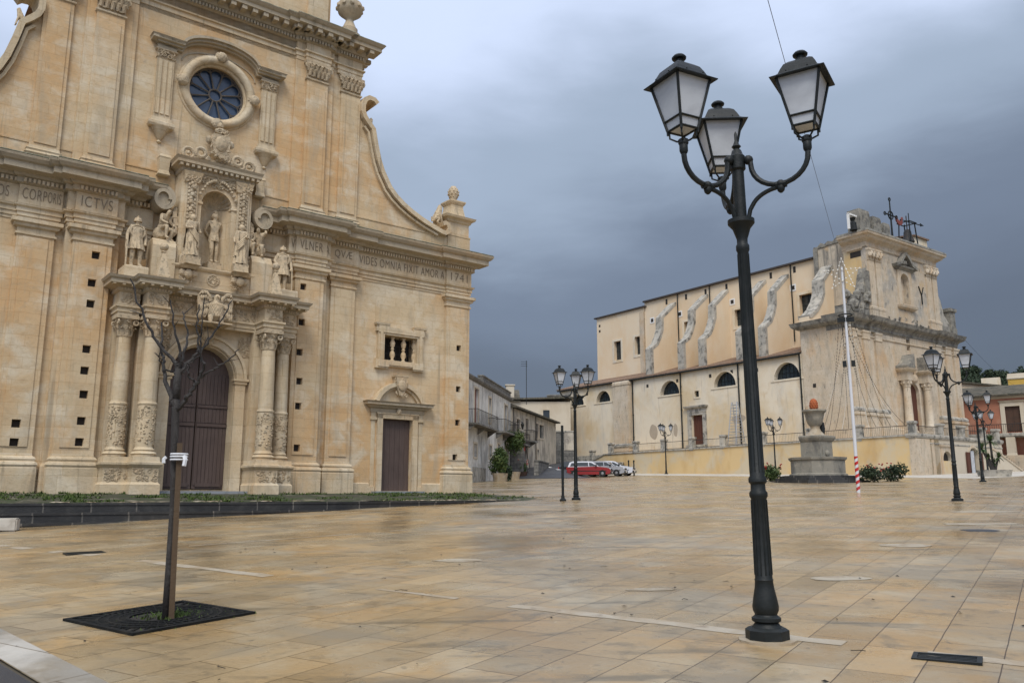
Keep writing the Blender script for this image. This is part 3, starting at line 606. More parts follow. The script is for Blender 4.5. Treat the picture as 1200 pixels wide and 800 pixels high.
# ---- upper storey
def upper(x0, x1, d, zb=10.78):
    r0 = MB().mould([(.10, zb), (.10, 11.02), (.08, 11.06), (.12, 11.12), (.06, 11.2), (.09, 11.26), (.02, 11.3), (0, 11.4)], x0, x1, d).build('upper_pilaster', m_trim, ch)
    b = MB(); b.prism(rect(x0, x1, 11.36, 16.9), -d, 0, 'y'); b.prism(rect(x0 + .12, x1 - .12, 11.5, 16.5), -d - .03, -d - .002, 'y'); b.build('pilaster_shaft', m_wall, r0)
    b = MB(); b.mould([(.0, 16.78), (.05, 16.82), (.05, 16.88), (.0, 16.9), (.02, 17.45), (.12, 17.5), (.12, 17.6), (0, 17.62)], x0, x1, d)
    rg = random.Random(int(x0 * 9)); w = x1 - x0
    for i in range(5): b.tube([(x0 + w * (.1 + .2 * i), -d - .02, 16.98), (x0 + w * (.1 + .2 * i), -d - .06, 17.12), (x0 + w * (.1 + .2 * i), -d - .15, 17.24), (x0 + w * (.1 + .2 * i), -d - .17, 17.2)], [.08, .09, .06, .02], 6)
    for i in range(6): b.tube([(x0 + w * .2 * i, -d - .04, 17.16), (x0 + w * .2 * i, -d - .10, 17.32), (x0 + w * .2 * i, -d - .2, 17.44), (x0 + w * .2 * i, -d - .22, 17.39)], [.07, .08, .055, .02], 6)
    b.relief(x0, x1, 17.1, 17.45, d + .08, 16, .05, int(x0 * 3))
    for s in (x0, x1): b.ring((s, -d - .10, 17.38), .11, .05, 10, 5)
    for i in range(3): b.box(x0 + w * (.2 + .3 * i) - .06, x0 + w * (.2 + .3 * i) + .06, -d - .07, -d, 16.95, 17.02)
    b.build('pilaster_capital', m_carved, r0); return r0
for s in (-1, 1):
    for a, c_, d in ((3.5, 4.42, .26), (5.12, 6.02, .12)):
        upper(*((a, c_) if s > 0 else (-c_, -a)), d)
for s in (-1, 1): a, c_ = (3.05, 4.72) if s > 0 else (-4.72, -3.05); MB().mould([(.03, 10.78), (.03, 11.2), (0, 11.25), (0, 17.65)], a, c_, .12).build('upper_backing', m_wall, ch)
b = MB(); b.mould([(.03, 10.78), (.03, 11.46), (.06, 11.48), (.06, 11.53), (0, 11.55)], -10.6, 10.6, .0); b.build('upper_plinth', m_wall, ch)
UA = [(.0, 17.62), (.0, 17.78), (.03, 17.79), (.03, 17.94), (.10, 17.98), (.10, 18.04), (.0, 18.06), (.0, 18.42)]
UC = [(.02, 18.4), (.10, 18.43), (.10, 18.58), (.18, 18.62), (.2, 18.68), (.25, 18.84), (.60, 18.87), (.60, 19.02), (.66, 19.06), (.74, 19.16), (.2, 19.2)]
b = MB(); c_ = MB(); dd = MB(); mo = MB()
for a, e, d in ((-6.05, -4.9, .14), (-4.72, -3.05, .14), (-4.5, -3.42, .28), (-3.05, 3.05, .02), (3.05, 4.72, .14), (3.42, 4.5, .28), (4.9, 6.05, .14), (4.6, 5.0, .03), (-5.0, -4.6, .03)):
    b.mould(UA, a, e, d); c_.mould(UC, a, e, d); mo.mould([(.73, 19.17), (.70, 19.22), (.1, 19.25)], a, e, d)
    n = max(2, int((e - a) / .125))
    for i in range(n): x = a + (e - a) * (i + .5) / n; dd.box(x - .036, x + .036, -d - .19, -d - .06, 18.44, 18.57)
    n = max(1, int((e - a + .8) / .42))
    for i in range(n):
        x = a - .4 + (e - a + .8) * (i + .5) / n; dd.box(x - .10, x + .10, -d - .56, -d - .15, 18.70, 18.868)
for i in range(3): dd.box(6.1, 6.62, .15 + i * .3, .35 + i * .3, 18.70, 18.868)
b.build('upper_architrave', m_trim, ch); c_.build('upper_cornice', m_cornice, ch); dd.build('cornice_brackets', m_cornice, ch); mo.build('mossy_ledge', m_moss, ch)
b = MB(); b.box(-4.65, 4.65, .3, 5, 19.15, 24); b.mould([(.06, 19.2), (.06, 19.8), (0, 19.85)], -4.65, 4.65, -.3, -.8); b.build('attic', m_wall, ch)
for s in (-1, 1): MB().mould([(0, 19.2), (0, 23.5)], (3.6 if s > 0 else -4.5), (4.5 if s > 0 else -3.6), -.18, -.6).build('attic_pilaster', m_trim, ch)
for s in (-1, 1):
    b = MB(); x = s * 5.35
    b.lathe([(.5, 19.2), (.5, 19.45), (.36, 19.5), (.36, 19.75), (.30, 19.8), (.16, 20.15), (.2, 20.25), (.5, 20.5), (.56, 20.75), (.5, 20.95), (.25, 21.1), (.2, 21.3), (.3, 21.5), (.1, 21.9), (0.02, 22.1)], x, -.15, 20)
    for i in range(10): a = i * .628; b.ico((x + .53 * math.cos(a), -.15 + .53 * math.sin(a), 20.75), .11, (1, 1, 1.2), 1, .2, i)
    b.build('urn_finial', m_cornice, ch, True)
# volute coping, curled at both ends
for s in (-1, 1):
    pts = top_hook + curve + [(10.42, 11.6), (10.56, 11.68), (10.62, 11.85), (10.56, 12.02), (10.42, 12.08), (10.28, 12.02)]
    pts = [(s * x, z) for x, z in pts]
    b = MB(); b.ribbon(pts, .20, -.30, .88); b.ribbon([(x - s * .17, z - .15) for x, z in pts[7:-6]], .10, -.18, 0); b.build('volute_coping', m_trim, ch)
    b = MB(); xa, xb = (10.72, HW) if s > 0 else (-HW, -10.72)
    b.mould([(.04, 10.75), (.04, 11.62), (.06, 11.64), (.06, 11.7), (0, 11.72), (0, 12.28), (.06, 12.32), (.1, 12.42), (.22, 12.48), (.26, 12.58), (.05, 12.62)], xa, xb, .02, -.95)
    ped = b.build('corner_pedestal', m_trim, ch)
    xm = s * 11.3
    b = MB(); b.lathe([(.62, 12.6), (.56, 12.75), (.47, 13.1), (.47, 13.22), (.52, 13.25), (.60, 13.36), (.6, 13.42), (.3, 13.46)], xm, .45, 4, rot=PI / 4); b.build('pedestal_top', m_trim, ped)
    b = MB(); b.lathe([(.16, 13.42), (.2, 13.5), (.14, 13.56), (.22, 13.7), (.255, 13.88), (.22, 14.06), (.12, 14.2), (.02, 14.25)], xm, .45, 16)
    for j in range(5):
        for i in range(9): a = (i + .5 * (j % 2)) * 6.28 / 9; z = 13.72 + j * .12; r = .25 * math.sin(PI * min(.95, (z - 13.5) / .8)); b.ico((xm + r * math.cos(a), .45 + r * math.sin(a), z - .02), .045, (1, 1, 1.2), 1)
    b.build('pine_cone_finial', m_carved, ped, 'all')

# ---- round window and its frame
rw = empty('round_window', (0, 0, 0)); rw.parent = ch
zc = 15.16
b = MB(); b.ring((0, -.10, zc), 1.27, .16, 48, 10); b.ring((0, -.02, zc), 1.43, .07, 48, 8); b.ring((0, .05, zc), 1.12, .09, 48, 8); b.build('window_ring', m_trim, rw, 'all')
b = MB(); b.prism(arc(0, zc, 1.14, 0, 360, 36)[:-1], .34, .36, 'y'); b.build('window_pane', m_glass, rw)
b = MB(); b.ring((0, .26, zc), .24, .035, 20, 6); b.ring((0, .26, zc), 1.06, .05, 36, 6)
for i in range(12):
    a = R(15 + i * 30); b.tube([(.24 * math.cos(a), .26, zc + .24 * math.sin(a)), (1.05 * math.cos(a), .26, zc + 1.05 * math.sin(a))], .032, 6)
    m = R(i * 30); b.ring((.80 * math.cos(m), .26, zc + .80 * math.sin(m)), .225, .024, 10, 5, 'y', m - PI / 2 - .1, m + PI / 2 + .1)
b.build('window_tracery', mat('lead_tracery', (.10, .085, .07), [], .7), rw)
for a in (90, 0, 180, 270):
    b = MB(); x, z = 1.36 * math.cos(R(a)), zc + 1.36 * math.sin(R(a))
    b.ico((x, -.26, z), .2, (1, .9, 1.1), 2, .12, a); b.ico((x - .14, -.2, z + .05), .12, (1, .8, 1.3), 1, .2); b.ico((x + .14, -.2, z + .05), .12, (1, .8, 1.3), 1, .2); b.build('ring_mask', m_carved, rw)
for s in (-1, 1):
    c = empty('window_pilaster', (0, 0, 0)); c.parent = rw; x = s * 1.98
    b = MB(); b.prism(rect(x - .30, x + .30, 13.5, 16.1), -.14, 0, 'y')
    for i in range(3): b.prism(rect(x - .25 + i * .18, x - .25 + i * .18 + .12, 13.65, 15.75), -.18, -.138, 'y')
    b.build('pilaster_shaft', m_trim, c)
    b = MB(); b.mould([(0, 15.82), (.04, 15.86), (.0, 15.9), (.02, 16.1), (.08, 16.14), (.08, 16.18)], x - .30, x + .30, .14); b.relief(x - .3, x + .3, 15.9, 16.1, .2, 14, .06, 90 + s); b.build('pilaster_capital', m_carved, c)
    b = MB(); b.mould([(.12, 13.12), (.16, 13.2), (.16, 13.3), (.06, 13.36), (.04, 13.5)], x - .30, x + .30, .14); b.build('pilaster_base', m_trim, c)
    b = MB(); b.lathe([(.02, 12.55), (.09, 12.6), (.05, 12.68), (.14, 12.78), (.24, 13.0), (.36, 13.14)], x, -.02, 12); b.build('bracket_drop', m_trim, c, True)
hood = [(-2.35, 16.52), (-1.45, 16.52)] + [(1.45 * math.cos(t) * 1.0, 16.52 + .62 * math.sin(t)) for t in [PI - i * PI / 20 for i in range(1, 20)]] + [(1.45, 16.52), (2.35, 16.52)]
b = MB(); b.ribbon(hood, .10, -.42, 0); b.ribbon([(x, z - .10) for x, z in hood], .10, -.32, 0); b.ribbon([(x * .985, z - .19) for x, z in hood], .08, -.2, 0); b.ribbon([(x * .97, z - .5) for x, z in hood[1:-1]], .05, -.06, 0)
for s in (-1, 1): a, c_ = (1.6, 2.36) if s > 0 else (-2.36, -1.6); b.mould([(0, 16.18), (.0, 16.38), (.08, 16.42), (.22, 16.46), (.22, 16.55), (.26, 16.6), (0, 16.63)], a + .04, c_ - .04, .2)
b.build('window_hood', m_cornice, rw)
# small floodlight on the upper cornice
b = MB(); b.box(3.0, 3.3, -.55, -.35, 19.27, 19.5); b.box(3.1, 3.2, -.5, -.4, 19.24, 19.3); tag(b.build('floodlight', m_iron), 'small dark floodlight sitting on the top cornice of the near church', 'floodlight')
fl = bpy.data.objects['floodlight']; fl.location = Oc; fl.rotation_euler = (0, 0, R(38.5))
CHM = Matrix.Translation(Oc) @ Matrix.Rotation(R(38.5), 4, 'Z')

# ---- terrace and lava steps in front of the church (church frame: front edge at y=-6.05)
def chp(x, y, z): return CHM @ Vector((x, y, z))
tb = empty('unused', (0, 0, 0)); bpy.data.objects.remove(tb)
b = MB(); EY = -6.05
def tz(x): return -.215 + .03 * (x + 14) / 28
nx = 60; rows = []
for j, (y, dz) in enumerate(((-5.35, 0.0), (-4.2, .09), (-2.9, .18), (-1.4, .25), (0.3, .27))):
    rows.append(b.vs([(-40 + i * (54.2 / nx), y, tz(-40 + i * 54.2 / nx) + dz * min(1, max(0, (14.2 - (-40 + i * 54.2 / nx)) / 2.5)) + .03 * noise.noise(Vector((i * .7, j * 2.1, 0)))) for i in range(nx + 1)]))
for p, q in zip(rows, rows[1:]):
    for i in range(nx): b.f([p[i], p[i + 1], q[i + 1], q[i]])
te = b.build('church_terrace', m_soil); te.matrix_world = CHM; tag(te, kind='structure')
b = MB()
for k, (y0, h) in enumerate(((-6.05, .0), (-5.7, .2), (-5.36, .4))):
    # each step: level top; the paving rises to meet it towards the right end
    top = -.66 + .22 * k + .01
    x1 = 14.2 if k == 2 else (8.0 if k == 1 else -3.2)
    zt = [-.70, -.45, -.205][k]
    b.prism([(-40, zt - .9), (x1, zt - .9), (x1, zt), (-40, zt - .012)], y0, y0 + .42 if k < 2 else y0 + .06, 'y')
    b.box(-40, x1, y0 - .025, y0 + .05, zt - .06, zt + .004)
stp = b.build('terrace_steps', m_basalt); stp.matrix_world = CHM; tag(stp, kind='structure')
b = MB(); b.prism([(14.2, -5.4), (14.26, -5.4), (14.0, .5), (13.9, .5)], -1.0, -.175, 'z'); b.box(11.6, 14.2, -.6, .4, -.6, -.10) if False else None
b = MB(); rg = random.Random(3)
for _ in range(11000):
    x = rg.uniform(-18, 13.2); y = rg.uniform(-5.2, -.15); q = noise.noise(Vector((x * .55, y * 1.3, 4))) + .5 * noise.noise(Vector((x * 1.9, y * 2.5, 9)))
    if q < .15 or (x > 10.5 and rg.random() < (x - 10.5) / 2.7): continue
    dz = {True: 0}.get(False, 0)
    t = min(1, max(0, (14.2 - x) / 2.5)); yy = [-5.35, -4.2, -2.9, -1.4, .3]; zz = [0, .09, .18, .25, .27]
    for a in range(4):
        if yy[a] <= y <= yy[a + 1]: dz = zz[a] + (zz[a + 1] - zz[a]) * (y - yy[a]) / (yy[a + 1] - yy[a])
    z = tz(x) + dz * t - .02; h = rg.uniform(.04, .12); a = rg.uniform(0, 6.28); w = rg.uniform(.03, .09)
    for k in range(3):
        aa = a + k * 2.1; ox, oy = math.cos(aa) * w, math.sin(aa) * w; lx, ly = rg.uniform(-.08, .08), rg.uniform(-.08, .08)
        b.f(b.vs([(x - oy * .4, y + ox * .4, z), (x + oy * .4, y - ox * .4, z), (x + ox + lx, y + oy + ly, z + h)]))
gr = b.build('terrace_grass', m_grass); gr.matrix_world = CHM; tag(gr, kind='stuff')
b = MB()
for _ in range(130):
    x = rg.uniform(-14, 11); y = rg.uniform(-5.2, -4.6); s = rg.uniform(.08, .35)
    b.ico((x, y, tz(x) + .02), s * .5, (1.6, .8, .12), 1, .3, _)
for _ in range(16): b.ico((-8.3 + rg.gauss(0, .4), -6.25 + rg.gauss(0, .1), -.72), rg.uniform(.03, .08), (1.5, .8, .5), 1, .3, _)
o = b.build('limestone_rubble', m_kerb2); o.matrix_world = CHM; tag(o, kind='stuff')

# ================================================================ STATUES
BASE = dict(pel=(0, 0, .52), sp=(0, -.005, .62), ch=(0, 0, .735), nk=(0, .0, .83), hd=(0, -.012, .895), tp=(0, -.005, .965), fc=(0, -.05, .885),
            sl=(-.105, 0, .795), el=(-.15, .01, .63), wl=(-.15, -.05, .49), hl=(-.15, -.065, .445), sr=(.105, 0, .795), er=(.15, .01, .63), wr=(.15, -.05, .49), hr=(.15, -.065, .445),
            pl=(-.055, 0, .50), kl=(-.06, -.02, .28), al=(-.06, .01, .05), tl=(-.07, -.085, .018), pr=(.055, 0, .50), kr=(.06, -.02, .28), ar=(.06, .01, .05), tr=(.07, -.085, .018))
RAD = dict(pel=.085, sp=.078, ch=.098, nk=.042, hd=.062, tp=.045, fc=.034, sl=.052, el=.036, wl=.026, hl=.026, sr=.052, er=.036, wr=.026, hr=.026, pl=.072, kl=.050, al=.033, tl=.026, pr=.072, kr=.050, ar=.033, tr=.026)
EDG = ['pel sp', 'sp ch', 'ch nk', 'nk hd', 'hd tp', 'hd fc', 'ch sl', 'sl el', 'el wl', 'wl hl', 'ch sr', 'sr er', 'er wr', 'wr hr', 'pel pl', 'pl kl', 'kl al', 'al tl', 'pel pr', 'pr kr', 'kr ar', 'ar tr']
def figure(H, over, rover={}, parent=None, name='body'):
    J = dict(BASE); J.update(over); Rr = dict(RAD); Rr.update(rover); ks = list(J)
    me = bpy.data.meshes.new(name); me.from_pydata([Vector(J[k]) * H for k in ks], [(ks.index(a), ks.index(b)) for a, b in (e.split() for e in EDG)], [])
    o = bpy.data.objects.new('tmp', me); COL.objects.link(o)
    md = o.modifiers.new('s', 'SKIN'); sv = me.skin_vertices[0].data
    for i, k in enumerate(ks): sv[i].radius = (Rr[k] * H, Rr[k] * H); sv[i].use_root = (k == 'pel')
    o.modifiers.new('d', 'SUBSURF').levels = 2
    dg = bpy.context.evaluated_depsgraph_get(); m2 = bpy.data.meshes.new_from_object(o.evaluated_get(dg)); bpy.data.objects.remove(o)
    m2.name = name
    for p in m2.polygons: p.use_smooth = True
    m2.materials.clear(); m2.materials.append(m_statue)
    b = bpy.data.objects.new(name, m2); COL.objects.link(b); b.parent = parent; return b
def folds(prof, H, n=11, amp=.10, seg=44, seed=0, cy=0, cx=0, a0=0, a1=2 * PI):
    b = MB(); rows = []; full = abs(a1 - a0) > 6.28
    for r, z, sy in prof:
        rr = []
        for i in range(seg + (0 if full else 1)):
            a = a0 + (a1 - a0) * i / seg; k = 1 + amp * (math.sin(a * n + seed + z * 5) * .6 + noise.noise(Vector((math.cos(a) * 2, math.sin(a) * 2, z * 2 + seed))) * .9) * (prof[0][1] - z + .05) / (prof[0][1] - prof[-1][1])
            rr.append(Vector(((cx + r * k * math.cos(a)) * H, (cy + r * sy * k * math.sin(a)) * H, z * H)))
        rows.append(b.vs(rr))
    for p, q in zip(rows, rows[1:]):
        m = len(p)
        for i in range(m if full else m - 1): b.f([p[i], p[(i + 1) % m], q[(i + 1) % m], q[i]])
    return b
def statue(name, label, x, d, z, H, over, rz=0, kind='', rover={}):
    t = empty(name, CHM @ Vector((x, -d, z)), R(38.5) + rz, label, 'statue', 'stone statues of the portal')
    figure(H, over, rover, t)
    if 'plinth' in kind: MB().mould([(.02, -.30), (.02, -.26), (0, -.25), (0, -.01)], -.26, .26, .24, -.24).build('plinth', m_statue, t)
    if 'soldier' in kind:
        folds([(.108, .76, .8), (.122, .68, .82), (.112, .58, .85), (.125, .50, .9), (.142, .42, .95), (.155, .345, .95)], H, 12, .14, seed=x).build('tunic', m_statue, t, True)
        b = MB(); b.lathe([(.082 * H, .905 * H), (.072 * H, .915 * H), (.070 * H, .945 * H), (.055 * H, .975 * H), (.025 * H, .99 * H), (.003, .993 * H)], 0, .0 * H, 16); b.ico((0, 0.012 * H, 1.0 * H), .030 * H, (.6, 1.7, .9), 2, .15); b.build('helmet', m_statue, t, True)
        b = folds([(.16, .80, .4), (.19, .62, .5), (.2, .4, .55), (.19, .22, .6)], H, 7, .18, 26, 3, .05, .03, R(-10), R(190)); b.build('cloak', m_statue, t, True)
        b = MB(); b.ring((0, 0, .70 * H), .13 * H, .018 * H, 20, 5); b.bm.transform(Matrix.Translation((0, -.045 * H, .0))); b.build('sash', m_statue, t, True)
        sx = -1 if x < 0 else 1
        b = MB(); b.tube([(sx * .19 * H, -.1 * H, .50 * H), (sx * .20 * H, -.11 * H, 0)], .016 * H, 6); b.build('staff', m_statue, t)
    if 'robe' in kind:
        folds([(.10, .80, .75), (.118, .72, .85), (.104, .60, .9), (.122, .50, .9), (.122, .36, .9), (.13, .18, .95), (.145, .06, 1), (.15, .015, 1)], H, 9, .26, seed=x * 3).build('robe', m_statue, t, True)
        b = folds([(.125, .80, .75), (.15, .68, .85), (.15, .50, .95), (.155, .34, 1), (.15, .2, 1)], H, 7, .2, 36, x, .0, 0, R(-60 if x < 0 else 60), R(170 if x < 0 else 240)); b.build('mantle', m_statue, t, True)
        b = MB(); sg = 1 if x > 0 else -1
        for k in range(4): b.tube([(sg * .12 * H, -.04 * H, (.74 - k * .03) * H), (sg * .03 * H, -.125 * H, (.62 - k * .045) * H), (-sg * .08 * H, -.12 * H, (.50 - k * .05) * H), (-sg * .13 * H, -.03 * H, (.44 - k * .05) * H)], [.02 * H, .024 * H, .022 * H, .016 * H], 7)
        b.build('drapery', m_statue, t, True)
        b = MB(); b.ico((0, .015 * H, .915 * H), .078 * H, (1, 1, 1.05), 2, .12); b.ico((0, .05 * H, .85 * H), .065 * H, (1, .8, 1.2), 2, .1); b.build('hair', m_statue, t, True)
    if 'saint' in kind:
        folds([(.076, .545, .92), (.088, .51, .95), (.094, .46, .98), (.088, .425, .98)], H, 9, .16, seed=2).build('loincloth', m_statue, t, True)
        b = MB(); b.tube([(.13 * H, .06 * H, 0), (.12 * H, .08 * H, .4 * H), (.15 * H, .07 * H, .85 * H)], [.05 * H, .04 * H, .03 * H], 8); b.build('tree_stump', m_statue, t, True)
        b = MB(); b.ico((0, .01 * H, .93 * H), .075 * H, (1, 1, 1), 2, .15); b.ico((0, .0, 1.0 * H), .05 * H, (1, 1, 1.2), 1, .2); b.build('hair', m_statue, t, True)
    return t
statue('soldier_statue', 'stone soldier in plumed helmet and tunic at the left end of the portal ledge', -2.68, 1.0, 7.56, 1.78, dict(el=(-.17, .0, .64), wl=(-.19, -.06, .50), hl=(-.19, -.09, .49), er=(.17, .02, .64), wr=(.16, -.03, .50), kr=(.075, -.04, .28), ar=(.08, -.02, .05), tr=(.10, -.11, .018)), .1, 'soldier')
statue('soldier_statue', 'stone soldier holding a cloak at the right end of the portal ledge', 2.52, 1.05, 7.52, 1.76, dict(el=(-.17, -.02, .65), wl=(-.12, -.12, .56), hl=(-.09, -.13, .55), er=(.17, .0, .64), wr=(.19, -.05, .50), kl=(-.07, -.05, .28)), -.25, 'soldier')
statue('saint_statue', 'nearly naked stone saint with bound hands standing inside the shell niche', .10, .42, 8.32, 1.92, dict(el=(-.15, .07, .64), wl=(-.06, .10, .54), hl=(-.02, .11, .52), er=(.15, .07, .64), wr=(.06, .10, .54), hr=(.02, .11, .52), kl=(-.05, -.05, .28), al=(-.03, -.0, .05), tl=(-.04, -.09, .018), hd=(.01, -.012, .895), tp=(.02, 0, .965)), .08, 'saint plinth', dict(ch=.084, sp=.066, pel=.074, pl=.060, pr=.060, kl=.042, kr=.042, sl=.044, sr=.044, el=.030, er=.030))
statue('saint_statue', 'draped stone woman holding a bundle left of the shell niche', -.90, 1.16, 8.22, 1.58, dict(el=(-.16, -.02, .65), wl=(-.08, -.12, .64), hl=(-.04, -.14, .64), er=(.16, -.0, .63), wr=(.15, -.09, .57), hr=(.13, -.12, .58), kl=(-.06, -.09, .30)), .15, 'robe plinth')
statue('saint_statue', 'draped stone figure with heavy mantle right of the shell niche', .86, 1.16, 8.22, 1.56, dict(el=(-.16, -.0, .64), wl=(-.17, -.08, .54), hl=(-.16, -.1, .5), er=(.16, -.02, .66), wr=(.08, -.11, .66), hr=(.05, -.13, .68), kr=(.06, -.08, .30)), -.15, 'robe plinth')
SEAT = dict(pel=(0, .04, .30), sp=(0, -.0, .40), ch=(0, -.06, .52), nk=(0, -.11, .60), hd=(0, -.15, .655), tp=(0, -.17, .72), fc=(0, -.20, .63), sl=(-.105, -.06, .575), el=(-.17, -.12, .43), wl=(-.11, -.22, .38), hl=(-.08, -.25, .36),
            sr=(.105, -.06, .575), er=(.18, -.10, .62), wr=(.12, -.02, .72), hr=(.09, .0, .74), pl=(-.06, .02, .30), kl=(-.09, -.22, .33), al=(-.09, -.20, .07), tl=(-.09, -.28, .03), pr=(.06, .02, .30), kr=(.10, -.20, .26), ar=(.11, -.14, .05), tr=(.12, -.22, .02))
for s in (-1, 1):
    ov = dict(SEAT)
    if s < 0: ov.update(er=(.17, -.1, .44), wr=(.12, -.2, .36), hr=(.08, -.24, .34))
    t = statue('crouching_statue', 'naked stone man crouching on a block under the left cornice scroll' if s < 0 else 'naked stone man with raised arm crouching on a block under the right cornice scroll', s * 1.74, .55, 8.76, 1.60, ov, -s * .5, '')
    MB().ico((0, .09, .30), .26, (1.0, .9, 1.1), 2, .2).build('rock_seat', m_statue, t)
for s in (-1, 1):
    for nm, px_, z0, lb in (('lower', 10.22, 12.05, 'small stone beast perched on the lower curl of the'), ('upper', 6.62, 15.55, 'small stone beast perched beside the upper hook of the')):
        t = empty('stone_beast', CHM @ Vector((s * px_, .15, z0)), R(38.5) + (0 if s > 0 else PI), f'{lb} {"right" if s > 0 else "left"} church volute', 'statue', 'stone beasts on the volutes')
        H = 1.15 if nm == 'lower' else .75
        # seated beast: deep chest, haunches, upright forelegs, head turned outwards
        me = bpy.data.meshes.new('body'); V_ = [(-.10, 0, .22), (-.02, 0, .36), (.08, 0, .52), (.10, 0, .66), (.12, 0, .76), (.20, 0, .74), (.10, -.09, .42), (.16, -.09, .2), (.18, -.09, .02), (.24, -.09, .01), (.10, .09, .42), (.16, .09, .2), (.18, .09, .02), (.24, .09, .01),
              (-.10, -.11, .22), (.04, -.13, .24), (-.08, -.13, .08), (.04, -.13, .02), (-.10, .11, .22), (.04, .13, .24), (-.08, .13, .08), (.04, .13, .02), (-.22, 0, .12), (-.26, 0, .3), (.10, -.05, .85), (.10, .05, .85)]
        E_ = [(0, 1), (1, 2), (2, 3), (3, 4), (4, 5), (2, 6), (6, 7), (7, 8), (8, 9), (2, 10), (10, 11), (11, 12), (12, 13), (0, 14), (14, 15), (15, 16), (16, 17), (0, 18), (18, 19), (19, 20), (20, 21), (0, 22), (22, 23), (4, 24), (4, 25)]
        rr = [.13, .14, .15, .10, .09, .05, .06, .045, .035, .03, .06, .045, .035, .03, .10, .08, .05, .035, .10, .08, .05, .035, .04, .03, .02, .02]
        me.from_pydata([Vector(v) * H for v in V_], E_, []); o = bpy.data.objects.new('tmp', me); COL.objects.link(o); o.modifiers.new('s', 'SKIN'); sv = me.skin_vertices[0].data
        for i, r_ in enumerate(rr): sv[i].radius = (r_ * H, r_ * H); sv[i].use_root = i == 0
        o.modifiers.new('d', 'SUBSURF').levels = 1
        m2 = bpy.data.meshes.new_from_object(o.evaluated_get(bpy.context.evaluated_depsgraph_get())); bpy.data.objects.remove(o); m2.name = 'body'; m2.materials.clear(); m2.materials.append(m_statue)
        bo = bpy.data.objects.new('body', m2); COL.objects.link(bo); bo.parent = t

# ================================================================ FAR CHURCH (front at y=0 of its frame, long side wall in the plane x=0)
Kc = Vector((29.9124, 72.8264, 0)); C2M = Matrix.Translation(Kc) @ Matrix.Rotation(R(36), 4, 'Z')
def c2p(x, y, z=0): return C2M @ Vector((x, y, z))
def c2g(x, y): p = c2p(x, y); return gz(p.x, p.y)
SIDE = Matrix(((0, 1, 0, 0), (-1, 0, 0, 0), (0, 0, 1, 0), (0, 0, 0, 1)))     # wall-local (along=-Y, into=+X) to church frame
c2 = empty('old_church', Kc, R(36), 'weathered cream church with buttressed long side wall and crumbling front beyond the piazza', 'church')
CREAM = (.56, .47, .33)
m_aisle = mat('cream_plaster', (.68, .595, .455), [((.58, .45, .27), .22, .46, .62, (1, 1, 1), .85), ((.56, .51, .42), .6, .5, .66, (1, 1, .5), .75), ((.50, .36, .19), .9, .58, .72, (1, 1, .5), .65), ((.34, .29, .22), 1.3, .60, .72, (2.5, 2.5, .2), .6)], .92, (12, .08))
m_nave = mat('tan_plaster', (.69, .56, .395), [((.65, .48, .295), .18, .46, .64, (1, 1, .5), .8), ((.70, .61, .47), .7, .5, .7, (1, 1, .6), .6), ((.54, .37, .19), .8, .62, .76, (1.3, 1.3, .3), .5)], .92, (12, .08))
m_front = mat('weathered_front_stone', (.54, .44, .315), [((.58, .51, .405), .35, .44, .60, (1, 1, 1), .8), ((.52, .35, .195), .45, .52, .66, (1, 1, .5), .75), ((.40, .345, .265), 1.3, .50, .66, (1.3, 1.3, .4), .7), ((.17, .155, .13), 3.0, .60, .69, (1.6, 1.6, .35), .8), ((.30, .25, .185), 7, .54, .70, (1, 1, .7), .6)], .92, (10, .3), (1.1, .45, .006, (.85, .8, .75), (.07, .08, .09)))
m_grey = mat('grey_lichen_stone', (.37, .345, .295), [((.11, .11, .10), 2.2, .48, .62, (1, 1, .7), .9), ((.46, .42, .345), 1.2, .48, .66), ((.20, .17, .12), 4, .56, .72, (1, 1, 1), .7)], .95, (9, .6))
m_yel = mat('yellow_retaining_plaster', (.62, .45, .225), [((.55, .47, .33), .28, .46, .60, (1, 1, 1), .9), ((.50, .32, .13), .5, .54, .7, (1, 1, .5), .7), ((.40, .37, .31), 1.1, .60, .74, (1, 1, .5), .6), ((.15, .13, .10), 1.6, .66, .76, (2.5, 2.5, .12), .8)], .93, (14, .15))
m_pale = mat('pale_plaster', (.55, .48, .37), [((.46, .38, .27), .5, .48, .66, (1, 1, .5), .7), ((.30, .27, .22), 1.5, .62, .76, (2, 2, .2), .7)], .93, (14, .12))
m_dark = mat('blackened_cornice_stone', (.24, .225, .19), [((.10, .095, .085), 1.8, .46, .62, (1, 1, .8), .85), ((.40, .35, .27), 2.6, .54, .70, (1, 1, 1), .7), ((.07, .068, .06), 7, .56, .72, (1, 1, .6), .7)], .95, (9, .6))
m_patch = mat('bare_render_patch', (.37, .31, .235), [((.42, .35, .26), 3, .4, .7)], .95, (20, .3))
def side(mb, x0): return mb, SIDE @ Matrix.Translation((0, x0, 0))
GZ = 4.62
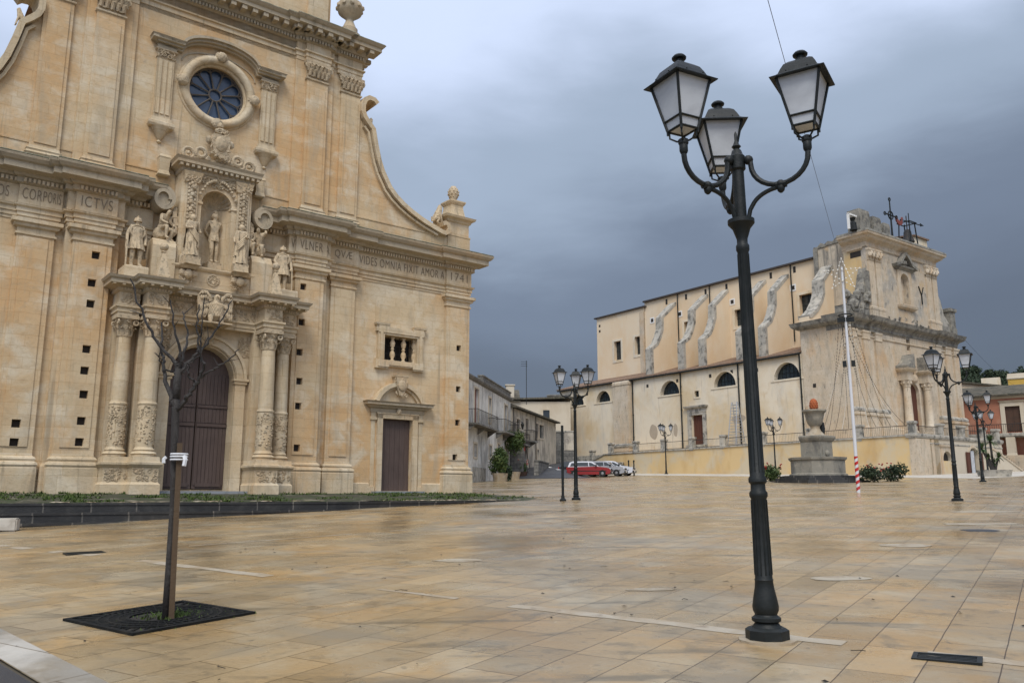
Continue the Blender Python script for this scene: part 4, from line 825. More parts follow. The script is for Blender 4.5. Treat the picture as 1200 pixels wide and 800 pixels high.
# aisle wall with lunettes and a side door, wall-local s = -Y
b = MB(); lun = [(-32.3, 1.25, 10.95), (-21.55, 1.42, 10.80), (-13.95, 1.42, 10.90), (-6.5, 1.45, 10.85), (-37.1, 1.25, 10.95)]
holes = [[(c - r, z)] + [(c + r, z)] + arc(c, z, r, 0, 180, 14)[1:-1] + [(c - r, z + .001)] for c, r, z in lun]
holes = [[(c + r * math.cos(PI * i / 14), z + r * 1.08 * math.sin(PI * i / 14)) for i in range(15)] for c, r, z in lun]
dh = rect(-18.55, -17.05, 5.2, 8.28); sw = rect(-18.03, -17.37, 10.15, 10.85)
b.prism(rect(-40.5, -4.8, -1, 13.05), 0, .7, 'y', holes + [dh, sw]); b.build('aisle_wall', m_aisle, c2, M=SIDE)
for c, r, z in lun:
    w = empty('lunette_window', (0, 0, 0)); w.parent = c2
    b = MB(); b.ribbon([(c + (r + .06) * math.cos(PI * i / 16), z + (r * 1.08 + .06) * math.sin(PI * i / 16)) for i in range(17)], .14, -.03, .0); b.box(c - r - .35, c + r + .35, -.07, .3, z - .16, z + .0); b.build('window_sill', m_aisle, w, M=SIDE)
    b = MB(); b.prism([(c + (r + .05) * math.cos(PI * i / 14), z - .02 + (r * 1.1) * math.sin(PI * i / 14)) for i in range(15)], .52, .54, 'y'); b.build('window_pane', m_dglass, w, M=SIDE)
    b = MB()
    for i in range(-2, 3): b.tube([(c + i * .42, .5, z), (c + i * .42, .5, z + math.sqrt(max(.05, 1 - (i * .42 / r) ** 2)) * r * 1.05)], .022, 5)
    b.tube([(c - r * .85, .5, z + .6), (c + r * .85, .5, z + .6)], .022, 5); b.build('window_bars', m_iron, w, M=SIDE)
dr = empty('side_door', (0, 0, 0)); dr.parent = c2
m_red = mat('dark_red_brown_door', (.105, .038, .022), [((.07, .028, .02), 2, .45, .7, (5, 5, .5))], .6)
b = MB(); b.box(-18.56, -17.04, .3, .36, 5.2, 8.3); [b.box(-18.5 + i * .25, -18.5 + i * .25 + .22, .27, .3, 5.25, 8.2) for i in range(6)]; b.build('door_leaf', m_red, dr, M=SIDE)
b = MB()
for s in (-1, 1): b.mould([(.03, 4.6), (.03, 5.2), (0, 5.25), (0, 8.3)], -17.8 + s * .78 + (0 if s > 0 else -.5), -17.8 + s * .78 + (.5 if s > 0 else 0), .10)
b.mould([(0, 8.28), (0, 8.5), (.03, 8.52), (.03, 8.9), (.15, 8.98), (.28, 9.1), (.32, 9.25), (0, 9.3)], -19.05, -16.55, .10); b.box(-19.0, -16.6, -.6, .1, 4.4, 5.16); b.build('door_surround', m_grey, dr, M=SIDE)
sm = empty('small_window', (0, 0, 0)); sm.parent = c2
b = MB(); b.prism(rect(-18.18, -17.22, 10.0, 11.0), -.05, 0, 'y', [rect(-18.0, -17.4, 10.18, 10.82)]); b.build('window_frame', m_aisle, sm, M=SIDE); MB().box(-18.1, -17.3, .3, .32, 10.1, 10.9).build('window_pane', m_dglass, sm, M=SIDE)
b = MB(); b.mould([(.1, -1), (.1, 5.6), (0, 5.75), (0, 12.5), (.08, 12.56), (.08, 12.8), (0, 13.0)], -30.0, -27.5, .55); b.build('stair_turret', m_front, c2, M=SIDE)
b = MB(); b.mould([(.12, 5.3), (.2, 5.5), (.05, 5.8)], -30.05, -27.45, .55, .2); b.build('turret_ledge', m_grey, c2, M=SIDE)
for s_ in (-4.95, -12.13, -19.84, -27.2, -30.25):
    b = MB(); b.tube([(s_, -.12, 4.9 if s_ > -20 else 4.3), (s_, -.12, 12.95)], .075, 8)
    for z in (6.5, 9, 11.5): b.ring((s_, -.12, z), .09, .03, 8, 4, 'z')
    b.build('drainpipe', m_iron, c2, M=SIDE)
b = MB(); b.tube([(-40.6, -.28, 13.03), (-4.75, -.28, 13.03)], .10, 8); b.build('gutter', m_iron, c2, M=SIDE)
for s_, z in ((-3.6, 9.9), (-9.9, 12.1), (-13.0, 12.3), (-18.0 + 2.2, 12.2), (-20.4, 12.2), (-24.9, 12.1), (-28.6, 9.5), (-35.2, 12.2)):
    b = MB(); b.box(s_ - .16, s_ + .16, -.012, .1, z - .18, z + .18); b.build('putlog_hole', m_hole, c2, M=SIDE)
for s_, z, w, h in ((-24.2, 6.9, .62, .85), (-12.4, 7.5, .85, .42), (-20.9, 6.9, .3, .7)):   # patches of bare render
    b = MB(); b.prism([(s_ + w * (1 + .25 * noise.noise(Vector((math.cos(t), math.sin(t), s_)))) * math.cos(t), z + h * (1 + .25 * noise.noise(Vector((math.cos(t), math.sin(t), s_ + 4)))) * math.sin(t)) for t in [i * PI / 12 for i in range(24)]], -.006, .05, 'y'); b.build('bare_patch', m_patch, c2, M=SIDE)
# aisle roof, nave wall
m_tile = mat('weathered_pantiles', (.25, .155, .10), [((.20, .15, .115), 1.5, .45, .66), ((.33, .22, .14), 6, .52, .7)], .9, (30, .5), (.26, .5, .02, (.5, .45, .4), (.3, .3, .3)))
b = MB(); b.prism([(-.35, 13.02), (-.35, 13.14), (5.0, 15.3), (5.0, 15.0), (.2, 13.0)], -4.9, -40.7, 'y') if False else b.prism([(-.35, 13.10), (-.35, 13.22), (5.02, 14.72), (5.02, 14.5)], 4.85, 40.8, 'y'); b.build('aisle_roof', m_tile, c2)
nw_ = []
for s_, z0, z1, w in ((-31.0, 17.0, 19.3, 1.25), (-22.95, 17.85, 19.85, 1.35), (-15.6, 18.05, 19.95, 1.35), (-7.3, 17.85, 20.0, 1.5)): nw_.append((s_, z0, z1, w))
b = MB(); b.prism(rect(-29.95, -3.0, 12, 23.35), 5.0, 5.7, 'y', [rect(s_ - w / 2, s_ + w / 2, z0, z1) for s_, z0, z1, w in nw_[1:]]); b.build('nave_wall', m_nave, c2, M=SIDE)
b = MB(); b.prism(rect(-38.6, -29.95, 12, 22.75), 4.85, 5.7, 'y', [rect(-35.4, -34.1, 16.8, 19.25), rect(-31.65, -30.4, 17.0, 19.3)]); b.build('choir_wall', m_nave, c2, M=SIDE)
b = MB(); b.mould([(0, 14.5), (0, 22.3)], -30.7, -29.95, -4.78, -5.0); b.build('wall_strip', m_front, c2, M=SIDE)
for s_, z0, z1, w in nw_ + [(-34.75, 16.8, 19.25, 1.3)]:
    y = 4.85 if s_ < -30 else 5.0
    wi = empty('nave_window', (0, 0, 0)); wi.parent = c2
    if s_ == -31.0: s_ = -31.02
    b = MB(); b.prism(rect(s_ - w / 2 - .28, s_ + w / 2 + .28, z0 - .3, z1 + .25), y - .05, y, 'y', [rect(s_ - w / 2 + .02, s_ + w / 2 - .02, z0 + .02, z1 - .02)]); b.build('window_frame', m_aisle, wi, M=SIDE)
    b = MB(); b.box(s_ - w / 2 - .05, s_ + w / 2 + .05, y + .45, y + .47, z0 - .05, z1 + .05); b.build('window_pane', m_dglass, wi, M=SIDE)
    b = MB(); b.box(s_ - .03, s_ + .03, y + .42, y + .45, z0, z1); b.box(s_ - w / 2, s_ + w / 2, y + .42, y + .45, (z0 + z1) / 2 - .03, (z0 + z1) / 2 + .03); b.build('window_bars', m_iron, wi, M=SIDE)
for s_ in (-26.25, -23.15, -20.2, -17.2, -14.2, -11.3, -8.4): b = MB(); b.box(s_ - .15, s_ + .15, 4.985, 5.1, 22.45, 23.1); b.build('eave_vent', m_hole, c2, M=SIDE)
m_wh = mat('white_paint', (.72, .71, .68), [], .7)
for s_ in (-28.7, -24.2, -16.5, -8.7):
    v = MB(); v.prism(rect(s_ - .36, s_ + .36, 20.55, 21.27), 4.96, 5.0, 'y', [rect(s_ - .22, s_ + .22, 20.69, 21.13)]); vf = v.build('square_vent', m_wh, c2, M=SIDE); MB().box(s_ - .23, s_ + .23, 4.985, 5.05, 20.68, 21.14).build('vent_hole', m_hole, vf, M=SIDE)
for s_, z in ((-26.0, 14.9), (-13.4, 15.2), (-6.5, 15.2)): b = MB(); b.box(s_ - .2, s_ + .2, 4.985, 5.1, z - .3, z + .3); b.build('low_vent', m_hole, c2, M=SIDE)
for s_ in (-38.3, -38.3): pass
b = MB(); b.box(-38.2, -37.9, 4.83, 4.9, 21.6, 21.9); b.box(-38.2, -37.9, 4.83, 4.9, 20.9, 21.2); b.build('putlog_hole', m_hole, c2, M=SIDE)
b = MB(); b.box(-38.9, -29.6, 4.6, 6, 22.74, 22.9); b.box(-29.98, -5.2, 4.7, 6, 23.34, 23.52); b.build('nave_eave', mat('dark_eave', (.055, .045, .04), [], .8), c2, M=SIDE)
b = MB(); b.prism([(4.9, 23.4), (15.7, 23.4), (10.3, 25.0)], 3.1, 29.9, 'y'); b.prism([(5, 22.8), (15.6, 22.8), (10.3, 24.4)], 29.95, 38.7, 'y'); b.build('nave_roof', m_tile, c2)
b = MB(); b.box(5.7, 19.8, .8, 38.4, -1, 13.0); b.box(5.7, 15.0, .8, 38.5, 13.0, 22.7); b.build('church_body', m_nave, c2)
# flying buttresses
for y, t in ((25.2, .46), (20.3, .42), (17.35, .42), (12.35, .42), (9.55, .42)):
    line = [(5.05, 22.3), (4.6, 21.95), (3.0, 20.6), (2.66, 20.3), (2.60, 18.9), (2.2, 17.9), (1.70, 17.05), (1.0, 16.55), (.80, 16.4), (.78, 13.2)]
    b = MB(); b.prism([(5.02, 13.0)] + line + [(.78, 12.9)], y - t, y + t, 'y'); bt = b.build('flying_buttress', m_nave, c2)
    b = MB(); b.ribbon([(a - .03, z + .02) for a, z in line], .34, y - t - .03, y + t + .03); b.build('buttress_coping', m_grey, bt)
    if y in (20.3, 9.55, 25.2):
        b = MB(); b.tube([(4.86, y - t - .35, 15.3), (4.86, y - t - .35, 23.3)], .07, 6); b.build('drainpipe', m_iron, c2)
line = [(5.05, 22.4), (4.5, 21.9), (3.0, 20.4), (2.9, 19.1), (2.5, 18.3), (1.7, 17.3), (.7, 16.6), (.3, 16.5)]
b = MB(); b.prism([(5.02, 12.9)] + line + [(.3, 12.9)], 3.9, 5.0, 'y'); bt = b.build('flying_buttress', m_nave, c2); b = MB(); b.ribbon(line, .34, 3.83, 5.07); b.build('buttress_coping', m_grey, bt)
# ---- front block
b = MB(); dX = 10.3
fd = [(dX - .85, 4.0), (dX + .85, 4.0), (dX + .85, 9.6)] + arc(dX, 9.6, .85, 0, 180, 14)[1:-1] + [(dX - .85, 9.6)]
sn = [(dX - .32, 13.7), (dX + .32, 13.7), (dX + .32, 14.9)] + arc(dX, 14.9, .32, 0, 180, 8)[1:-1] + [(dX - .32, 14.9)]
b.prism(rect(0, 19.9, -1, 16.05), 0, .8, 'y', [fd, sn]); b.box(.002, 5.0, .8, 4.75, -1, 16.0); b.build('front_wall', m_front, c2)
b = MB(); b.box(dX - .5, dX + .5, .75, .8, 13.5, 15.4); b.build('niche_recess', m_front, c2)
b = MB(); b.box(dX - 1, dX + 1, .10, .16, 4, 10.6); b.build('front_door', m_red, c2)
COR2 = [(.0, 14.75), (.0, 14.95), (.06, 15.0), (.06, 15.25), (.15, 15.35), (.2, 15.45), (.5, 15.6), (.62, 15.72), (.70, 15.95), (.75, 16.08), (.2, 16.2)]
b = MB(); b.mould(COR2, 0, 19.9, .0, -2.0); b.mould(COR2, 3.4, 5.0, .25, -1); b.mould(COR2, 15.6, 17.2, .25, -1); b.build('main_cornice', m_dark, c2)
b = MB(); b.mould([(x_, z - .25) for x_, z in COR2[5:]], 0, 4.7, 0.02) ; b.build('side_cornice', m_dark, c2, M=SIDE @ Matrix.Translation((-4.7, 0, 0)))
for xa in (.25, 2.35, 4.35, 15.15, 17.15, 18.75):
    w = 1.0
    p = MB().mould([(.12, 4.3), (.12, 6.9), (.22, 7.0), (.22, 7.2), (.08, 7.3), (.14, 7.4), (.14, 7.55), (0, 7.7)], xa, xa + w, .22).build('front_pilaster', m_front, c2)
    MB().mould([(0, 7.6), (0, 13.9), (.08, 14.0), (.05, 14.1), (.05, 14.5), (.12, 14.6), (.12, 14.76), (0, 14.78)], xa, xa + w, .16).build('pilaster_shaft', m_front, p)
    MB().mould([(.10, 7.25), (.2, 7.32), (.2, 7.5), (.06, 7.68)], xa, xa + w, .22, -.0).build('pilaster_ledge', m_grey, p)
b = MB(); b.mould([(0, 14.2), (.08, 14.26), (.08, 14.36), (0, 14.4)], .0, 19.9, .03); b.mould([(.1, 4.0), (.1, 6.0), (.02, 6.1)], 0, 9.2, .08); b.mould([(.1, 4.0), (.1, 6.0), (.02, 6.1)], 11.4, 19.9, .08); b.build('front_string_course', m_front, c2)
pt = empty('front_portal', (0, 0, 0)); pt.parent = c2
for s in (-1, 1):
    x = dX + s * 1.85
    b = MB(); b.mould([(.08, 4.3), (.08, 5.8), (0, 5.9), (0, 6.3)], x - .48, x + .48, .95); b.lathe([(.46, 6.3), (.46, 6.5), (.38, 6.6), (.36, 8.0), (.31, 9.9), (.36, 9.95), (.36, 10.05)], x, -.5, 16); b.build('portal_column', m_front, pt, True)
    b = MB(); b.lathe([(.34, 10.0), (.40, 10.2), (.44, 10.4), (.52, 10.6)], x, -.5, 12); [b.ico((x + .42 * math.cos(a), -.5 + .42 * math.sin(a), 10.35), .12, (1, 1, 1.4), 1) for a in [i * .785 for i in range(8)]]; b.build('column_capital', m_front, pt)
    b = MB(); b.mould([(0, 10.6), (0, 11.35), (.1, 11.4), (.3, 11.55), (.36, 11.7), (.1, 11.78)], x - .5, x + .5, .95); b.build('portal_entablature', m_front, pt)
    rp = [(x - s * -.75, 12.9), (x + s * .75, 13.05), (x + s * .4, 13.4), (x - s * .1, 13.9), (x - s * .75, 14.35), (x - s * .75, 12.9)]
    b = MB(); b.prism([(x + s * .8, 11.76), (x + s * .8, 11.95), (x + s * .35, 12.15), (x - s * .2, 12.6), (x - s * .55, 13.1), (x - s * .55, 11.76)], -1.2, 0, 'y'); b.build('broken_pediment', m_dark, pt)
b = MB(); b.ribbon(arc(dX, 9.6, 1.0, 0, 180, 16), .28, -.2, 0); b.mould([(0, 4.2), (0, 9.6)], dX - 1.14, dX - .86, .2); b.mould([(0, 4.2), (0, 9.6)], dX + .86, dX + 1.14, .2); b.ico((dX, -.3, 10.9), .4, (1, .8, 1), 2, .2); b.relief(dX - .8, dX + .8, 10.8, 12.3, .1, 40, .2, 5); b.build('portal_arch', m_front, pt)
# upper storey
ux0, ux1 = 4.15, 17.0
ni = [(dX + .2 - .75, 18.3), (dX + .2 + .75, 18.3), (dX + .2 + .75, 20.6)] + arc(dX + .2, 20.6, .75, 0, 180, 12)[1:-1] + [(dX + .2 - .75, 20.6)]
b = MB(); b.prism(rect(ux0, ux1, 16.1, 23.9), 0, .5, 'y', [ni]); b.build('upper_front', mat('stained_upper_front', (.50, .42, .315), [((.34, .32, .28), .45, .46, .58, (1, 1, .8), .9), ((.52, .39, .24), .6, .54, .68), ((.16, .15, .13), 2.2, .58, .68, (1.6, 1.6, .4), .8), ((.55, .49, .40), 3, .54, .7)], .93, (10, .35), (1.1, .45, .006, (.85, .8, .75), (.08, .09, .1))), c2)
b = MB(); b.box(ux0 + .01, ux1 - .01, .5, 2.3, 16.1, 23.85); b.build('upper_return', m_yel, c2)
b = MB(); b.box(ux0 - .015, ux0 + .3, .5, 1.6, 22.2, 22.75); b.build('return_slot', m_hole, c2)
b = MB(); b.mould([(0, 22.8), (.2, 22.9), (.2, 23.05), (0, 23.1)], 0, 1.2, .0); b.build('slot_ledge', m_front, c2, M=SIDE @ Matrix.Translation((-1.7, ux0, 0)))
UC2 = [(0, 22.9), (0, 23.05), (.06, 23.1), (.06, 23.5), (.2, 23.62), (.5, 23.8), (.62, 24.0), (.8, 24.1), (.85, 24.35), (.3, 24.5)]
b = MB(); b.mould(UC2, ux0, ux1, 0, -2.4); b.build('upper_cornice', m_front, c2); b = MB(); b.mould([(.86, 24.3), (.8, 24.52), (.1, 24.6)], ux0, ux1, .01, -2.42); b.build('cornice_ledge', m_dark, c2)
for xa in (ux0 + .15, ux0 + 1.3, ux1 - 2.3, ux1 - 1.15):
    p = MB().mould([(.08, 16.1), (.08, 16.9), (.12, 17.0), (.12, 17.2), (0, 17.3), (0, 21.7), (.06, 21.75)], xa, xa + .9, .14).build('upper_pilaster', m_front, c2)
    b = MB(); b.mould([(0, 21.7), (.12, 22.6), (.18, 22.7), (.18, 22.9)], xa, xa + .9, .14); [b.ico((xa + .45 + rg_, -.3, 22.2 + .2 * (i % 2)), .25, (1, .7, 1.1), 1, .2, i) for i, rg_ in enumerate((-.4, -.15, .15, .4))]; b.build('pilaster_capital', m_front, p)
b = MB(); b.box(dX - .8, dX + 1.2, .48, .52, 18, 21.6); b.build('niche_recess', m_front, c2)
nx_ = dX + .2
b = MB(); b.prism([(nx_ - 1.25, 18.0), (nx_ + 1.25, 18.0), (nx_ + 1.25, 21.6), (nx_ - 1.25, 21.6)], -.14, 0, 'y', [ni]); b.mould([(0, 17.7), (.2, 17.85), (.25, 18.05), (0, 18.1)], nx_ - 1.3, nx_ + 1.3, .2); b.build('niche_frame', m_front, c2)
b = MB(); b.mould([(0, 21.6), (.1, 21.7), (.3, 21.85), (.35, 22.0)], nx_ - 1.5, nx_ + 1.5, .15); b.ribbon([(nx_ - 1.9, 21.95), (nx_ - 1.0, 22.25), (nx_ - .6, 22.8), (nx_, 23.3), (nx_ + .6, 22.8), (nx_ + 1.0, 22.25), (nx_ + 1.9, 21.95)], .28, -.55, 0); b.ico((nx_, -.25, 22.4), .4, (1, .5, .7), 1, .2); b.build('niche_pediment', m_dark, c2)
b = MB(); b.box(nx_ - 1.2, nx_ + 1.2, -.05, 0, 16.2, 17.5); b.build('panel_below_niche', m_front, c2)
b = MB(); b.mould([(0, 16.15), (0, 16.9), (.05, 16.95)], 0.3, 4.0, .0, -1.2); b.mould([(0, 16.15), (0, 17.0)], 17.1, 20.3, 0, -1.2); b.relief(4.2, 17, 16.25, 16.9, .05, 30, .15, 3); b.build('broken_balustrade', m_dark, c2)
b = MB(); b.mould([(0, 16.1), (0, 18.6), (.15, 18.7), (.15, 19.0), (0, 19.05)], 18.9, 19.9, .1, -.9); b.build('end_pedestal', m_dark, c2)
b = MB()   # remains of the volutes
b.prism([(4.15, 16.1), (4.15, 21.0), (3.8, 20.2), (3.5, 19.2), (2.9, 18.1), (1.8, 17.4), (1.2, 17.2), (1.0, 16.1)], .1, .9, 'y'); b.ring((1.6, .0, 17.0), .5, .2, 14, 6)
for i in range(16): b.ico((random.uniform(1.2, 3.9), random.uniform(-.1, .8), random.uniform(16.4, 18.6)), random.uniform(.25, .5), (1, 1, 1.3), 1, .35, i)
b.box(3.7, 4.2, -.15, .25, 17.6, 20.6); b.build('ruined_volute', m_dark, c2)
b = MB(); b.prism([(17.0, 16.1), (17.0, 20.4), (17.6, 19.6), (18.0, 18.2), (18.9, 17.4), (19.4, 16.1)], .1, .9, 'y'); b.build('ruined_volute', m_grey, c2)
# lump of masonry between the upper front and the nave
b = MB(); pr = [(4.3 + 0, 16.0)]
b.prism([(2.3, 16.0), (5.7, 16.0), (5.7, 24.4), (5.3, 24.3), (4.9, 24.6), (4.5, 24.35), (4.1, 24.6), (3.6, 24.4), (3.2, 24.7), (2.3, 24.6)], 4.6, 9.0, 'x')
b.build('masonry_pier', mat('streaked_pier_stone', (.50, .43, .33), [((.16, .15, .13), .8, .50, .60, (2.5, 2.5, .12), .85), ((.38, .33, .26), 2, .48, .66), ((.52, .38, .23), .6, .55, .7)], .95, (9, .5)), c2)
b = MB(); b.prism([(2.3, 24.3), (5.75, 24.1), (5.75, 24.35), (5.3, 24.32), (4.9, 24.66), (4.5, 24.42), (4.1, 24.66), (3.6, 24.5), (3.2, 24.78), (2.3, 24.68)], 4.52, 9.05, 'x'); b.box(4.5, 5, 5.3, 5.8, 19, 24.2); b.build('pier_top', m_dark, c2)
for xa, w, zt in ((4.1, 1.75, 26.9), (6.45, 1.35, 26.6), (8.3, 1.1, 26.3)):
    b = MB(); b.mould([(0, 24.5), (0, zt - .3), (-.05, zt)], xa, xa + w, -.3, -1.6); b.build('parapet_stump', m_dark, c2)
b = MB(); b.box(5.5, 9.6, .9, 1.3, 24.5, 25.9); b.build('parapet_stump', m_dark, c2)
b = MB(); b.box(14.4, 16.95, .6, 4, 22.5, 26.1); b.build('roof_hut', m_aisle, c2); b = MB(); b.prism([(.4, 26.05), (4.2, 26.6), (4.2, 26.75), (.4, 26.2)], 14.2, 17.1, 'x'); b.build('roof_hut_cover', m_tile, c2)
b = MB(); b.box(2.5, 3.0, .5, 1.2, 24.6, 25.8) if False else None
for x_, z_, k_ in ((13.6, 19.6, 1.0), (15.0, 21.2, .8)):   # iron wall anchors
    b = MB(); b.tube([(x_, -.06, z_ - .9 * k_), (x_, -.06, z_)], .06, 5); b.tube([(x_, -.06, z_), (x_ - .45 * k_, -.06, z_ + .9 * k_)], .05, 5); b.tube([(x_, -.06, z_), (x_ + .45 * k_, -.06, z_ + .9 * k_)], .05, 5); b.build('wall_anchor', m_iron, c2)
# ornaments on the roof: things of their own
def c2thing(name, label, cat, x, y, z, group=None): return empty(name, c2p(x, y, z), R(36), label, cat, group)
cr_ = c2thing('iron_cross', 'dark wrought iron cross on the roof of the far church', 'cross', 9.7, .3, 24.55)
b = MB(); b.tube([(0, 0, 0), (0, 0, 4.3)], [.11, .06], 8); b.build('shaft', m_iron, cr_); b = MB(); b.tube([(-.9, 0, 2.75), (.9, 0, 2.75)], .07, 6)
for q in ((-1.05, 2.75), (1.05, 2.75), (0, 4.4)): b.ring((q[0], 0, q[1]), .16, .06, 10, 5)
b.ring((0, 0, 2.75), .42, .07, 16, 6); b.build('cross_arms', m_iron, cr_)
bc = c2thing('bell_frame', 'dark iron bell cage on the roof of the far church', 'bell frame', 13.0, .5, 24.55)
b = MB()
for sx in (-.65, .65):
    for sy in (-.65, .65): b.tube([(sx, sy, 0), (sx * .8, sy * .8, 2.7)], .07, 6)
for z in (0.2, 2.6): b.tube([(-.65, -.65, z), (.65, -.65, z), (.65, .65, z), (-.65, .65, z)], .06, 6, True)
b.build('cage', m_iron, bc); b = MB(); b.lathe([(.62, .6), (.58, .75), (.42, 1.1), (.36, 1.7), (.25, 1.9), (.05, 2.0)], 0, 0, 16); b.tube([(0, 0, 2), (0, 0, 3.4)], .06, 6); b.build('bell', m_rail, bc, True)
wv = c2thing('weather_vane', 'rusty red rooster weather vane above the bell cage', 'weather vane', 13.5, .5, 27.15)
b = MB(); b.tube([(0, 0, 0), (0, 0, 1.2)], .05, 6); b.tube([(-1.6, 0, .2), (2.3, 0, .35)], .05, 6); b.prism([(2.2, .2), (2.9, .4), (2.2, .55)], -.03, .03, 'y'); b.build('arrow', m_iron, wv)
m_roo = mat('rusty_red_metal', (.20, .055, .045), [], .7)
b = MB(); b.prism([(-1.0, 1.3), (-.6, 1.0), (-.2, .85), (.25, 1.0), (.5, 1.3), (.45, 1.75), (.7, 1.85), (.5, 2.1), (.3, 2.0), (.2, 1.55), (-.2, 1.4), (-.5, 1.5), (-.8, 2.0), (-1.15, 1.9)], -.05, .05, 'y'); o = b.build('rooster', m_roo, wv); 
for v in o.data.vertices: v.co.x = v.co.x * .8 - 1.7; v.co.z = v.co.z * .8 - 1.15
b = MB(); b.tube([(-1.7, 0, .22), (-1.7, 0, -.3)], .04, 5); b.build('rooster_rod', m_iron, wv)
# floodlight bracket at the left corner
fb = c2thing('roof_lamp', 'small white framed floodlight bracket at the left corner of the far church roof', 'floodlight', 3.3, .5, 24.55)
b = MB(); b.box(-.9, .5, -.1, .1, 1.4, 1.55); b.box(-.9, -.75, -.1, .1, 0, 1.5); b.build('bracket', m_wh, fb); MB().lathe([(.35, 0), (.3, .7), (.15, .9), (.3, 1.2), (.05, 1.3)], -.1, 0, 10).build('lamp_head', m_iron, fb)

# ---- terrace, retaining wall, railing
rt = empty('retaining_wall', Kc, R(36), 'long yellow plastered retaining wall under the terrace of the far church', 'wall')
def ramp(y): return 4.62 if y < 29 else 4.62 - (y - 29) * .30
prof = [(-7.0, 4.62), (29, 4.50), (31.5, 3.7), (34, 3.2), (41, 2.6)]
b = MB(); b.prism([(-7.0, -.5)] + prof + [(41, -.5)], -3.0, .6, 'x'); b.build('wall_face', m_yel, rt)
b = MB(); b.ribbon([(-y, z + .04) for y, z in prof[::-1]], .12, -3.1, -2.5); b.build('wall_cap', m_grey, rt, M=SIDE)
# front part: pale wall with two openings
d1 = [(1.0, 1.2), (2.35, 1.2), (2.35, 2.85)] + arc(1.675, 2.85, .675, 0, 180, 10)[1:-1] + [(1.0, 2.85)]
d2 = [(5.35, .5), (7.0, .5), (7.0, 3.1)] + arc(6.175, 3.1, .825, 0, 180, 10)[1:-1] + [(5.35, 3.1)]
fw = empty('front_terrace_wall', Kc, R(36), 'pale plastered terrace wall with two arched openings right of the yellow wall', 'wall')
b = MB(); b.prism(rect(-2.99, 11.5, -.5, 4.62), -7.0, -6.4, 'y', [d1, d2]); b.box(-2.98, 11.5, -6.4, 0, -.5, 4.55); b.build('wall_face', m_pale, fw)
b = MB(); b.mould([(.08, 4.45), (.15, 4.6), (.15, 4.75), (0, 4.8)], -3.02, 11.5, 7.0, 6.3); b.mould([(.0, 4.0), (.05, 4.05), (.05, 4.12), (0, 4.15)], -2.9, 11.5, 7.0, 6.95); b.build('wall_cap', m_grey, fw)
b = MB(); b.mould([(0, -.5), (0, 4.4)], -3.02, -.9, 7.06, 6.5); b.mould([(.0, -.5), (0, 4.4)], -.6, -.2, 7.04, 6.9); b.build('corner_quoin', m_front, fw)
b = MB(); b.prism([(.72, -.3), (2.63, -.3), (2.63, 3.8), (.72, 3.8)], -7.06, -7.0, 'y', [d1]); b.mould([(0, 3.8), (.12, 3.9), (.15, 4.05)], .7, 2.65, 7.06, 7.0); b.build('opening_frame', m_front, fw)
b = MB(); b.box(.95, 2.4, -6.95, -6.9, -.2, 2.75); b.build('opening_panel', m_yel, fw); MB().box(.9, 2.45, -6.75, -6.7, 2.0, 3.8).build('opening_back', m_hole, fw)
b = MB(); b.ribbon(arc(6.175, 3.1, .95, 0, 180, 14), .2, -7.07, -6.95); b.build('opening_frame', m_front, fw)
b = MB(); b.box(5.2, 7.2, -6.7, -6.65, .3, 4); b.build('opening_back', m_hole, fw); b = MB(); b.box(5.95, 6.5, -6.9, -6.86, .5, 3.7); b.build('inner_door', m_frost, fw)
for xa, xb in ((4.75, 5.33), (7.02, 7.6)): b = MB(); b.box(xa, xb, -7.12, -7.06, 1.2, 3.55); b.box(xa + .06, xb - .06, -7.14, -7.12, 1.35, 3.4); b.build('shutter', m_red, fw)
# railing piers and railings along the terrace
rl = empty('terrace_railing', Kc, R(36), 'row of stone piers and dark iron railing on the terrace edge of the far church', 'railing')
piers = [(-3 + .25, y) for y in (31.3, 28.15, 24.2, 20.05, 16.15, 12.2, 7.5, 2.5, -2.2, -6.7)] + [(x, -6.7) for x in (1.5, 5.0, 8.7, 11.2)]
for x, y in piers:
    z = 4.5 if y < 29 else 3.85
    b = MB(); b.mould([(.04, z - .1), (.04, z + .25), (0, z + .3), (0, z + 1.0), (.05, z + 1.05), (.09, z + 1.12), (.09, z + 1.25), (0, z + 1.28)], x - .24, x + .24, -y + .24, -y - .24); b.build('railing_pier', m_grey, rl)
for (xa, ya), (xb, yb) in zip(piers[1:], piers[2:]):
    b = MB(); L_ = math.hypot(xb - xa, yb - ya); n = int(L_ / .16)
    b.tube([(xa, ya, 5.45), (xb, yb, 5.45)], .026, 5); b.tube([(xa, ya, 4.72), (xb, yb, 4.72)], .03, 5)
    for i in range(1, n): t = i / n; b.tube([(xa + (xb - xa) * t, ya + (yb - ya) * t, 4.6), (xa + (xb - xa) * t, ya + (yb - ya) * t, 5.45)], .010, 4)
    b.build('railing_panel', m_rail, rl)
b = MB(); (xa, ya), (xb, yb) = piers[0], piers[1]; b.box(xa - .12, xa + .12, yb, ya + 5, 3.3, 4.5); b.build('low_parapet', m_grey, rl)
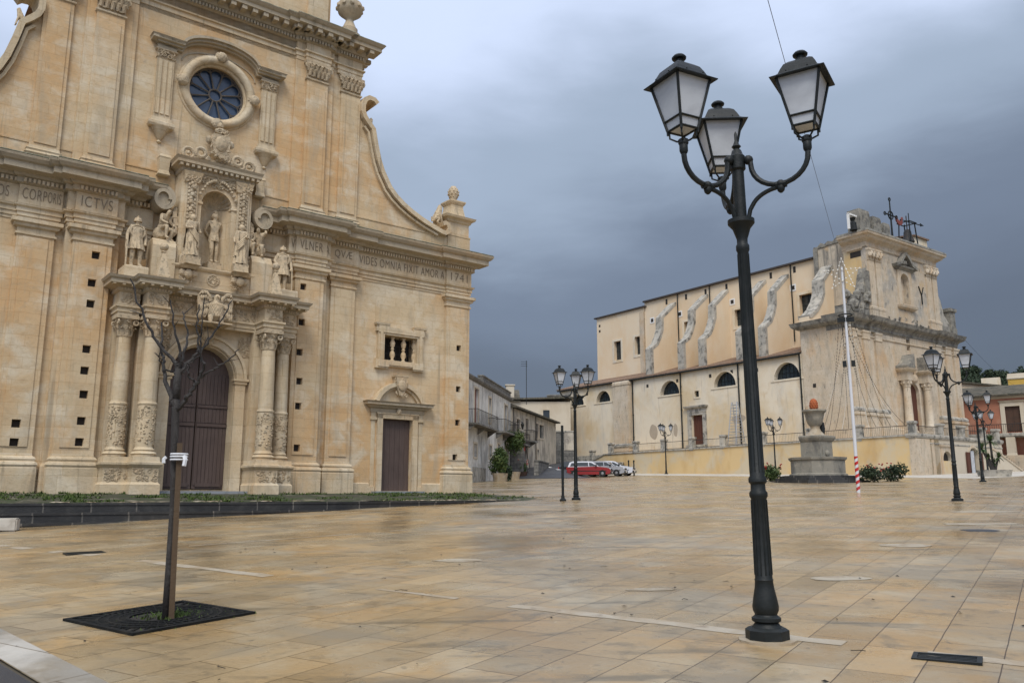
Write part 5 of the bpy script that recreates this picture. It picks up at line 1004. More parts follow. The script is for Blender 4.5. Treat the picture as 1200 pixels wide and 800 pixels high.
# scaffolding ladders standing on the terrace against the aisle wall
for i, (y0, lean, lb) in enumerate(((9.75, .5, 'tall grey metal ladder leaning against the far church'), )):
    t = empty('folding_ladder', c2p(-1.5, 11.6, 4.6), R(36), 'grey folding ladder standing on the terrace beside the far church wall', 'ladder')
    for s in (-1, 1):
        b = MB()
        for k in (-.32, .32): b.tube([(s * .75 if True else 0, k * 1.6, 0), (s * .08, k, 4.4)], .045, 6)
        for j in range(14): f = (j + 1) / 15; b.tube([(s * (.75 - .67 * f), -.32 * (1.6 - .6 * f), 4.4 * f), (s * (.75 - .67 * f), .32 * (1.6 - .6 * f), 4.4 * f)], .03, 5)
        b.build('ladder_side', mat('aluminium', (.42, .43, .44), [], .45, None, None, .6) if s < 0 and not bpy.data.materials.get('aluminium') else bpy.data.materials['aluminium'], t)
    b = MB(); b.tube([(-.5, -.45, 1.5), (.5, -.45, 1.5)], .03, 5); b.tube([(-.5, .45, 1.5), (.5, .45, 1.5)], .03, 5); b.build('spreader', bpy.data.materials['aluminium'], t)
# far strip of pale paving
def c2sheet(name, pts, dz, m): 
    b = MB(); P = [c2p(x, y) for x, y in pts]; b.f(b.vs([(p.x, p.y, gz(p.x, p.y) + dz) for p in P])); return tag(b.build(name, m), kind='structure')
c2sheet('pale_pavement', [(-10.5, 26), (-10.5, -15), (40, -15), (40, -6.9), (-2.9, -6.9), (-2.9, 26)], .005, m_white_pave)
c2sheet('street', [(-24, 23), (-3.0, 24), (-3, 90), (-26, 90)], .006, m_asph)

# ================================================================ STREET LAMPS
def lamp():
    root = empty('street_lamp', (0, 0, 0)); tag(root, cat='street lamp', group='three armed street lamps of the piazza')
    b = MB(); b.lathe([(.176, -.05), (.176, .085), (.145, .105)], 0, 0, 8, rot=PI / 8); b.build('base', m_iron, root)
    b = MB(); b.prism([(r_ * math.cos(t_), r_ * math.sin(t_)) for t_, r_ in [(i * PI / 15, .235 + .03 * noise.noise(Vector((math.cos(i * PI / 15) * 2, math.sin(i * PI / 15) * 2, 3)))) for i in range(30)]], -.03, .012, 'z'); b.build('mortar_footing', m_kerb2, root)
    b = MB()
    b.lathe([(.14, .09), (.115, .12), (.10, .14), (.125, .155), (.125, .18), (.10, .195), (.095, .205), (.11, .235), (.113, .27), (.10, .34), (.083, .42), (.078, .47), (.082, .48), (.075, .49), (.068, 1.14), (.08, 1.16), (.08, 1.19), (.066, 1.21), (.064, 1.26), (.08, 1.28), (.08, 1.31), (.066, 1.33),
             (.052, 3.30), (.062, 3.32), (.062, 3.36), (.05, 3.38), (.05, 3.42), (.085, 3.52), (.125, 3.565), (.125, 3.60), (.058, 3.61), (.056, 4.06), (.075, 4.08), (.075, 4.2), (.058, 4.22), (.045, 4.26), (.025, 4.28), (.045, 4.30), (.03, 4.32), (.014, 4.36), (.014, 4.42), (.003, 4.45)], 0, 0, 24)
    for i in range(12):
        a = i * PI / 6; b.tube([(.074 * math.cos(a), .074 * math.sin(a), .52), (.067 * math.cos(a), .067 * math.sin(a), 1.13)], .008, 4); b.tube([(.063 * math.cos(a), .063 * math.sin(a), 1.36), (.051 * math.cos(a), .051 * math.sin(a), 3.28)], .006, 4)
    po_ = b.build('post', m_iron, root, True)
    for v in po_.data.vertices: v.co.x *= .94; v.co.y *= .94
    for az in (122, 2, 242):
        dx, dy = math.sin(R(az)), math.cos(R(az)); RR = .62
        P = lambda r, z: (dx * r, dy * r, z)
        b = MB()
        b.tube([P(.06, 4.16), P(.12, 4.15)] + [P(.37 - .25 * math.cos(t), 4.10 - .235 * math.sin(t)) for t in [i * PI / 14 for i in range(0, 15)]] + [P(RR, 4.18)], .024, 8)
        b.tube([P(.07, 3.60), P(.09, 3.68)] + [P(.37 - .27 * math.cos(t), 3.66 + .18 * math.sin(t)) for t in [.35 + i * .12 for i in range(11)]], .02, 8)
        b.ico(P(.10, 4.15), .045, (1, 1, 1), 2); b.ico(P(.37, 3.865), .04, (1, 1, 1), 2); b.ico(P(.37, 3.83), .036, (1, 1, 1.4), 2); b.tube([P(.33, 3.86), P(.42, 3.86)], .034, 8)
        b.lathe([(.03, 4.12), (.038, 4.14), (.038, 4.2), (.022, 4.22)], *P(RR, 0)[:2], 10)
        b.build('arm', m_iron, root, True)
        ln = empty('lantern', P(RR, 0), R(90 - az)); ln.parent = root
        q = math.sqrt(2)
        b = MB(); b.lathe([(.03, 4.18), (.045, 4.21), (.045, 4.245), (.02, 4.26)], 0, 0, 10)
        for k in range(4): a = PI / 4 + k * PI / 2; b.tube([(0, 0, 4.23), (.055 * math.cos(a), .055 * math.sin(a), 4.235), (.115 * math.cos(a), .115 * math.sin(a), 4.27), (.118 * math.cos(a), .118 * math.sin(a), 4.335)], .009, 5)
        lo, hi = .092, .185; z0, z1 = 4.335, 4.785
        for k in range(4):
            a = PI / 4 + k * PI / 2; a2 = a + PI / 2
            p0 = Vector((lo * q * math.cos(a), lo * q * math.sin(a), z0)); p1 = Vector((hi * q * math.cos(a), hi * q * math.sin(a), z1)); n0 = Vector((lo * q * math.cos(a2), lo * q * math.sin(a2), z0)); n1 = Vector((hi * q * math.cos(a2), hi * q * math.sin(a2), z1))
            b.tube([p0 - (p1 - p0) * .0, p1], .013, 5); b.tube([p0, n0], .012, 5); m0, m1 = p0.lerp(p1, .2), n0.lerp(n1, .2); b.tube([m0, m1], .010, 5); b.tube([p0, p0 - Vector((0, 0, .035))], .012, 5)
        b.build('lantern_frame', m_iron, ln)
        b = MB(); A = b.vs([((lo - .006) * sx, (lo - .006) * sy, z0) for sx, sy in ((1, 1), (-1, 1), (-1, -1), (1, -1))]); Bq = b.vs([((hi - .008) * sx, (hi - .008) * sy, z1) for sx, sy in ((1, 1), (-1, 1), (-1, -1), (1, -1))])
        for k in range(4): b.f([A[k], A[(k + 1) % 4], Bq[(k + 1) % 4], Bq[k]])
        b.f(A[::-1]); b.build('lantern_glass', m_frost, ln)
        b = MB(); b.lathe([(.17 * q, 4.772), (.230 * q, 4.764), (.233 * q, 4.773), (.185 * q, 4.80), (.168 * q, 4.815), (.15 * q, 4.86), (.125 * q, 4.91), (.09 * q, 4.94), (.05, 4.95)], 0, 0, 4, rot=PI / 4)
        b.lathe([(.05, 4.945), (.05, 4.975), (.035, 4.985), (.035, 5.005), (.062, 5.012), (.066, 5.026), (.05, 5.045), (.02, 5.06), (.002, 5.063)], 0, 0, 14)
        for k in range(4): a = k * PI / 2; [b.ico((.20 * math.cos(a) + o_ * -math.sin(a), .20 * math.sin(a) + o_ * math.cos(a), 4.81), .008, (1, 1, 1), 1) for o_ in (-.09, .09)]
        b.build('lantern_roof', m_iron, ln)
    return root
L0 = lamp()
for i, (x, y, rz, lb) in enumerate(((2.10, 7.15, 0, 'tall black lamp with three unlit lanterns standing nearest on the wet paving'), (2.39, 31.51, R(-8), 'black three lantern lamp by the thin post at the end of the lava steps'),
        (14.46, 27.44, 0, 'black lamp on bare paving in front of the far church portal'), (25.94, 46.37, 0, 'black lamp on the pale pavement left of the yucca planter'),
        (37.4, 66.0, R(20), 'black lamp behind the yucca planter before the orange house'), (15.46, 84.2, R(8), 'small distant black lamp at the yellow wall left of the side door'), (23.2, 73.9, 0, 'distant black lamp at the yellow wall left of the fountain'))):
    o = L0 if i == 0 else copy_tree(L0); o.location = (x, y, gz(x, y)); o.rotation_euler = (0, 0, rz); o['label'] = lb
    if i == 0: o.rotation_euler = (0, -.011, 0)
t = empty('signpost', (1.88, 31.2, gz(1.88, 31.2)), 0, 'thin dark bare post beside the lamp at the end of the lava steps', 'post')
b = MB(); b.lathe([(.12, -.02), (.12, .06), (.07, .1), (.06, .2)], 0, 0, 12); b.build('base', m_iron, t); b = MB(); b.tube([(0, 0, 0), (0, 0, 2.75)], .05, 10); b.ico((0, 0, 2.76), .055, (1, 1, .6), 2); b.build('post', m_iron, t)

# ================================================================ YOUNG TREE WITH STAKE, GRATE
TX, TY = -3.30, 8.42; TZ = gz(TX, TY)
tr = empty('young_tree', (TX, TY, TZ), 0, 'leafless young tree tied to a wooden stake in front of the church portal', 'tree')
rg = random.Random(5)
b = MB(); b.tube([(-.06, 0, -.05), (-.065, 0, .5), (-.075, .01, 1.1), (-.10, .0, 1.6), (-.115, 0, 2.0), (-.125, 0, 2.2)], [.042, .036, .033, .033, .038, .038], 10)
b.tube([(-.12, 0, 2.15), (-.125, 0, 2.3), (-.115, 0, 2.46)], [.042, .036, .033], 9); b.build('trunk', m_bark, tr, 'all')
def branch(pts, r0, r1):
    r0 *= .70
    b = MB(); n = len(pts); P = []
    for i in range(n - 1):      # fine wobble between the given points
        a, c = Vector(pts[i]), Vector(pts[i + 1])
        for k in range(4): f = k / 4; q = a.lerp(c, f); P.append(q + Vector((rg.gauss(0, .008), rg.gauss(0, .008), 0)) * (1 if i + k else 0))
    P.append(Vector(pts[-1])); m = len(P)
    b.tube(P, [r0 + (r1 - r0) * (i / (m - 1)) ** .8 for i in range(m)], 6)
    for _ in range(3):
        k = rg.randrange(m // 3, m - 1); p = P[k]; d = Vector((rg.uniform(-1, 1), rg.uniform(-1, 1), rg.uniform(.1, 1))).normalized() * rg.uniform(.04, .16); b.tube([p, p + d * .5, p + d], [r1 * .9, r1 * .7, r1 * .35], 5)
    for k in range(2, m, 4): b.ico(P[k], (r0 + (r1 - r0) * k / m) * 1.12, (1, 1, .8), 1)
    b.build('branch', m_bark, tr, True)
W = -.115
branch([(W, 0, 2.05), (-.20, .0, 2.22), (-.26, .02, 2.38), (-.30, .05, 2.52), (-.34, .1, 2.62), (-.36, .12, 2.78), (-.40, .16, 2.98)], .040, .008)
branch([(W, 0, 2.15), (-.13, 0, 2.35), (-.125, .0, 2.48), (-.16, .0, 2.53), (-.30, -.05, 2.68), (-.42, -.10, 2.88), (-.52, -.16, 3.12), (-.60, -.2, 3.36)], .048, .007)
branch([(W, 0, 2.45), (-.09, -.05, 2.62), (-.13, -.1, 2.80), (-.16, -.12, 2.95), (-.19, -.15, 3.15)], .026, .006)
branch([(-.12, 0, 2.42), (-.11, .05, 2.58), (-.08, .1, 2.80), (-.14, .14, 2.98), (-.20, .2, 3.10)], .026, .006)
branch([(-.10, 0, 2.42), (-.03, .06, 2.55), (.05, .1, 2.66), (.15, .15, 2.83), (.24, .2, 3.03), (.30, .25, 3.24)], .034, .006)
branch([(.05, .1, 2.66), (.06, .06, 2.80), (.08, .02, 2.95), (.11, -.03, 3.20)], .016, .005)
branch([(W, 0, 2.02), (-.02, -.05, 2.10), (.06, -.08, 2.22), (.14, -.12, 2.34), (.20, -.16, 2.46), (.17, -.2, 2.56), (.14, -.2, 2.66), (.13, -.22, 2.86), (.14, -.24, 3.08)], .040, .006)
branch([(.14, -.12, 2.34), (.24, -.15, 2.40), (.34, -.18, 2.45), (.46, -.2, 2.52), (.57, -.24, 2.62)], .020, .005)
branch([(.12, -.1, 2.30), (.04, -.14, 2.36), (.06, -.2, 2.48), (.18, -.24, 2.56), (.26, -.25, 2.75)], .018, .005)
branch([(-.28, .03, 2.46), (-.20, .1, 2.44), (-.12, .16, 2.44)], .014, .008); branch([(-.30, .05, 2.52), (-.34, .02, 2.55), (-.30, -.05, 2.62)], .012, .005)
b = MB(); b.box(-.025, .025, -.025, .025, -.1, 1.70); st_ = b.build('stake', m_stake, tr); st_.location = (.012, -.055, 0); st_.rotation_euler = (R(-1), R(-1.2), R(25))
b = MB()
for z in (1.535, 1.565, 1.59): b.ring((-.035, -.03, z), .078, .010, 16, 5, 'z')
b.tube([(-.15, -.06, 1.56), (-.17, -.07, 1.54), (-.165, -.075, 1.50)], .018, 5); b.tube([(.04, -.09, 1.57), (.06, -.11, 1.53), (.055, -.12, 1.47)], .02, 5); b.build('cloth_tie', m_cloth, tr)
gc = Vector((-3.47, 8.55)); ga = R(53)
def gm(dz=0): return Matrix.Translation((gc.x, gc.y, gz(*gc) + dz)) @ Matrix.Rotation(math.atan(.0399), 4, 'X') @ Matrix.Rotation(-math.atan(.01267), 4, 'Y') @ Matrix.Rotation(ga, 4, 'Z')
g1 = empty('tree_grate', (0, 0, 0), 0, 'black cast iron tree grate around the young tree', 'tree grate'); g1.matrix_world = gm(.012)
b = MB(); hw = .64
b.prism(rect(-hw, hw, -hw, hw), -.02, .012, 'z', [rect(-hw + .05, hw - .05, -hw + .05, hw - .05)]); m_grate = mat('black_grate_iron', (.012, .0125, .012), [((.03, .027, .022), 5, .52, .7)], .75, (30, .3), None, 0, .12); b.build('grate_frame', m_grate, g1)
b = MB()
for r_ in (.31, .40, .49, .58): b.prism(arc(0, 0, r_, 0, 360, 40)[:-1], -.02, .010, 'z', [arc(0, 0, r_ - .028, 0, 360, 40)[:-1]])
for k in range(44):
    a = k * 6.2832 / 44; c_, s_ = math.cos(a), math.sin(a); far = min(.60 / max(abs(c_), 1e-3), .60 / max(abs(s_), 1e-3)); b.tube([(c_ * .29, s_ * .29, .0), (c_ * far, s_ * far, .0)], .011, 4)
b.build('grate_bars', m_grate, g1)
m_dirt = mat('dark_wet_earth', (.022, .019, .015), [((.04, .034, .024), 6, .5, .7)], .8, (40, .6))
b = MB(); b.box(-.62, .62, -.62, .62, -.12, .005); s_ = b.build('planting_soil', m_dirt); s_.matrix_world = gm(.0); tag(s_, kind='structure')
b = MB()
for _ in range(330):
    a = rg.uniform(0, 6.28); r_ = abs(rg.gauss(.17, .09)); x, y = r_ * math.cos(a), r_ * math.sin(a) ; h = rg.uniform(.015, .05); w = .009
    b.f(b.vs([(x - w, y, .0), (x + w, y, .0), (x + rg.gauss(0, .03), y + rg.gauss(0, .03), h)]))
for _ in range(160):
    x, y = rg.uniform(-.6, .6), rg.uniform(-.6, .6); h = rg.uniform(.01, .03); b.f(b.vs([(x - .008, y, .0), (x + .008, y, .0), (x + rg.gauss(0, .02), y + rg.gauss(0, .02), h)]))
g_ = b.build('grass_tuft', m_grass); g_.matrix_world = gm(0) @ Matrix.Translation((.1, -.08, 0)); tag(g_, kind='stuff')
# drains, kerb stone, leaves
def plate(name, label, cat, x, y, w, l, rz, bars=0):
    t = empty(name, (x, y, gz(x, y) + .003), rz, label, cat); t.rotation_euler = (math.atan(.0399) * .9, -math.atan(.01267), rz)
    b = MB(); b.prism(rect(-w / 2, w / 2, -l / 2, l / 2), -.03, .012, 'z', [rect(-w / 2 + .035, w / 2 - .035, -l / 2 + .035, l / 2 - .035)]); b.build('frame', m_iron, t)
    b = MB(); n = int(l / .045)
    for i in range(1, n): y_ = -l / 2 + l * i / n; b.box(-w / 2 + .03, w / 2 - .03, y_ - .012, y_ + .012, -.03, .006)
    b.build('bars', m_iron, t); MB().box(-w / 2 + .02, w / 2 - .02, -l / 2 + .02, l / 2 - .02, -.05, -.028).build('shaft', m_hole, t)
plate('drain_grate', 'small dark drain grate in the paving left of the young tree', 'drain', -7.38, 14.76, .62, .34, R(38))
plate('drain_grate', 'long dark drain grate in the paving at the lower right of the nearest lamp', 'drain', 3.20, 6.43, .46, .24, R(-30))
t = empty('kerb_stone', (-12.2, 20.05, gz(-12.2, 20.05)), R(20), 'short white stone block lying on the paving before the lava steps', 'stone block')
b = MB(); b.prism([(-.5, -.3), (.5, -.3), (.5, .12), (.4, .3), (-.5, .3)], 0, .30, 'z'); bmesh.ops.bevel(b.bm, geom=b.bm.edges[:], offset=.03, segments=2, affect='EDGES'); b.build('block', m_white_pave, t)
b = MB()
for _ in range(55):
    x, y = rg.uniform(-5, 5), rg.uniform(5, 17); s = rg.uniform(.01, .032); a = rg.uniform(0, 6.28); z = gz(x, y) + .008
    b.f(b.vs([(x + s * math.cos(a), y + s * math.sin(a), z), (x + s * .5 * math.cos(a + 1.6), y + s * .5 * math.sin(a + 1.6), z + .012), (x - s * math.cos(a), y - s * math.sin(a), z + .004), (x + s * .5 * math.cos(a - 1.6), y + s * .5 * math.sin(a - 1.6), z)]))
for _ in range(16):
    x, y = rg.uniform(-4, 3), rg.uniform(5.5, 13); z = gz(x, y) + .01; a = rg.uniform(0, 6.28); l = rg.uniform(.05, .16); b.tube([(x, y, z), (x + l * math.cos(a) * .6, y + l * math.sin(a) * .6, z + .008), (x + l * math.cos(a + .4), y + l * math.sin(a + .4), z)], .003, 4)
tag(b.build('leaf_litter', m_dirt), kind='stuff')

m_pp = mat('old_mortar_patch', (.37, .32, .235), [((.28, .22, .14), 3, .45, .6)], .5)
for k, (u_, v_, a_, b2_, mm) in enumerate(((4.05, 10.6, .36, .2, m_pp), (6.6, 14.3, .42, .28, m_pp), (10.2, 18.5, .8, .3, m_pp), (9.3, 16.9, .35, .3, m_asph), (12.5, 22.4, .9, .35, m_pp), (-.8, 13.0, .35, .22, m_pp), (1.6, 9.9, .3, .1, m_pp))):
    b = MB(); b.f(b.vs([(u_ + a_ * (1 + .35 * noise.noise(Vector((t_ * 9, k, 1)))) * math.cos(t_ * 2 * PI), v_ + b2_ * (1 + .35 * noise.noise(Vector((t_ * 7, k, 5)))) * math.sin(t_ * 2 * PI), gz(u_ + a_ * math.cos(t_ * 2 * PI), v_ + b2_ * math.sin(t_ * 2 * PI)) + .004) for t_ in [i / 26 for i in range(26)]])); tag(b.build('paving_patch', mm), kind='structure')
# ================================================================ FOUNTAIN
m_fount = mat('fountain_stone', (.255, .235, .19), [((.13, .125, .11), 2.2, .48, .64, (1, 1, .5), .8), ((.36, .32, .25), 3.5, .52, .70, (1, 1, 1), .6)], .9, (10, .5))
FX, FY = 18.65, 51.2; FZ = gz(FX, FY) - .05
fo = empty('fountain', (FX, FY, FZ), R(36), 'grey stone octagonal fountain with urn bowl and terracotta pine cone on black steps', 'fountain')
b = MB(); b.lathe([(2.9, -.3), (2.9, .12), (2.6, .125), (2.6, .26), (2.3, .265), (2.3, .40)], 0, 0, 8, rot=PI / 8, cap=True); b.build('steps', m_basalt, fo)
b = MB(); q = PI / 8
b.lathe([(1.72, .38), (1.72, .5), (1.6, .55), (1.6, 1.30), (1.7, 1.36), (1.74, 1.5), (1.55, 1.52), (1.45, 1.3)], 0, 0, 8, rot=q, cap=False); b.lathe([(1.5, 1.2), (.1, 1.22)], 0, 0, 8, rot=q)
for k in range(8):
    a = k * PI / 4; c_, s_ = math.cos(a), math.sin(a); b.box(-.3, .3, -.03, .03, .7, 1.2); 
    for v in b.bm.verts[-8:] if False else []: pass
b.build('basin', m_fount, fo)
b = MB(); b.mould([(.12, .4), (.12, .7), (0, .8), (0, 2.45), (.06, 2.5), (.12, 2.6), (.16, 2.7), (.16, 2.8), (.0, 2.84)], -.66, .66, .66, -.66); b.mould([(.02, 1.2), (.02, 2.3)], -.4, .4, .67, .6); b.ico((0, -.72, 1.75), .2, (1, .6, 1), 2, .15); b.build('pedestal', m_fount, fo)
b = MB(); b.lathe([(.62, 2.82), (.5, 2.95), (.34, 3.12), (.27, 3.3), (.3, 3.45)], 0, 0, 14); b.build('stem', m_kerb2, fo, True)
b = MB(); b.lathe([(.3, 3.42), (.42, 3.55), (.52, 3.9), (.58, 4.2), (.72, 4.32), (.72, 4.42), (.6, 4.42), (.5, 4.3)], 0, 0, 20); b.build('bowl', m_fount, fo, True)
b = MB(); b.lathe([(.12, 4.3), (.20, 4.4), (.245, 4.65), (.23, 4.9), (.14, 5.08), (.03, 5.13)], 0, 0, 14)
for j in range(5):
    for i in range(9): a = (i + .5 * (j % 2)) * .698; z = 4.45 + j * .13; r_ = .235 * math.sin(PI * (z - 4.1) / 1.15); b.ico((r_ * math.cos(a), r_ * math.sin(a), z), .055, (1, 1, 1.1), 1)
b.build('pine_cone', mat('terracotta', (.36, .095, .03), [((.22, .07, .03), 5, .45, .7)], .8), fo, 'all')
b = MB(); b.lathe([(.14, 2.82), (.12, 3.0), (.17, 3.3), (.12, 3.5), (.14, 3.62), (.05, 3.7)], .45, -.2, 10); b.build('spout_figure', m_iron, fo, True)
m_flower = mat('red_flowers', (.30, .03, .02), [], .7)
def bush(label, x, y, rx, ry, h, n, size, m=m_leaf, flowers=0, group=None, name='shrub'):
    t = empty(name, (x, y, gz(x, y) if group != 'abs' else 0), 0, label, 'bush', group if group != 'abs' else None)
    b = MB(); 
    for _ in range(7): a = rg.uniform(0, 6.28); b.tube([(0, 0, -.05), (rx * .3 * math.cos(a), ry * .3 * math.sin(a), h * .4), (rx * .6 * math.cos(a), ry * .6 * math.sin(a), h * .75)], [.03, .02, .01], 5)
    b.build('stems', m_bark, t)
    b = MB(); k = 6
    for _ in range(k): b.leaves((rg.uniform(-.5, .5) * rx, rg.uniform(-.5, .5) * ry, h * rg.uniform(.35, .65)), (rx * .55, ry * .55, h * .42), n // k, size, .2)
    b.build('foliage', m, t)
    if flowers:
        b = MB(); [b.ico((rg.uniform(-.8, .8) * rx, rg.uniform(-.8, .8) * ry, h * rg.uniform(.6, 1.0)), size * .7, (1, 1, .7), 1) for _ in range(flowers)]; b.build('flowers', m_flower, t)
    return t
bush('low red flowered bush left of the fountain steps', 16.55, 53.6, 1.1, .8, 1.15, 900, .09, m_leaf, 22)
bush('low dark bush right of the fountain behind the striped pole', 21.2, 49.3, .95, .8, 1.0, 900, .09, m_leaf2, 8)
bush('rounded dark bush at the far right of the fountain steps', 22.6, 50.2, 1.0, .8, 1.1, 900, .09, m_leaf2, 5)

# ================================================================ STAR POLE
PX, PY = 14.43, 35.14; PZ = gz(PX, PY)
sp_ = empty('star_pole', (PX, PY, PZ), R(-22), 'tall white pole with red striped foot and wire star carrying strings of lights', 'pole')
m_white = mat('white_enamel', (.58, .59, .61), [((.5, .5, .5), 3, .55, .75)], .5)
m_rp = mat('red_paint', (.50, .03, .028), [], .5)
b = MB(); b.tube([(0, 0, -.1), (0, 0, 9.7)], [.075, .045], 12); b.build('pole', m_white, sp_)
b = MB(); n = 64; w1 = []; 
for k in range(n + 1):
    z = .05 + 1.45 * k / n; a = k / n * 7 * 2 * PI * .8; rr = .079
    w1.append(b.vs([(rr * math.cos(a + d_), rr * math.sin(a + d_), z) for d_ in [j * .28 for j in range(12)]]))
for p, q in zip(w1, w1[1:]):
    for j in range(11): b.f([p[j], p[j + 1], q[j + 1], q[j]])
b.build('red_spiral', m_rp, sp_)
m_bulb = mat('fairy_light_wire', (.75, .74, .68), [], .5)
b = MB(); cz = 9.35; pts = []
for k in range(5): a = PI / 2 + k * 4 * PI / 5; pts.append((.76 * math.cos(a), -.08, cz + .72 * math.sin(a)))
b.tube(pts, .022, 5, True)
for k in range(5): p, q = Vector(pts[k]), Vector(pts[(k + 1) % 5]); [b.ico(p.lerp(q, j / 8), .035, (1, 1, 1), 1) for j in range(8)]
b.build('wire_star', m_bulb, sp_)
b = MB(); b.ring((0, 0, 7.55), .28, .03, 18, 5, 'z'); b.box(-.34, .34, -.05, .05, 7.25, 7.45); b.build('top_hoop', m_iron, sp_)
b = MB(); b.box(-.25, -.09, -.1, .06, 5.3, 5.55); b.box(.09, .25, -.1, .06, 5.3, 5.55); b.build('junction_box', m_iron, sp_)
PM = (Matrix.Translation((PX, PY, PZ)) @ Matrix.Rotation(R(-22), 4, 'Z')).inverted()
anch = [(-2.72, 1.9 - .62 * k, 5.5) for k in range(14)]
for k, (ax_, ay_, az_) in enumerate(anch):
    p0 = Vector((.26 * math.cos(k * 1.7), .26 * math.sin(k * 1.7), 7.5)); p1 = PM @ c2p(ax_, ay_, az_)
    def at(f): q = p0.lerp(p1, f); q.z -= .7 * math.sin(PI * f); return q
    b = MB(); b.tube([at(j / 14) for j in range(15)], .005, 4)
    for j in range(1, 60): b.ico(at(j / 60), .022, (1, 1, 1.5), 1)
    b.build('light_string', m_rail if k % 4 else m_bulb, sp_)
b = MB(); p0 = Vector((PX, PY, PZ + 9.8)); p1 = Vector((3.35, 10.0, 6.75)); p1 = p0 + (p1 - p0) * 1.5; P = []
for j in range(25): f = j / 24; q = p0.lerp(p1, f); q.z -= .5 * math.sin(PI * f) * .2; P.append(q)
b.tube(P, .005, 5); tag(b.build('stay_cable', m_rail), 'thin dark cable running from the star pole up across the sky', 'cable')

# ================================================================ HOUSES OF THE SIDE STREET
m_gwall = mat('grey_white_plaster', (.66, .64, .58), [((.33, .32, .30), .8, .46, .62, (1, 1, .6), .9), ((.15, .145, .135), 1.6, .52, .68, (1.6, 1.6, .25), .85), ((.42, .38, .31), 2.5, .54, .7), ((.68, .66, .61), .4, .5, .7)], .93, (10, .2))
m_bwall = mat('beige_old_plaster', (.54, .48, .38), [((.27, .24, .20), .7, .46, .62, (1, 1, .6), .9), ((.12, .11, .10), 1.5, .53, .68, (1.5, 1.5, .3), .85), ((.50, .46, .38), 2.2, .54, .7)], .93, (10, .2))
m_gstone = mat('grey_rubble_stone', (.20, .19, .17), [((.10, .10, .09), 1.2, .45, .68), ((.30, .28, .24), 3, .5, .7)], .95, (6, .6), (.5, .3, .02, (.6, .6, .6), (.2, .2, .2)))
m_orange = mat('orange_plaster', (.36, .155, .095), [((.30, .13, .085), .8, .46, .66), ((.42, .25, .17), .5, .54, .7)], .92, (14, .1))
m_gtile = mat('grey_brown_roof_tiles', (.13, .115, .085), [((.075, .075, .055), 1.2, .45, .66), ((.20, .17, .13), 4, .52, .7)], .95, (20, .5), (.3, .4, .03, (.5, .5, .5), (.3, .3, .3)))
m_shut = mat('faded_red_shutter', (.22, .075, .055), [((.15, .06, .045), 3, .5, .7)], .7)
m_brown = mat('brown_shutter', (.075, .04, .025), [((.05, .03, .02), 3, .5, .7)], .7)
def facade(root, x0, x1, z0, z1, depth, m, ops, y=0):
    b = MB(); b.prism(rect(x0, x1, z0, z1), y, y + .35, 'y', [rect(a, c, d_, e) for a, c, d_, e, k in ops]); b.build('street_wall', m, root)
    b = MB(); b.box(x0 + .01, x1 - .01, y + .35, y + depth, z0, z1 - .02); b.build('house_body', m, root)
    for a, c, d_, e, k in ops:
        dk = k.startswith('d'); pm = {'r': m_shut, 'b': m_brown, 'g': m_dglass}[k[1]]
        t = MB(); t.prism(rect(a - .14, c + .14, d_ - (.0 if dk else .12), e + .14), y - .05, y, 'y', [rect(a + .01, c - .01, d_ + (.01 if not dk else -.0), e - .01)]) if d_ > z0 + .05 else t.box(a - .14, a, y - .05, y, d_, e + .1)
        w = t.build('door' if dk else 'window', m_pale, root)
        b = MB(); b.box(a - .02, c + .02, y + .2, y + .24, d_ - .02, e + .02)
        if k[1] != 'g': [b.box(a + .04 + j * (c - a) / 2, a + (j + 1) * (c - a) / 2 - .04, y + .17, y + .2, d_ + .05, e - .05) for j in range(2)]
        b.build('door_leaf' if dk else 'pane', pm, w)
def balcony(root, x0, x1, z, y=0):
    b = MB(); b.box(x0, x1, y - .85, y, z - .14, z); [b.prism([(y, z - .14), (y - .7, z - .14), (y, z - .6)], x - .07, x + .07, 'x') for x in (x0 + .2, (x0 + x1) / 2, x1 - .2)]; bl = b.build('balcony', m_gstone, root)
    b = MB(); b.tube([(x0 + .03, y, z + .95), (x0 + .03, y - .82, z + .95), (x1 - .03, y - .82, z + .95), (x1 - .03, y, z + .95)], .025, 5); n = int((x1 - x0) / .17)
    for i in range(n + 1): x = x0 + .03 + (x1 - x0 - .06) * i / n; b.tube([(x, y - .82, z), (x, y - .82, z + .95)], .008, 4)
    for i in range(7):
        for x in (x0 + .03, x1 - .03): b.tube([(x, y - .12 * i, z), (x, y - .12 * i, z + .95)], .012, 4)
    b.build('balcony_railing', m_rail, bl)
aA = 79; HA = Vector((-3.10, 58.0, 0))       # x axis of the house frames runs up the street
hA = empty('townhouse', HA, R(aA), 'grey white two storey house with balconies and faded red shutter beside the church', 'house')
facade(hA, -4, 15.6, -.5, 8.3, 9, m_gwall, [(1.9, 3.2, 5.0, 7.7, 'dr'), (6.7, 7.5, 5.6, 7.5, 'wb'), (12.8, 14.1, 5.2, 7.6, 'db'), (1.85, 2.8, 2.7, 3.65, 'wb'), (6.9, 7.8, 2.9, 3.8, 'wg'), (10.0, 11.0, 2.6, 4.1, 'wb'), (13.3, 14.6, 1.4, 4.0, 'db'), (-2, -1, 5, 7, 'wb')])
b = MB(); b.mould([(0, 8.1), (.15, 8.2), (.22, 8.32), (.22, 8.4), (0, 8.45)], -4, 15.6, .0, -.4); b.mould([(0, 8.4), (0, 8.85), (.08, 8.9), (.08, 8.98), (0, 9.0)], 4.6, 15.6, 0, -.4); b.build('roof_cornice', m_gstone, hA)
b = MB(); b.mould([(0, -.5), (.0, 2.0)], 1.5, 5.6, .06, 0); b.build('wall_base', m_grey, hA)
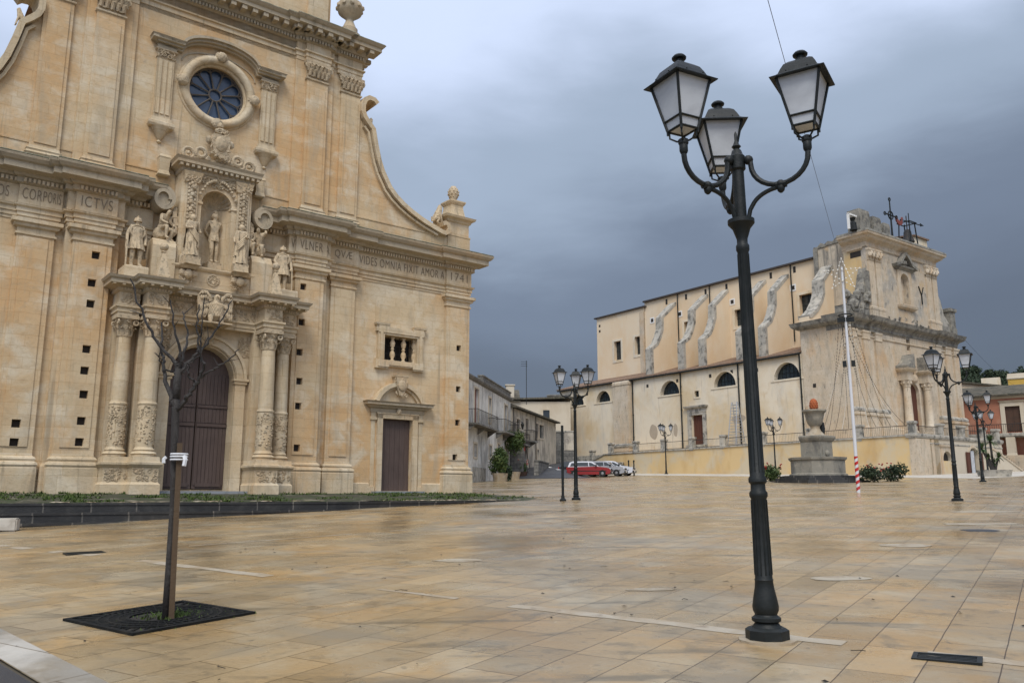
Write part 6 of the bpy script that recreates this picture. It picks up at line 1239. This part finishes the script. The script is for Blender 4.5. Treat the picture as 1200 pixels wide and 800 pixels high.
balcony(hA, -.5, 6.6, 4.95); balcony(hA, 9.3, 15.2, 5.1)
HB = HA + Vector((math.cos(R(aA)) * 15.65, math.sin(R(aA)) * 15.65, 0))
hB = empty('townhouse', HB + Vector((.1, 0, 0)), R(74.2), 'beige weathered house with small balcony and brown tiled eave further up the street', 'house')
facade(hB, .0, 17.5, 0, 7.7, 9, m_bwall, [(4.6, 5.7, 5.2, 7.1, 'wb'), (8.6, 9.5, 5.5, 6.95, 'wb'), (10.0, 11.8, 5.6, 6.95, 'wg'), (1.5, 2.6, 4.6, 6.8, 'db'), (4.2, 5.4, 2.2, 4.5, 'db'), (9.0, 9.8, 2.6, 4.4, 'db')])
b = MB(); b.prism([(-.5, 7.62), (-.5, 7.78), (4.5, 9.6), (9.3, 7.9), (9.3, 7.7)], -.1, 17.6, 'x'); b.build('roof', m_gtile, hB); balcony(hB, 4.2, 6.1, 5.0); balcony(hB, .5, 3.2, 4.5)
[MB().tube([(x, -.12, 1.5), (x, -.12, 7.6)], .05, 6).build('drainpipe', m_rail, hB) for x in (.2, 8.2)]
t = empty('awning', HB + Vector((math.cos(R(74.2)) * 2.2 + .55, math.sin(R(74.2)) * 2.2 - .1, 4.75)), R(74.2), 'red and white cloth hanging on the dark balcony rail of the beige house', 'cloth')
b = MB(); b.prism([(-.45, -.75), (.45, -.8), (.5, .1), (-.5, .1)], -.03, .03, 'y'); b.build('cloth', m_rp, t); b = MB(); b.ico((-.1, -.035, -.3), .22, (1, .15, 1), 2, .3); b.build('white_patch', m_wh, t)
t = empty('wall_lantern', HB + Vector((.75, -.5, 6.0)), R(74.2), 'small dark lantern on a wall bracket at the house corner above the red cloth', 'lantern')
b = MB(); b.tube([(0, .3, .3), (0, -.1, .35), (0, -.3, .25)], .03, 5); b.lathe([(.05, -.35), (.16, .1), (.02, .3)], 0, -.3, 6); b.build('lantern', m_iron, t)
hC = empty('townhouse', (2.5, 99, 0), R(2), 'pale house with grey tiled roof at the end of the street', 'house')
facade(hC, -12, 4.5, 0, 11.0, 8, m_pale, [(-4.5, -3.4, 8.0, 9.8, 'wb'), (-1.6, -.8, 8.6, 9.8, 'wb'), (1.2, 2.0, 8.7, 10.0, 'wg'), (-8, -7, 8, 9.6, 'wb')])
b = MB(); b.prism([(-12.3, 10.9), (4.8, 11.4), (4.8, 11.6), (-12.3, 11.1)], -.4, 4, 'y'); b.prism([(-.4, 11.0), (8, 11.2), (4, 12.9)], -12.3, -1.5, 'x'); b.build('roof', m_gtile, hC)
b = MB(); b.box(-3.2, -2.2, 1, 2, 11, 13.0); b.mould([(0, 13.0), (.1, 13.05), (.1, 13.2)], -3.2, -2.2, -1, -2); b.build('chimney', m_bwall, hC)
hD = empty('townhouse', (7.6, 104, 0), R(-8), 'pale flat topped house with two dark windows behind the street wall', 'house')
facade(hD, -3, 9, 0, 12.3, 8, m_bwall, [(-.5, .8, 9.8, 11.2, 'wg'), (3, 4, 9.5, 11, 'wb')])
b = MB(); b.mould([(.2, 12.2), (.25, 12.4), (0, 12.5)], -3, 9, 0, -8); b.build('roof_edge', m_gstone, hD)
hE = empty('stone_wall', (4.1, 92.5, 0), R(4), 'rough grey stone outbuilding wall at the bend of the street', 'wall')
b = MB(); b.prism([(-1.9, 0), (2.9, 0), (2.9, 7.0), (1.6, 7.0), (-1.9, 6.9)], 0, 4, 'y'); b.build('wall_face', m_gstone, hE); b = MB(); b.mould([(.1, 6.9), (.1, 7.05)], -1.9, 2.9, 0, -4); b.build('wall_cap', m_grey, hE)
b = MB(); b.box(1.7, 2.9, -.04, 0, 4.9, 6.9); b.build('plaster_patch', m_bwall, hE)
t = empty('tv_aerial', HA + Vector((math.cos(R(75)) * 17, math.sin(R(75)) * 17, 9.0)), 0, 'thin tv aerial above the beige house roof', 'aerial'); b = MB(); b.tube([(0, 0, -1), (0, 0, 3.0)], .03, 5); [b.tube([(-.5, 0, 2.9 - i * .2), (.1, 0, 2.9 - i * .2)], .015, 4) for i in range(3)]; b.build('mast', m_iron, t)
def planter(label, x, y, r, h, m=m_kerb2):
    t = empty('planter', (x, y, gz(x, y)), 0, label, 'planter'); b = MB(); b.lathe([(r * .8, -.05), (r * .85, h * .3), (r, h), (r * .85, h), (r * .8, h * .8), (.01, h * .8)], 0, 0, 16); b.build('pot', m, t); return t
cA, sA = math.cos(R(aA)), math.sin(R(aA))
def street(x, out): return (HA.x + cA * x + sA * out, HA.y + sA * x - cA * out)
x, y = street(4.9, 1.3); planter('pale stone planter under the big bush at the grey white house', x, y, .6, .6); t = bush('big rounded green bush in front of the grey white house', x, y, .85, .85, 2.1, 2600, .10); t.location.z += .4
x, y = street(7.2, 1.3); t = bush('small dark green bush right of the big bush', x, y, .5, .5, 1.35, 1000, .09, m_leaf2)
x, y = street(12.2, .95); planter('round stone planter with small plant by the stairs of the grey white house', x, y, .55, .6); 
x, y = street(13.2, .8); t = bush('climbing plant hanging below the right balcony of the grey white house', x, y, .9, .6, 2.1, 1500, .11, m_leaf); t.location.z += 2.0
x, y = street(15.5, 1.0); planter('reddish planter at the foot of the street stairs', x, y, .5, .55, m_brown); t = bush('leafy plant with reddish flowers at the foot of the street stairs', x, y, .7, .7, 1.3, 900, .1, m_leaf, 10); t.location.z += .35
x, y = street(17.0, .0); t = empty('outer_stairs', (x, y, gz(x, y) - .1), R(aA), 'steep grey outside stairs climbing the beige house wall', 'stairs')
b = MB(); [b.box(1.2 - i * .34, 1.2 - i * .34 + .36, -1.2, -.06, 0, .25 + i * .27) for i in range(10)]; b.build('steps', m_gstone, t); b = MB(); b.tube([(1.5, -1.2, 1.0), (-1.9, -1.2, 3.8)], .03, 5); b.build('handrail', m_rail, t)
x, y = street(18.5, 2.2); t = empty('low_wall', (x, y, gz(x, y) - .2), R(aA), 'low dark stone wall beside the street at the house stairs', 'wall'); b = MB(); b.mould([(0, 0), (0, 1.5), (.06, 1.55), (.06, 1.65)], -2.5, 3.5, .2, -.2); b.build('wall_face', m_gstone, t)

b = MB(); rows = []
for y, dz in ((70.5, .01), (73.5, .26), (76, .56), (78, .78), (83, 1.0), (88.5, 1.12), (100, 1.5), (140, 2.5)):
    xs = [-4.5, 2.0, 4.9, 5.6 + max(0, y - 78) * .2, 6.6 + max(0, y - 78) * .45]
    rows.append(b.vs([(x, y, gz(x, y) + .012 + dz * k) for x, k in zip(xs, (1, 1, 1, .7, 0))]))
for p, q in zip(rows, rows[1:]):
    for i in range(4): b.f([p[i], p[i + 1], q[i + 1], q[i]])
tag(b.build('rising_street', m_asph), kind='structure')
b = MB(); b.f(b.vs([(3.3, 80.0, gz(3.3, 80) + .905), (3.6, 80.0, gz(3.6, 80) + .905), (4.5, 76.5, gz(4.5, 76.5) + .65), (4.15, 76.5, gz(4.15, 76.5) + .65)])); tag(b.build('road_marking', m_wh), kind='structure')
# ================================================================ CARS
m_tyre = mat('tyre_rubber', (.018, .018, .018), [], .8); m_rim = mat('grey_wheel_rim', (.35, .35, .36), [], .4, None, None, .7)
m_cglass = mat('car_glass', (.03, .037, .04), [], .08, None, None, 0, .6); m_lamp_c = mat('headlamp_glass', (.55, .57, .6), [], .15); m_blackp = mat('black_plastic', (.02, .02, .021), [], .6)
def paint(n, c): return mat(n, c, [], .25, None, None, 0, .5, .6)
def car(name, label, x, y, rz, body, top, L_=3.75, W=1.60, H=1.36):
    t = empty(name, (x, y, gz(x, y)), rz, label, 'car', 'cars parked by the retaining wall')
    t.rotation_euler = (0, 0, rz)
    h = L_ / 2; w = W / 2
    def shell(prof, inset, nm, m, par):
        b = MB(); rows = []
        for yy, k in ((-w, .0), (-w + .06, 1), (w - .06, 1), (w, .0)):
            rows.append(b.vs([(px_ * (1 if k else .985), yy * (1 - inset * max(0, (pz - .75) / .6)), pz) for px_, pz in prof]))
        n = len(prof)
        for p, q in zip(rows, rows[1:]):
            for i in range(n): b.f([p[i], p[(i + 1) % n], q[(i + 1) % n], q[i]])
        b.f(rows[0]); b.f(rows[-1][::-1]); return b.build(nm, m, par, True)
    shell([(-h, .30), (-h, .62), (-h + .05, .86), (h - 1.15, .90), (h - .35, .80), (h - .06, .70), (h, .55), (h, .30), (h - .35, .20), (-h + .3, .20)], .04, 'body', body, t)
    shell([(-h + .06, .84), (-h + .22, H - .10), (-h + .5, H), (.02, H), (.36, H - .06), (h - .98, .88)], .20, 'roof', top, t)
    b = MB(); b.prism([(h - 1.0, .885), (h - .36, .81), (h - .38, .83), (h - 1.0, .915)], -w + .1, w - .1, 'y'); b.build('bonnet', top, t)
    for s in (-1, 1):
        y0 = s * (w + .004)
        def side_glass(poly, nm):
            b = MB(); vs1 = b.vs([(a, s * (w * (1 - .20 * max(0, (z - .75) / .6)) + .006), z) for a, z in poly]); vs2 = b.vs([(a, s * (w * (1 - .20 * max(0, (z - .75) / .6)) - .03), z) for a, z in poly]); n = len(poly); b.f(vs1); b.f(vs2[::-1]); [b.f([vs1[i], vs1[(i + 1) % n], vs2[(i + 1) % n], vs2[i]]) for i in range(n)]; b.build(nm, m_cglass, t)
        side_glass([(-h + .28, .92), (-h + .75, .92), (-h + .75, H - .12), (-h + .42, H - .14)], 'rear_side_window'); side_glass([(-h + .83, .92), (.0, .92), (-.05, H - .1), (-h + .83, H - .1)], 'side_window'); side_glass([(.07, .92), (h - 1.14, .92), (.24, H - .13), (.02, H - .1)], 'side_window')
        for xw in (-h + .68, h - .72):
            b = MB(); b.lathe([(.17, -.09), (.28, -.10), (.30, -.06), (.30, .06), (.28, .10), (.17, .09)], 0, 0, 20); wl_ = b.build('wheel', m_tyre, t, True, M=Matrix.Translation((xw, s * (w - .07), .30)) @ Matrix.Rotation(PI / 2, 4, 'X'))
            b = MB(); b.lathe([(.01, .10), (.18, .085), (.18, .0)], 0, 0, 16); b.lathe([(.01, -.10), (.18, -.085), (.18, 0)], 0, 0, 16); b.build('rim', m_rim, wl_, M=Matrix.Translation((xw, s * (w - .07), .30)) @ Matrix.Rotation(PI / 2, 4, 'X'))
        b = MB(); b.ico((h - .08, s * (w - .26), .66), .13, (.6, 1.2, .8), 2); b.build('headlight', m_lamp_c, t, 'all'); b = MB(); b.box(-h - .01, -h + .05, s * (w - .12) - .1, s * (w - .12) + .1, .6, .84); b.build('tail_light', m_rp, t)
        b = MB(); b.box(h - 1.35, h - 1.2, s * w - .0 if s > 0 else -w - .16, w + .16 if s > 0 else -w, .92, 1.05); b.build('mirror', m_blackp, t)
        b = MB(); b.box(-h + .3, h - .35, s * w - .012 if s > 0 else -w - .014, w + .014 if s > 0 else -w + .012, .48, .54); b.build('door_strip', m_blackp, t)
    b = MB(); fr = [(h - 1.13, .93), (.58, H - .08)]; b.prism([(h - .99, .93), (.42, H - .09), (.36, H - .09), (h - 1.07, .93)], -w * .80, w * .80, 'y'); b.build('windscreen', m_cglass, t)
    b = MB(); b.prism([(-h + .06, .95), (-h + .2, H - .12), (-h + .24, H - .12), (-h + .14, .95)], -w * .78, w * .78, 'y'); b.build('rear_window', m_cglass, t)
    b = MB(); b.box(h - .05, h + .05, -w + .05, w - .05, .28, .46); b.box(h - .02, h + .015, -.45, .45, .58, .72); b.build('front_bumper', m_blackp, t); MB().box(-h - .05, -h + .05, -w + .05, w - .05, .28, .48).build('rear_bumper', m_blackp, t)
    MB().box(h + .05, h + .062, -.25, .25, .33, .44).build('number_plate', m_wh, t)
red = paint('red_car_paint', (.27, .028, .032)); whp = paint('white_paint_and_sky_sheen', (.62, .63, .66)); slv = paint('silver_car_paint', (.34, .35, .37)); drk = paint('dark_car_paint', (.02, .022, .026))
car('parked_car', 'red hatchback nearest the piazza with sky sheen painted pale on roof and bonnet', 6.95, 75.0, R(-14), red, whp, 3.9)  # red car: sky reflection painted into the pale roof and bonnet colour
car('parked_car', 'white car parked right behind the red hatchback', 9.55, 79.2, R(-20), whp, whp, 4.0)
car('parked_car', 'dark blue black car mostly hidden behind the red hatchback', 6.3, 77.6, R(-14), drk, drk, 3.8)
car('parked_car', 'silver grey car between the red hatchback and the white car', 8.55, 77.0, R(-18), slv, slv, 3.8)
for i, (u, lb) in enumerate(((0, 'left one of two short dark bollards at the yellow wall'), (.45, 'right one of two short dark bollards at the yellow wall'))):
    x, y = 11.15 + u, 80.2 - u * .75; t = empty('bollard', (x, y, gz(x, y)), 0, lb, 'bollard', 'bollards at the yellow wall'); b = MB(); b.lathe([(.09, -.05), (.07, .1), (.06, 1.25), (.09, 1.28), (.08, 1.4), (.02, 1.45)], 0, 0, 10); b.build('post', m_iron, t)
p = c2p(-3.35, 26.0); t = empty('litter_bin', (p.x - .1, p.y, gz(p.x, p.y)), R(36 - 90), 'dark litter bin on a stand at the foot of the yellow wall', 'bin'); b = MB(); b.prism([(-.28, .3), (.28, .3), (.33, 1.15), (-.33, 1.15)], -.25, .25, 'y'); b.build('container', m_iron, t); b = MB(); b.box(-.37, .37, -.3, .3, 1.15, 1.22); b.box(-.4, -.34, -.06, .06, -.1, 1.15); b.box(.34, .4, -.06, .06, -.1, 1.15); b.build('stand', m_grey, t)

# ================================================================ RIGHT HAND SIDE: orange house, stairs, yucca, hill
oh = empty('orange_house', (47.91, 86.5, 0), R(-39), 'faded orange house with grey tiled roof and pale framed brown door at the right edge', 'house')
facade(oh, -3, 18, 0, 9.9, 8, m_orange, [(3.05, 4.4, 6.35, 8.9, 'db'), (9.5, 10.9, 6.35, 8.9, 'db'), (-2.2, -1.2, 6.4, 8.4, 'wb')])
b = MB(); b.prism(rect(2.65, 4.8, 6.2, 9.3), -.09, -.052, 'y', [rect(3.06, 4.39, 6.2, 8.89)]); b.mould([(0, 9.25), (.15, 9.33), (.25, 9.45), (0, 9.5)], 2.75, 4.7, .05, -.1); b.build('door_cornice', m_pale, oh)
MB().mould([(0, 9.7), (.2, 9.8), (.2, 9.95), (0, 10.0)], -3, 18, 0, -.3).build('eave_moulding', m_pale, oh)
b = MB(); b.prism([(-.6, 9.95), (-.6, 10.12), (4, 11.5), (8.3, 10.2), (8.3, 10.0)], -3.3, 18.3, 'x'); b.build('roof', m_gtile, oh)
b = MB(); b.mould([(0, 5.7), (.1, 5.8), (.1, 6.05), (0, 6.1)], -3, 18, 1.6, 0); bl = b.build('balcony', m_grey, oh)
for x in (-1.2, 3.5, 8.2, 13):  MB().mould([(.05, 3.9), (.0, 4.1), (0, 5.7)], x - .4, x + .4, 1.65, 1.1).build('balcony_pier', m_pale, oh)
b = MB(); [b.tube([(-3 + i * .2, -1.55, 6.1), (-3 + i * .2, -1.55, 7.0)], .02, 4) for i in range(105)]; b.tube([(-3, -1.55, 7.0), (18, -1.55, 7.0)], .035, 5); b.build('balcony_railing', m_rail, oh)
b = MB(); b.box(-3, 18, -1.7, -1.1, 0, 3.9); b.build('balcony_base', m_front, oh)
t = empty('piazza_stairs', Kc, R(36), 'wide dark stone stairs with pale side wall climbing from the right to the church terrace', 'stairs')
b = MB(); [b.box(10.9 + i * .42, 10.9 + i * .42 + .46, -6.7, -2.5, .2, 4.05 - i * .16) for i in range(18)]; b.build('steps', m_basalt, t)
b = MB(); b.prism([(9.5, .5), (19.0, .5), (19.0, .9), (15.2, 1.95), (10.6, 3.55), (9.5, 3.9)], -7.15, -6.7, 'y'); b.build('side_wall', m_pale, t); b = MB(); b.ribbon([(19.0, .92), (15.2, 1.98), (10.6, 3.6), (9.4, 3.98)], .16, -7.22, -6.65); b.build('wall_cap', m_front, t)
b = MB(); b.box(10.3, 14, -2.4, 6, .2, 4.1); b.mould([(0, 4.1), (.05, 4.9), (.05, 5.0)], 10.3, 14.5, 2.6, 2.3); b.build('upper_wall', m_pale, t)
YX, YY = 33.75, 58.8; t = empty('planter', (YX, YY, gz(YX, YY)), R(-20), 'low oval stone planter holding the yucca', 'planter')
b = MB(); b.lathe([(1.0, -.1), (1.05, .1), (1.1, .32), (1.16, .44), (1.0, .44), (.95, .36), (.01, .36)], 0, 0, 20, sy=.6); b.build('pot', m_grey, t, True)
t = empty('yucca_plant', (YX, YY, gz(YX, YY) + .35), 0, 'green yucca with several spiky heads growing in the oval planter', 'plant')
heads = [(-.72, .0, 1.55, .75), (-.02, .1, 2.1, .85), (.36, -.1, .95, .65), (.1, .1, .6, .5), (-.3, 0, 1.0, .45)]
b = MB(); [b.tube([(hx * .15, 0, -.1), (hx * .5, hy * .5, hz * .5), (hx, hy, hz)], [.10, .08, .07], 7) for hx, hy, hz, k in heads]; b.build('stems', m_bark, t)
m_yuc = mat('yucca_leaves', (.05, .09, .03), [((.09, .12, .045), 3, .45, .65)], .5)
for hx, hy, hz, k in heads:
    b = MB()
    for _ in range(75):
        a = rg.uniform(0, 6.28); e = rg.uniform(-.6, 1.4); d_ = Vector((math.cos(a) * math.cos(e), math.sin(a) * math.cos(e), math.sin(e))); sd_ = d_.cross(Vector((0, 0, 1))).normalized() * .035; p0 = Vector((hx, hy, hz)); l = k * rg.uniform(.6, 1); p1 = p0 + d_ * l * .55; p2 = p0 + d_ * l + Vector((0, 0, -.22 * l))
        v = b.vs([p0 - sd_, p0 + sd_, p1 + sd_, p1 - sd_]); b.f(v); b.f([v[3], v[2], b.bm.verts.new(p2)])
    b.build('leaf_head', m_yuc, t)
# hill with trees, pale and yellow buildings in front of it
b = MB(); n = 26; rows = []
for j in range(14):
    r_ = []
    for i in range(n + 1):
        x = 50 + i * 12; y = 120 + j * 11; q = ((x - 150) / 150) ** 2 + ((y - 215) / 105) ** 2
        r_.append((x, y, 4 + 20.5 * max(0, 1 - q) ** .8 + 1.2 * noise.noise(Vector((x * .04, y * .04, 0)))))
    rows.append(b.vs(r_))
for p, q in zip(rows, rows[1:]):
    for i in range(n): b.f([p[i], p[i + 1], q[i + 1], q[i]])
hill = tag(b.build('hill', mat('wooded_slope', (.04, .048, .024), [((.07, .06, .035), .12, .45, .65)], .95), smooth='all'), kind='structure')
def hz(x, y): q = ((x - 150) / 150) ** 2 + ((y - 215) / 105) ** 2; return 4 + 20.5 * max(0, 1 - q) ** .8
TREES = []
for k in range(5):
    r0 = empty('hill_tree', (0, 0, 0)); H = 9
    b = MB(); b.tube([(0, 0, -1), (.1, 0, 2), (.0, .1, 5)], [.35, .28, .15], 7); [b.tube([(0, 0, 2.5 + i * .5), (1.4 * math.cos(i * 1.7), 1.4 * math.sin(i * 1.7), 4.5 + i * .4)], [.14, .06], 5) for i in range(5)]; b.build('trunk', m_bark, r0)
    b = MB()
    for _ in range(9): b.leaves((rg.uniform(-2.2, 2.2), rg.uniform(-2.2, 2.2), rg.uniform(3.6, 7.4)), (rg.uniform(1.3, 2.2), rg.uniform(1.3, 2.2), rg.uniform(1.0, 1.7)), 170, .38, .3)
    b.build('crown', m_leaf2, r0); TREES.append(r0)
spots = []
for k in range(170):
    ang = R(rg.uniform(26.5, 37.5)); dd_ = rg.uniform(150, 225); x, y = dd_ * math.sin(ang), dd_ * math.cos(ang); spots.append((dd_, x, y))
spots.sort()
for k, (dd_, x, y) in enumerate(spots):
    o = TREES[k] if k < 5 else copy_tree(TREES[k % 5]); s = rg.uniform(.5, .85); o.location = (x, y, hz(x, y) - .3); o.scale = (s, s, s * rg.uniform(.85, 1.1)); o.rotation_euler = (0, 0, rg.uniform(0, 6.28))
    tag(o, 'dark evergreen tree of the wood on the hill behind the orange house', 'tree', 'trees on the wooded hill')
yh = empty('yellow_house', (75.2, 121, 0), R(-32), 'yellow house with pale roof terrace above the orange house roof', 'house')
facade(yh, -2, 18, 0, 16.9, 8, mat('yellow_plaster', (.52, .33, .07), [((.46, .28, .07), .6, .45, .65)], .9), [(3, 4, 13, 15, 'wb'), (8, 9, 13, 15, 'wb')])
b = MB(); b.mould([(.1, 16.85), (.15, 17.0), (.1, 17.15), (0, 17.7)], -2, 18, .0, -8); b.box(1.5, 7.0, 3, 7.5, 16.5, 18.9); b.mould([(.2, 18.8), (.25, 19.1)], 1.5, 7.0, -3, -7.5); b.build('roof_terrace', m_pale, yh)
b = MB(); b.box(-5.5, -3, 1, 4, 14, 17.4); b.build('terrace_hut', m_aisle, yh); MB().box(-5.5, -2, 1, 8, 0, 14).build('side_wing', m_grey, yh)
gh = empty('gable_house', (56, 101, 0), R(-30), 'pale gabled wall behind the grey roof of the orange house', 'house')
b = MB(); b.prism([(-9, 0), (3.5, 0), (3.5, 12.8), (-9, 15.0)], 0, 6, 'y'); b.build('wall', m_front, gh); b = MB(); b.ribbon([(3.8, 12.85), (-9, 15.1)], .2, -.3, 6.3); b.build('roof', m_gtile, gh)
b = MB(); P = [(c2p(19.6, -.8, 15.9)).lerp(Vector((72, 108, 14.5)), j / 20) + Vector((0, 0, -3 * math.sin(PI * j / 20))) for j in range(21)]; b.tube(P, .012, 4); tag(b.build('overhead_wire', m_iron), 'thin wire sagging right from the far church towards the hill', 'wire')
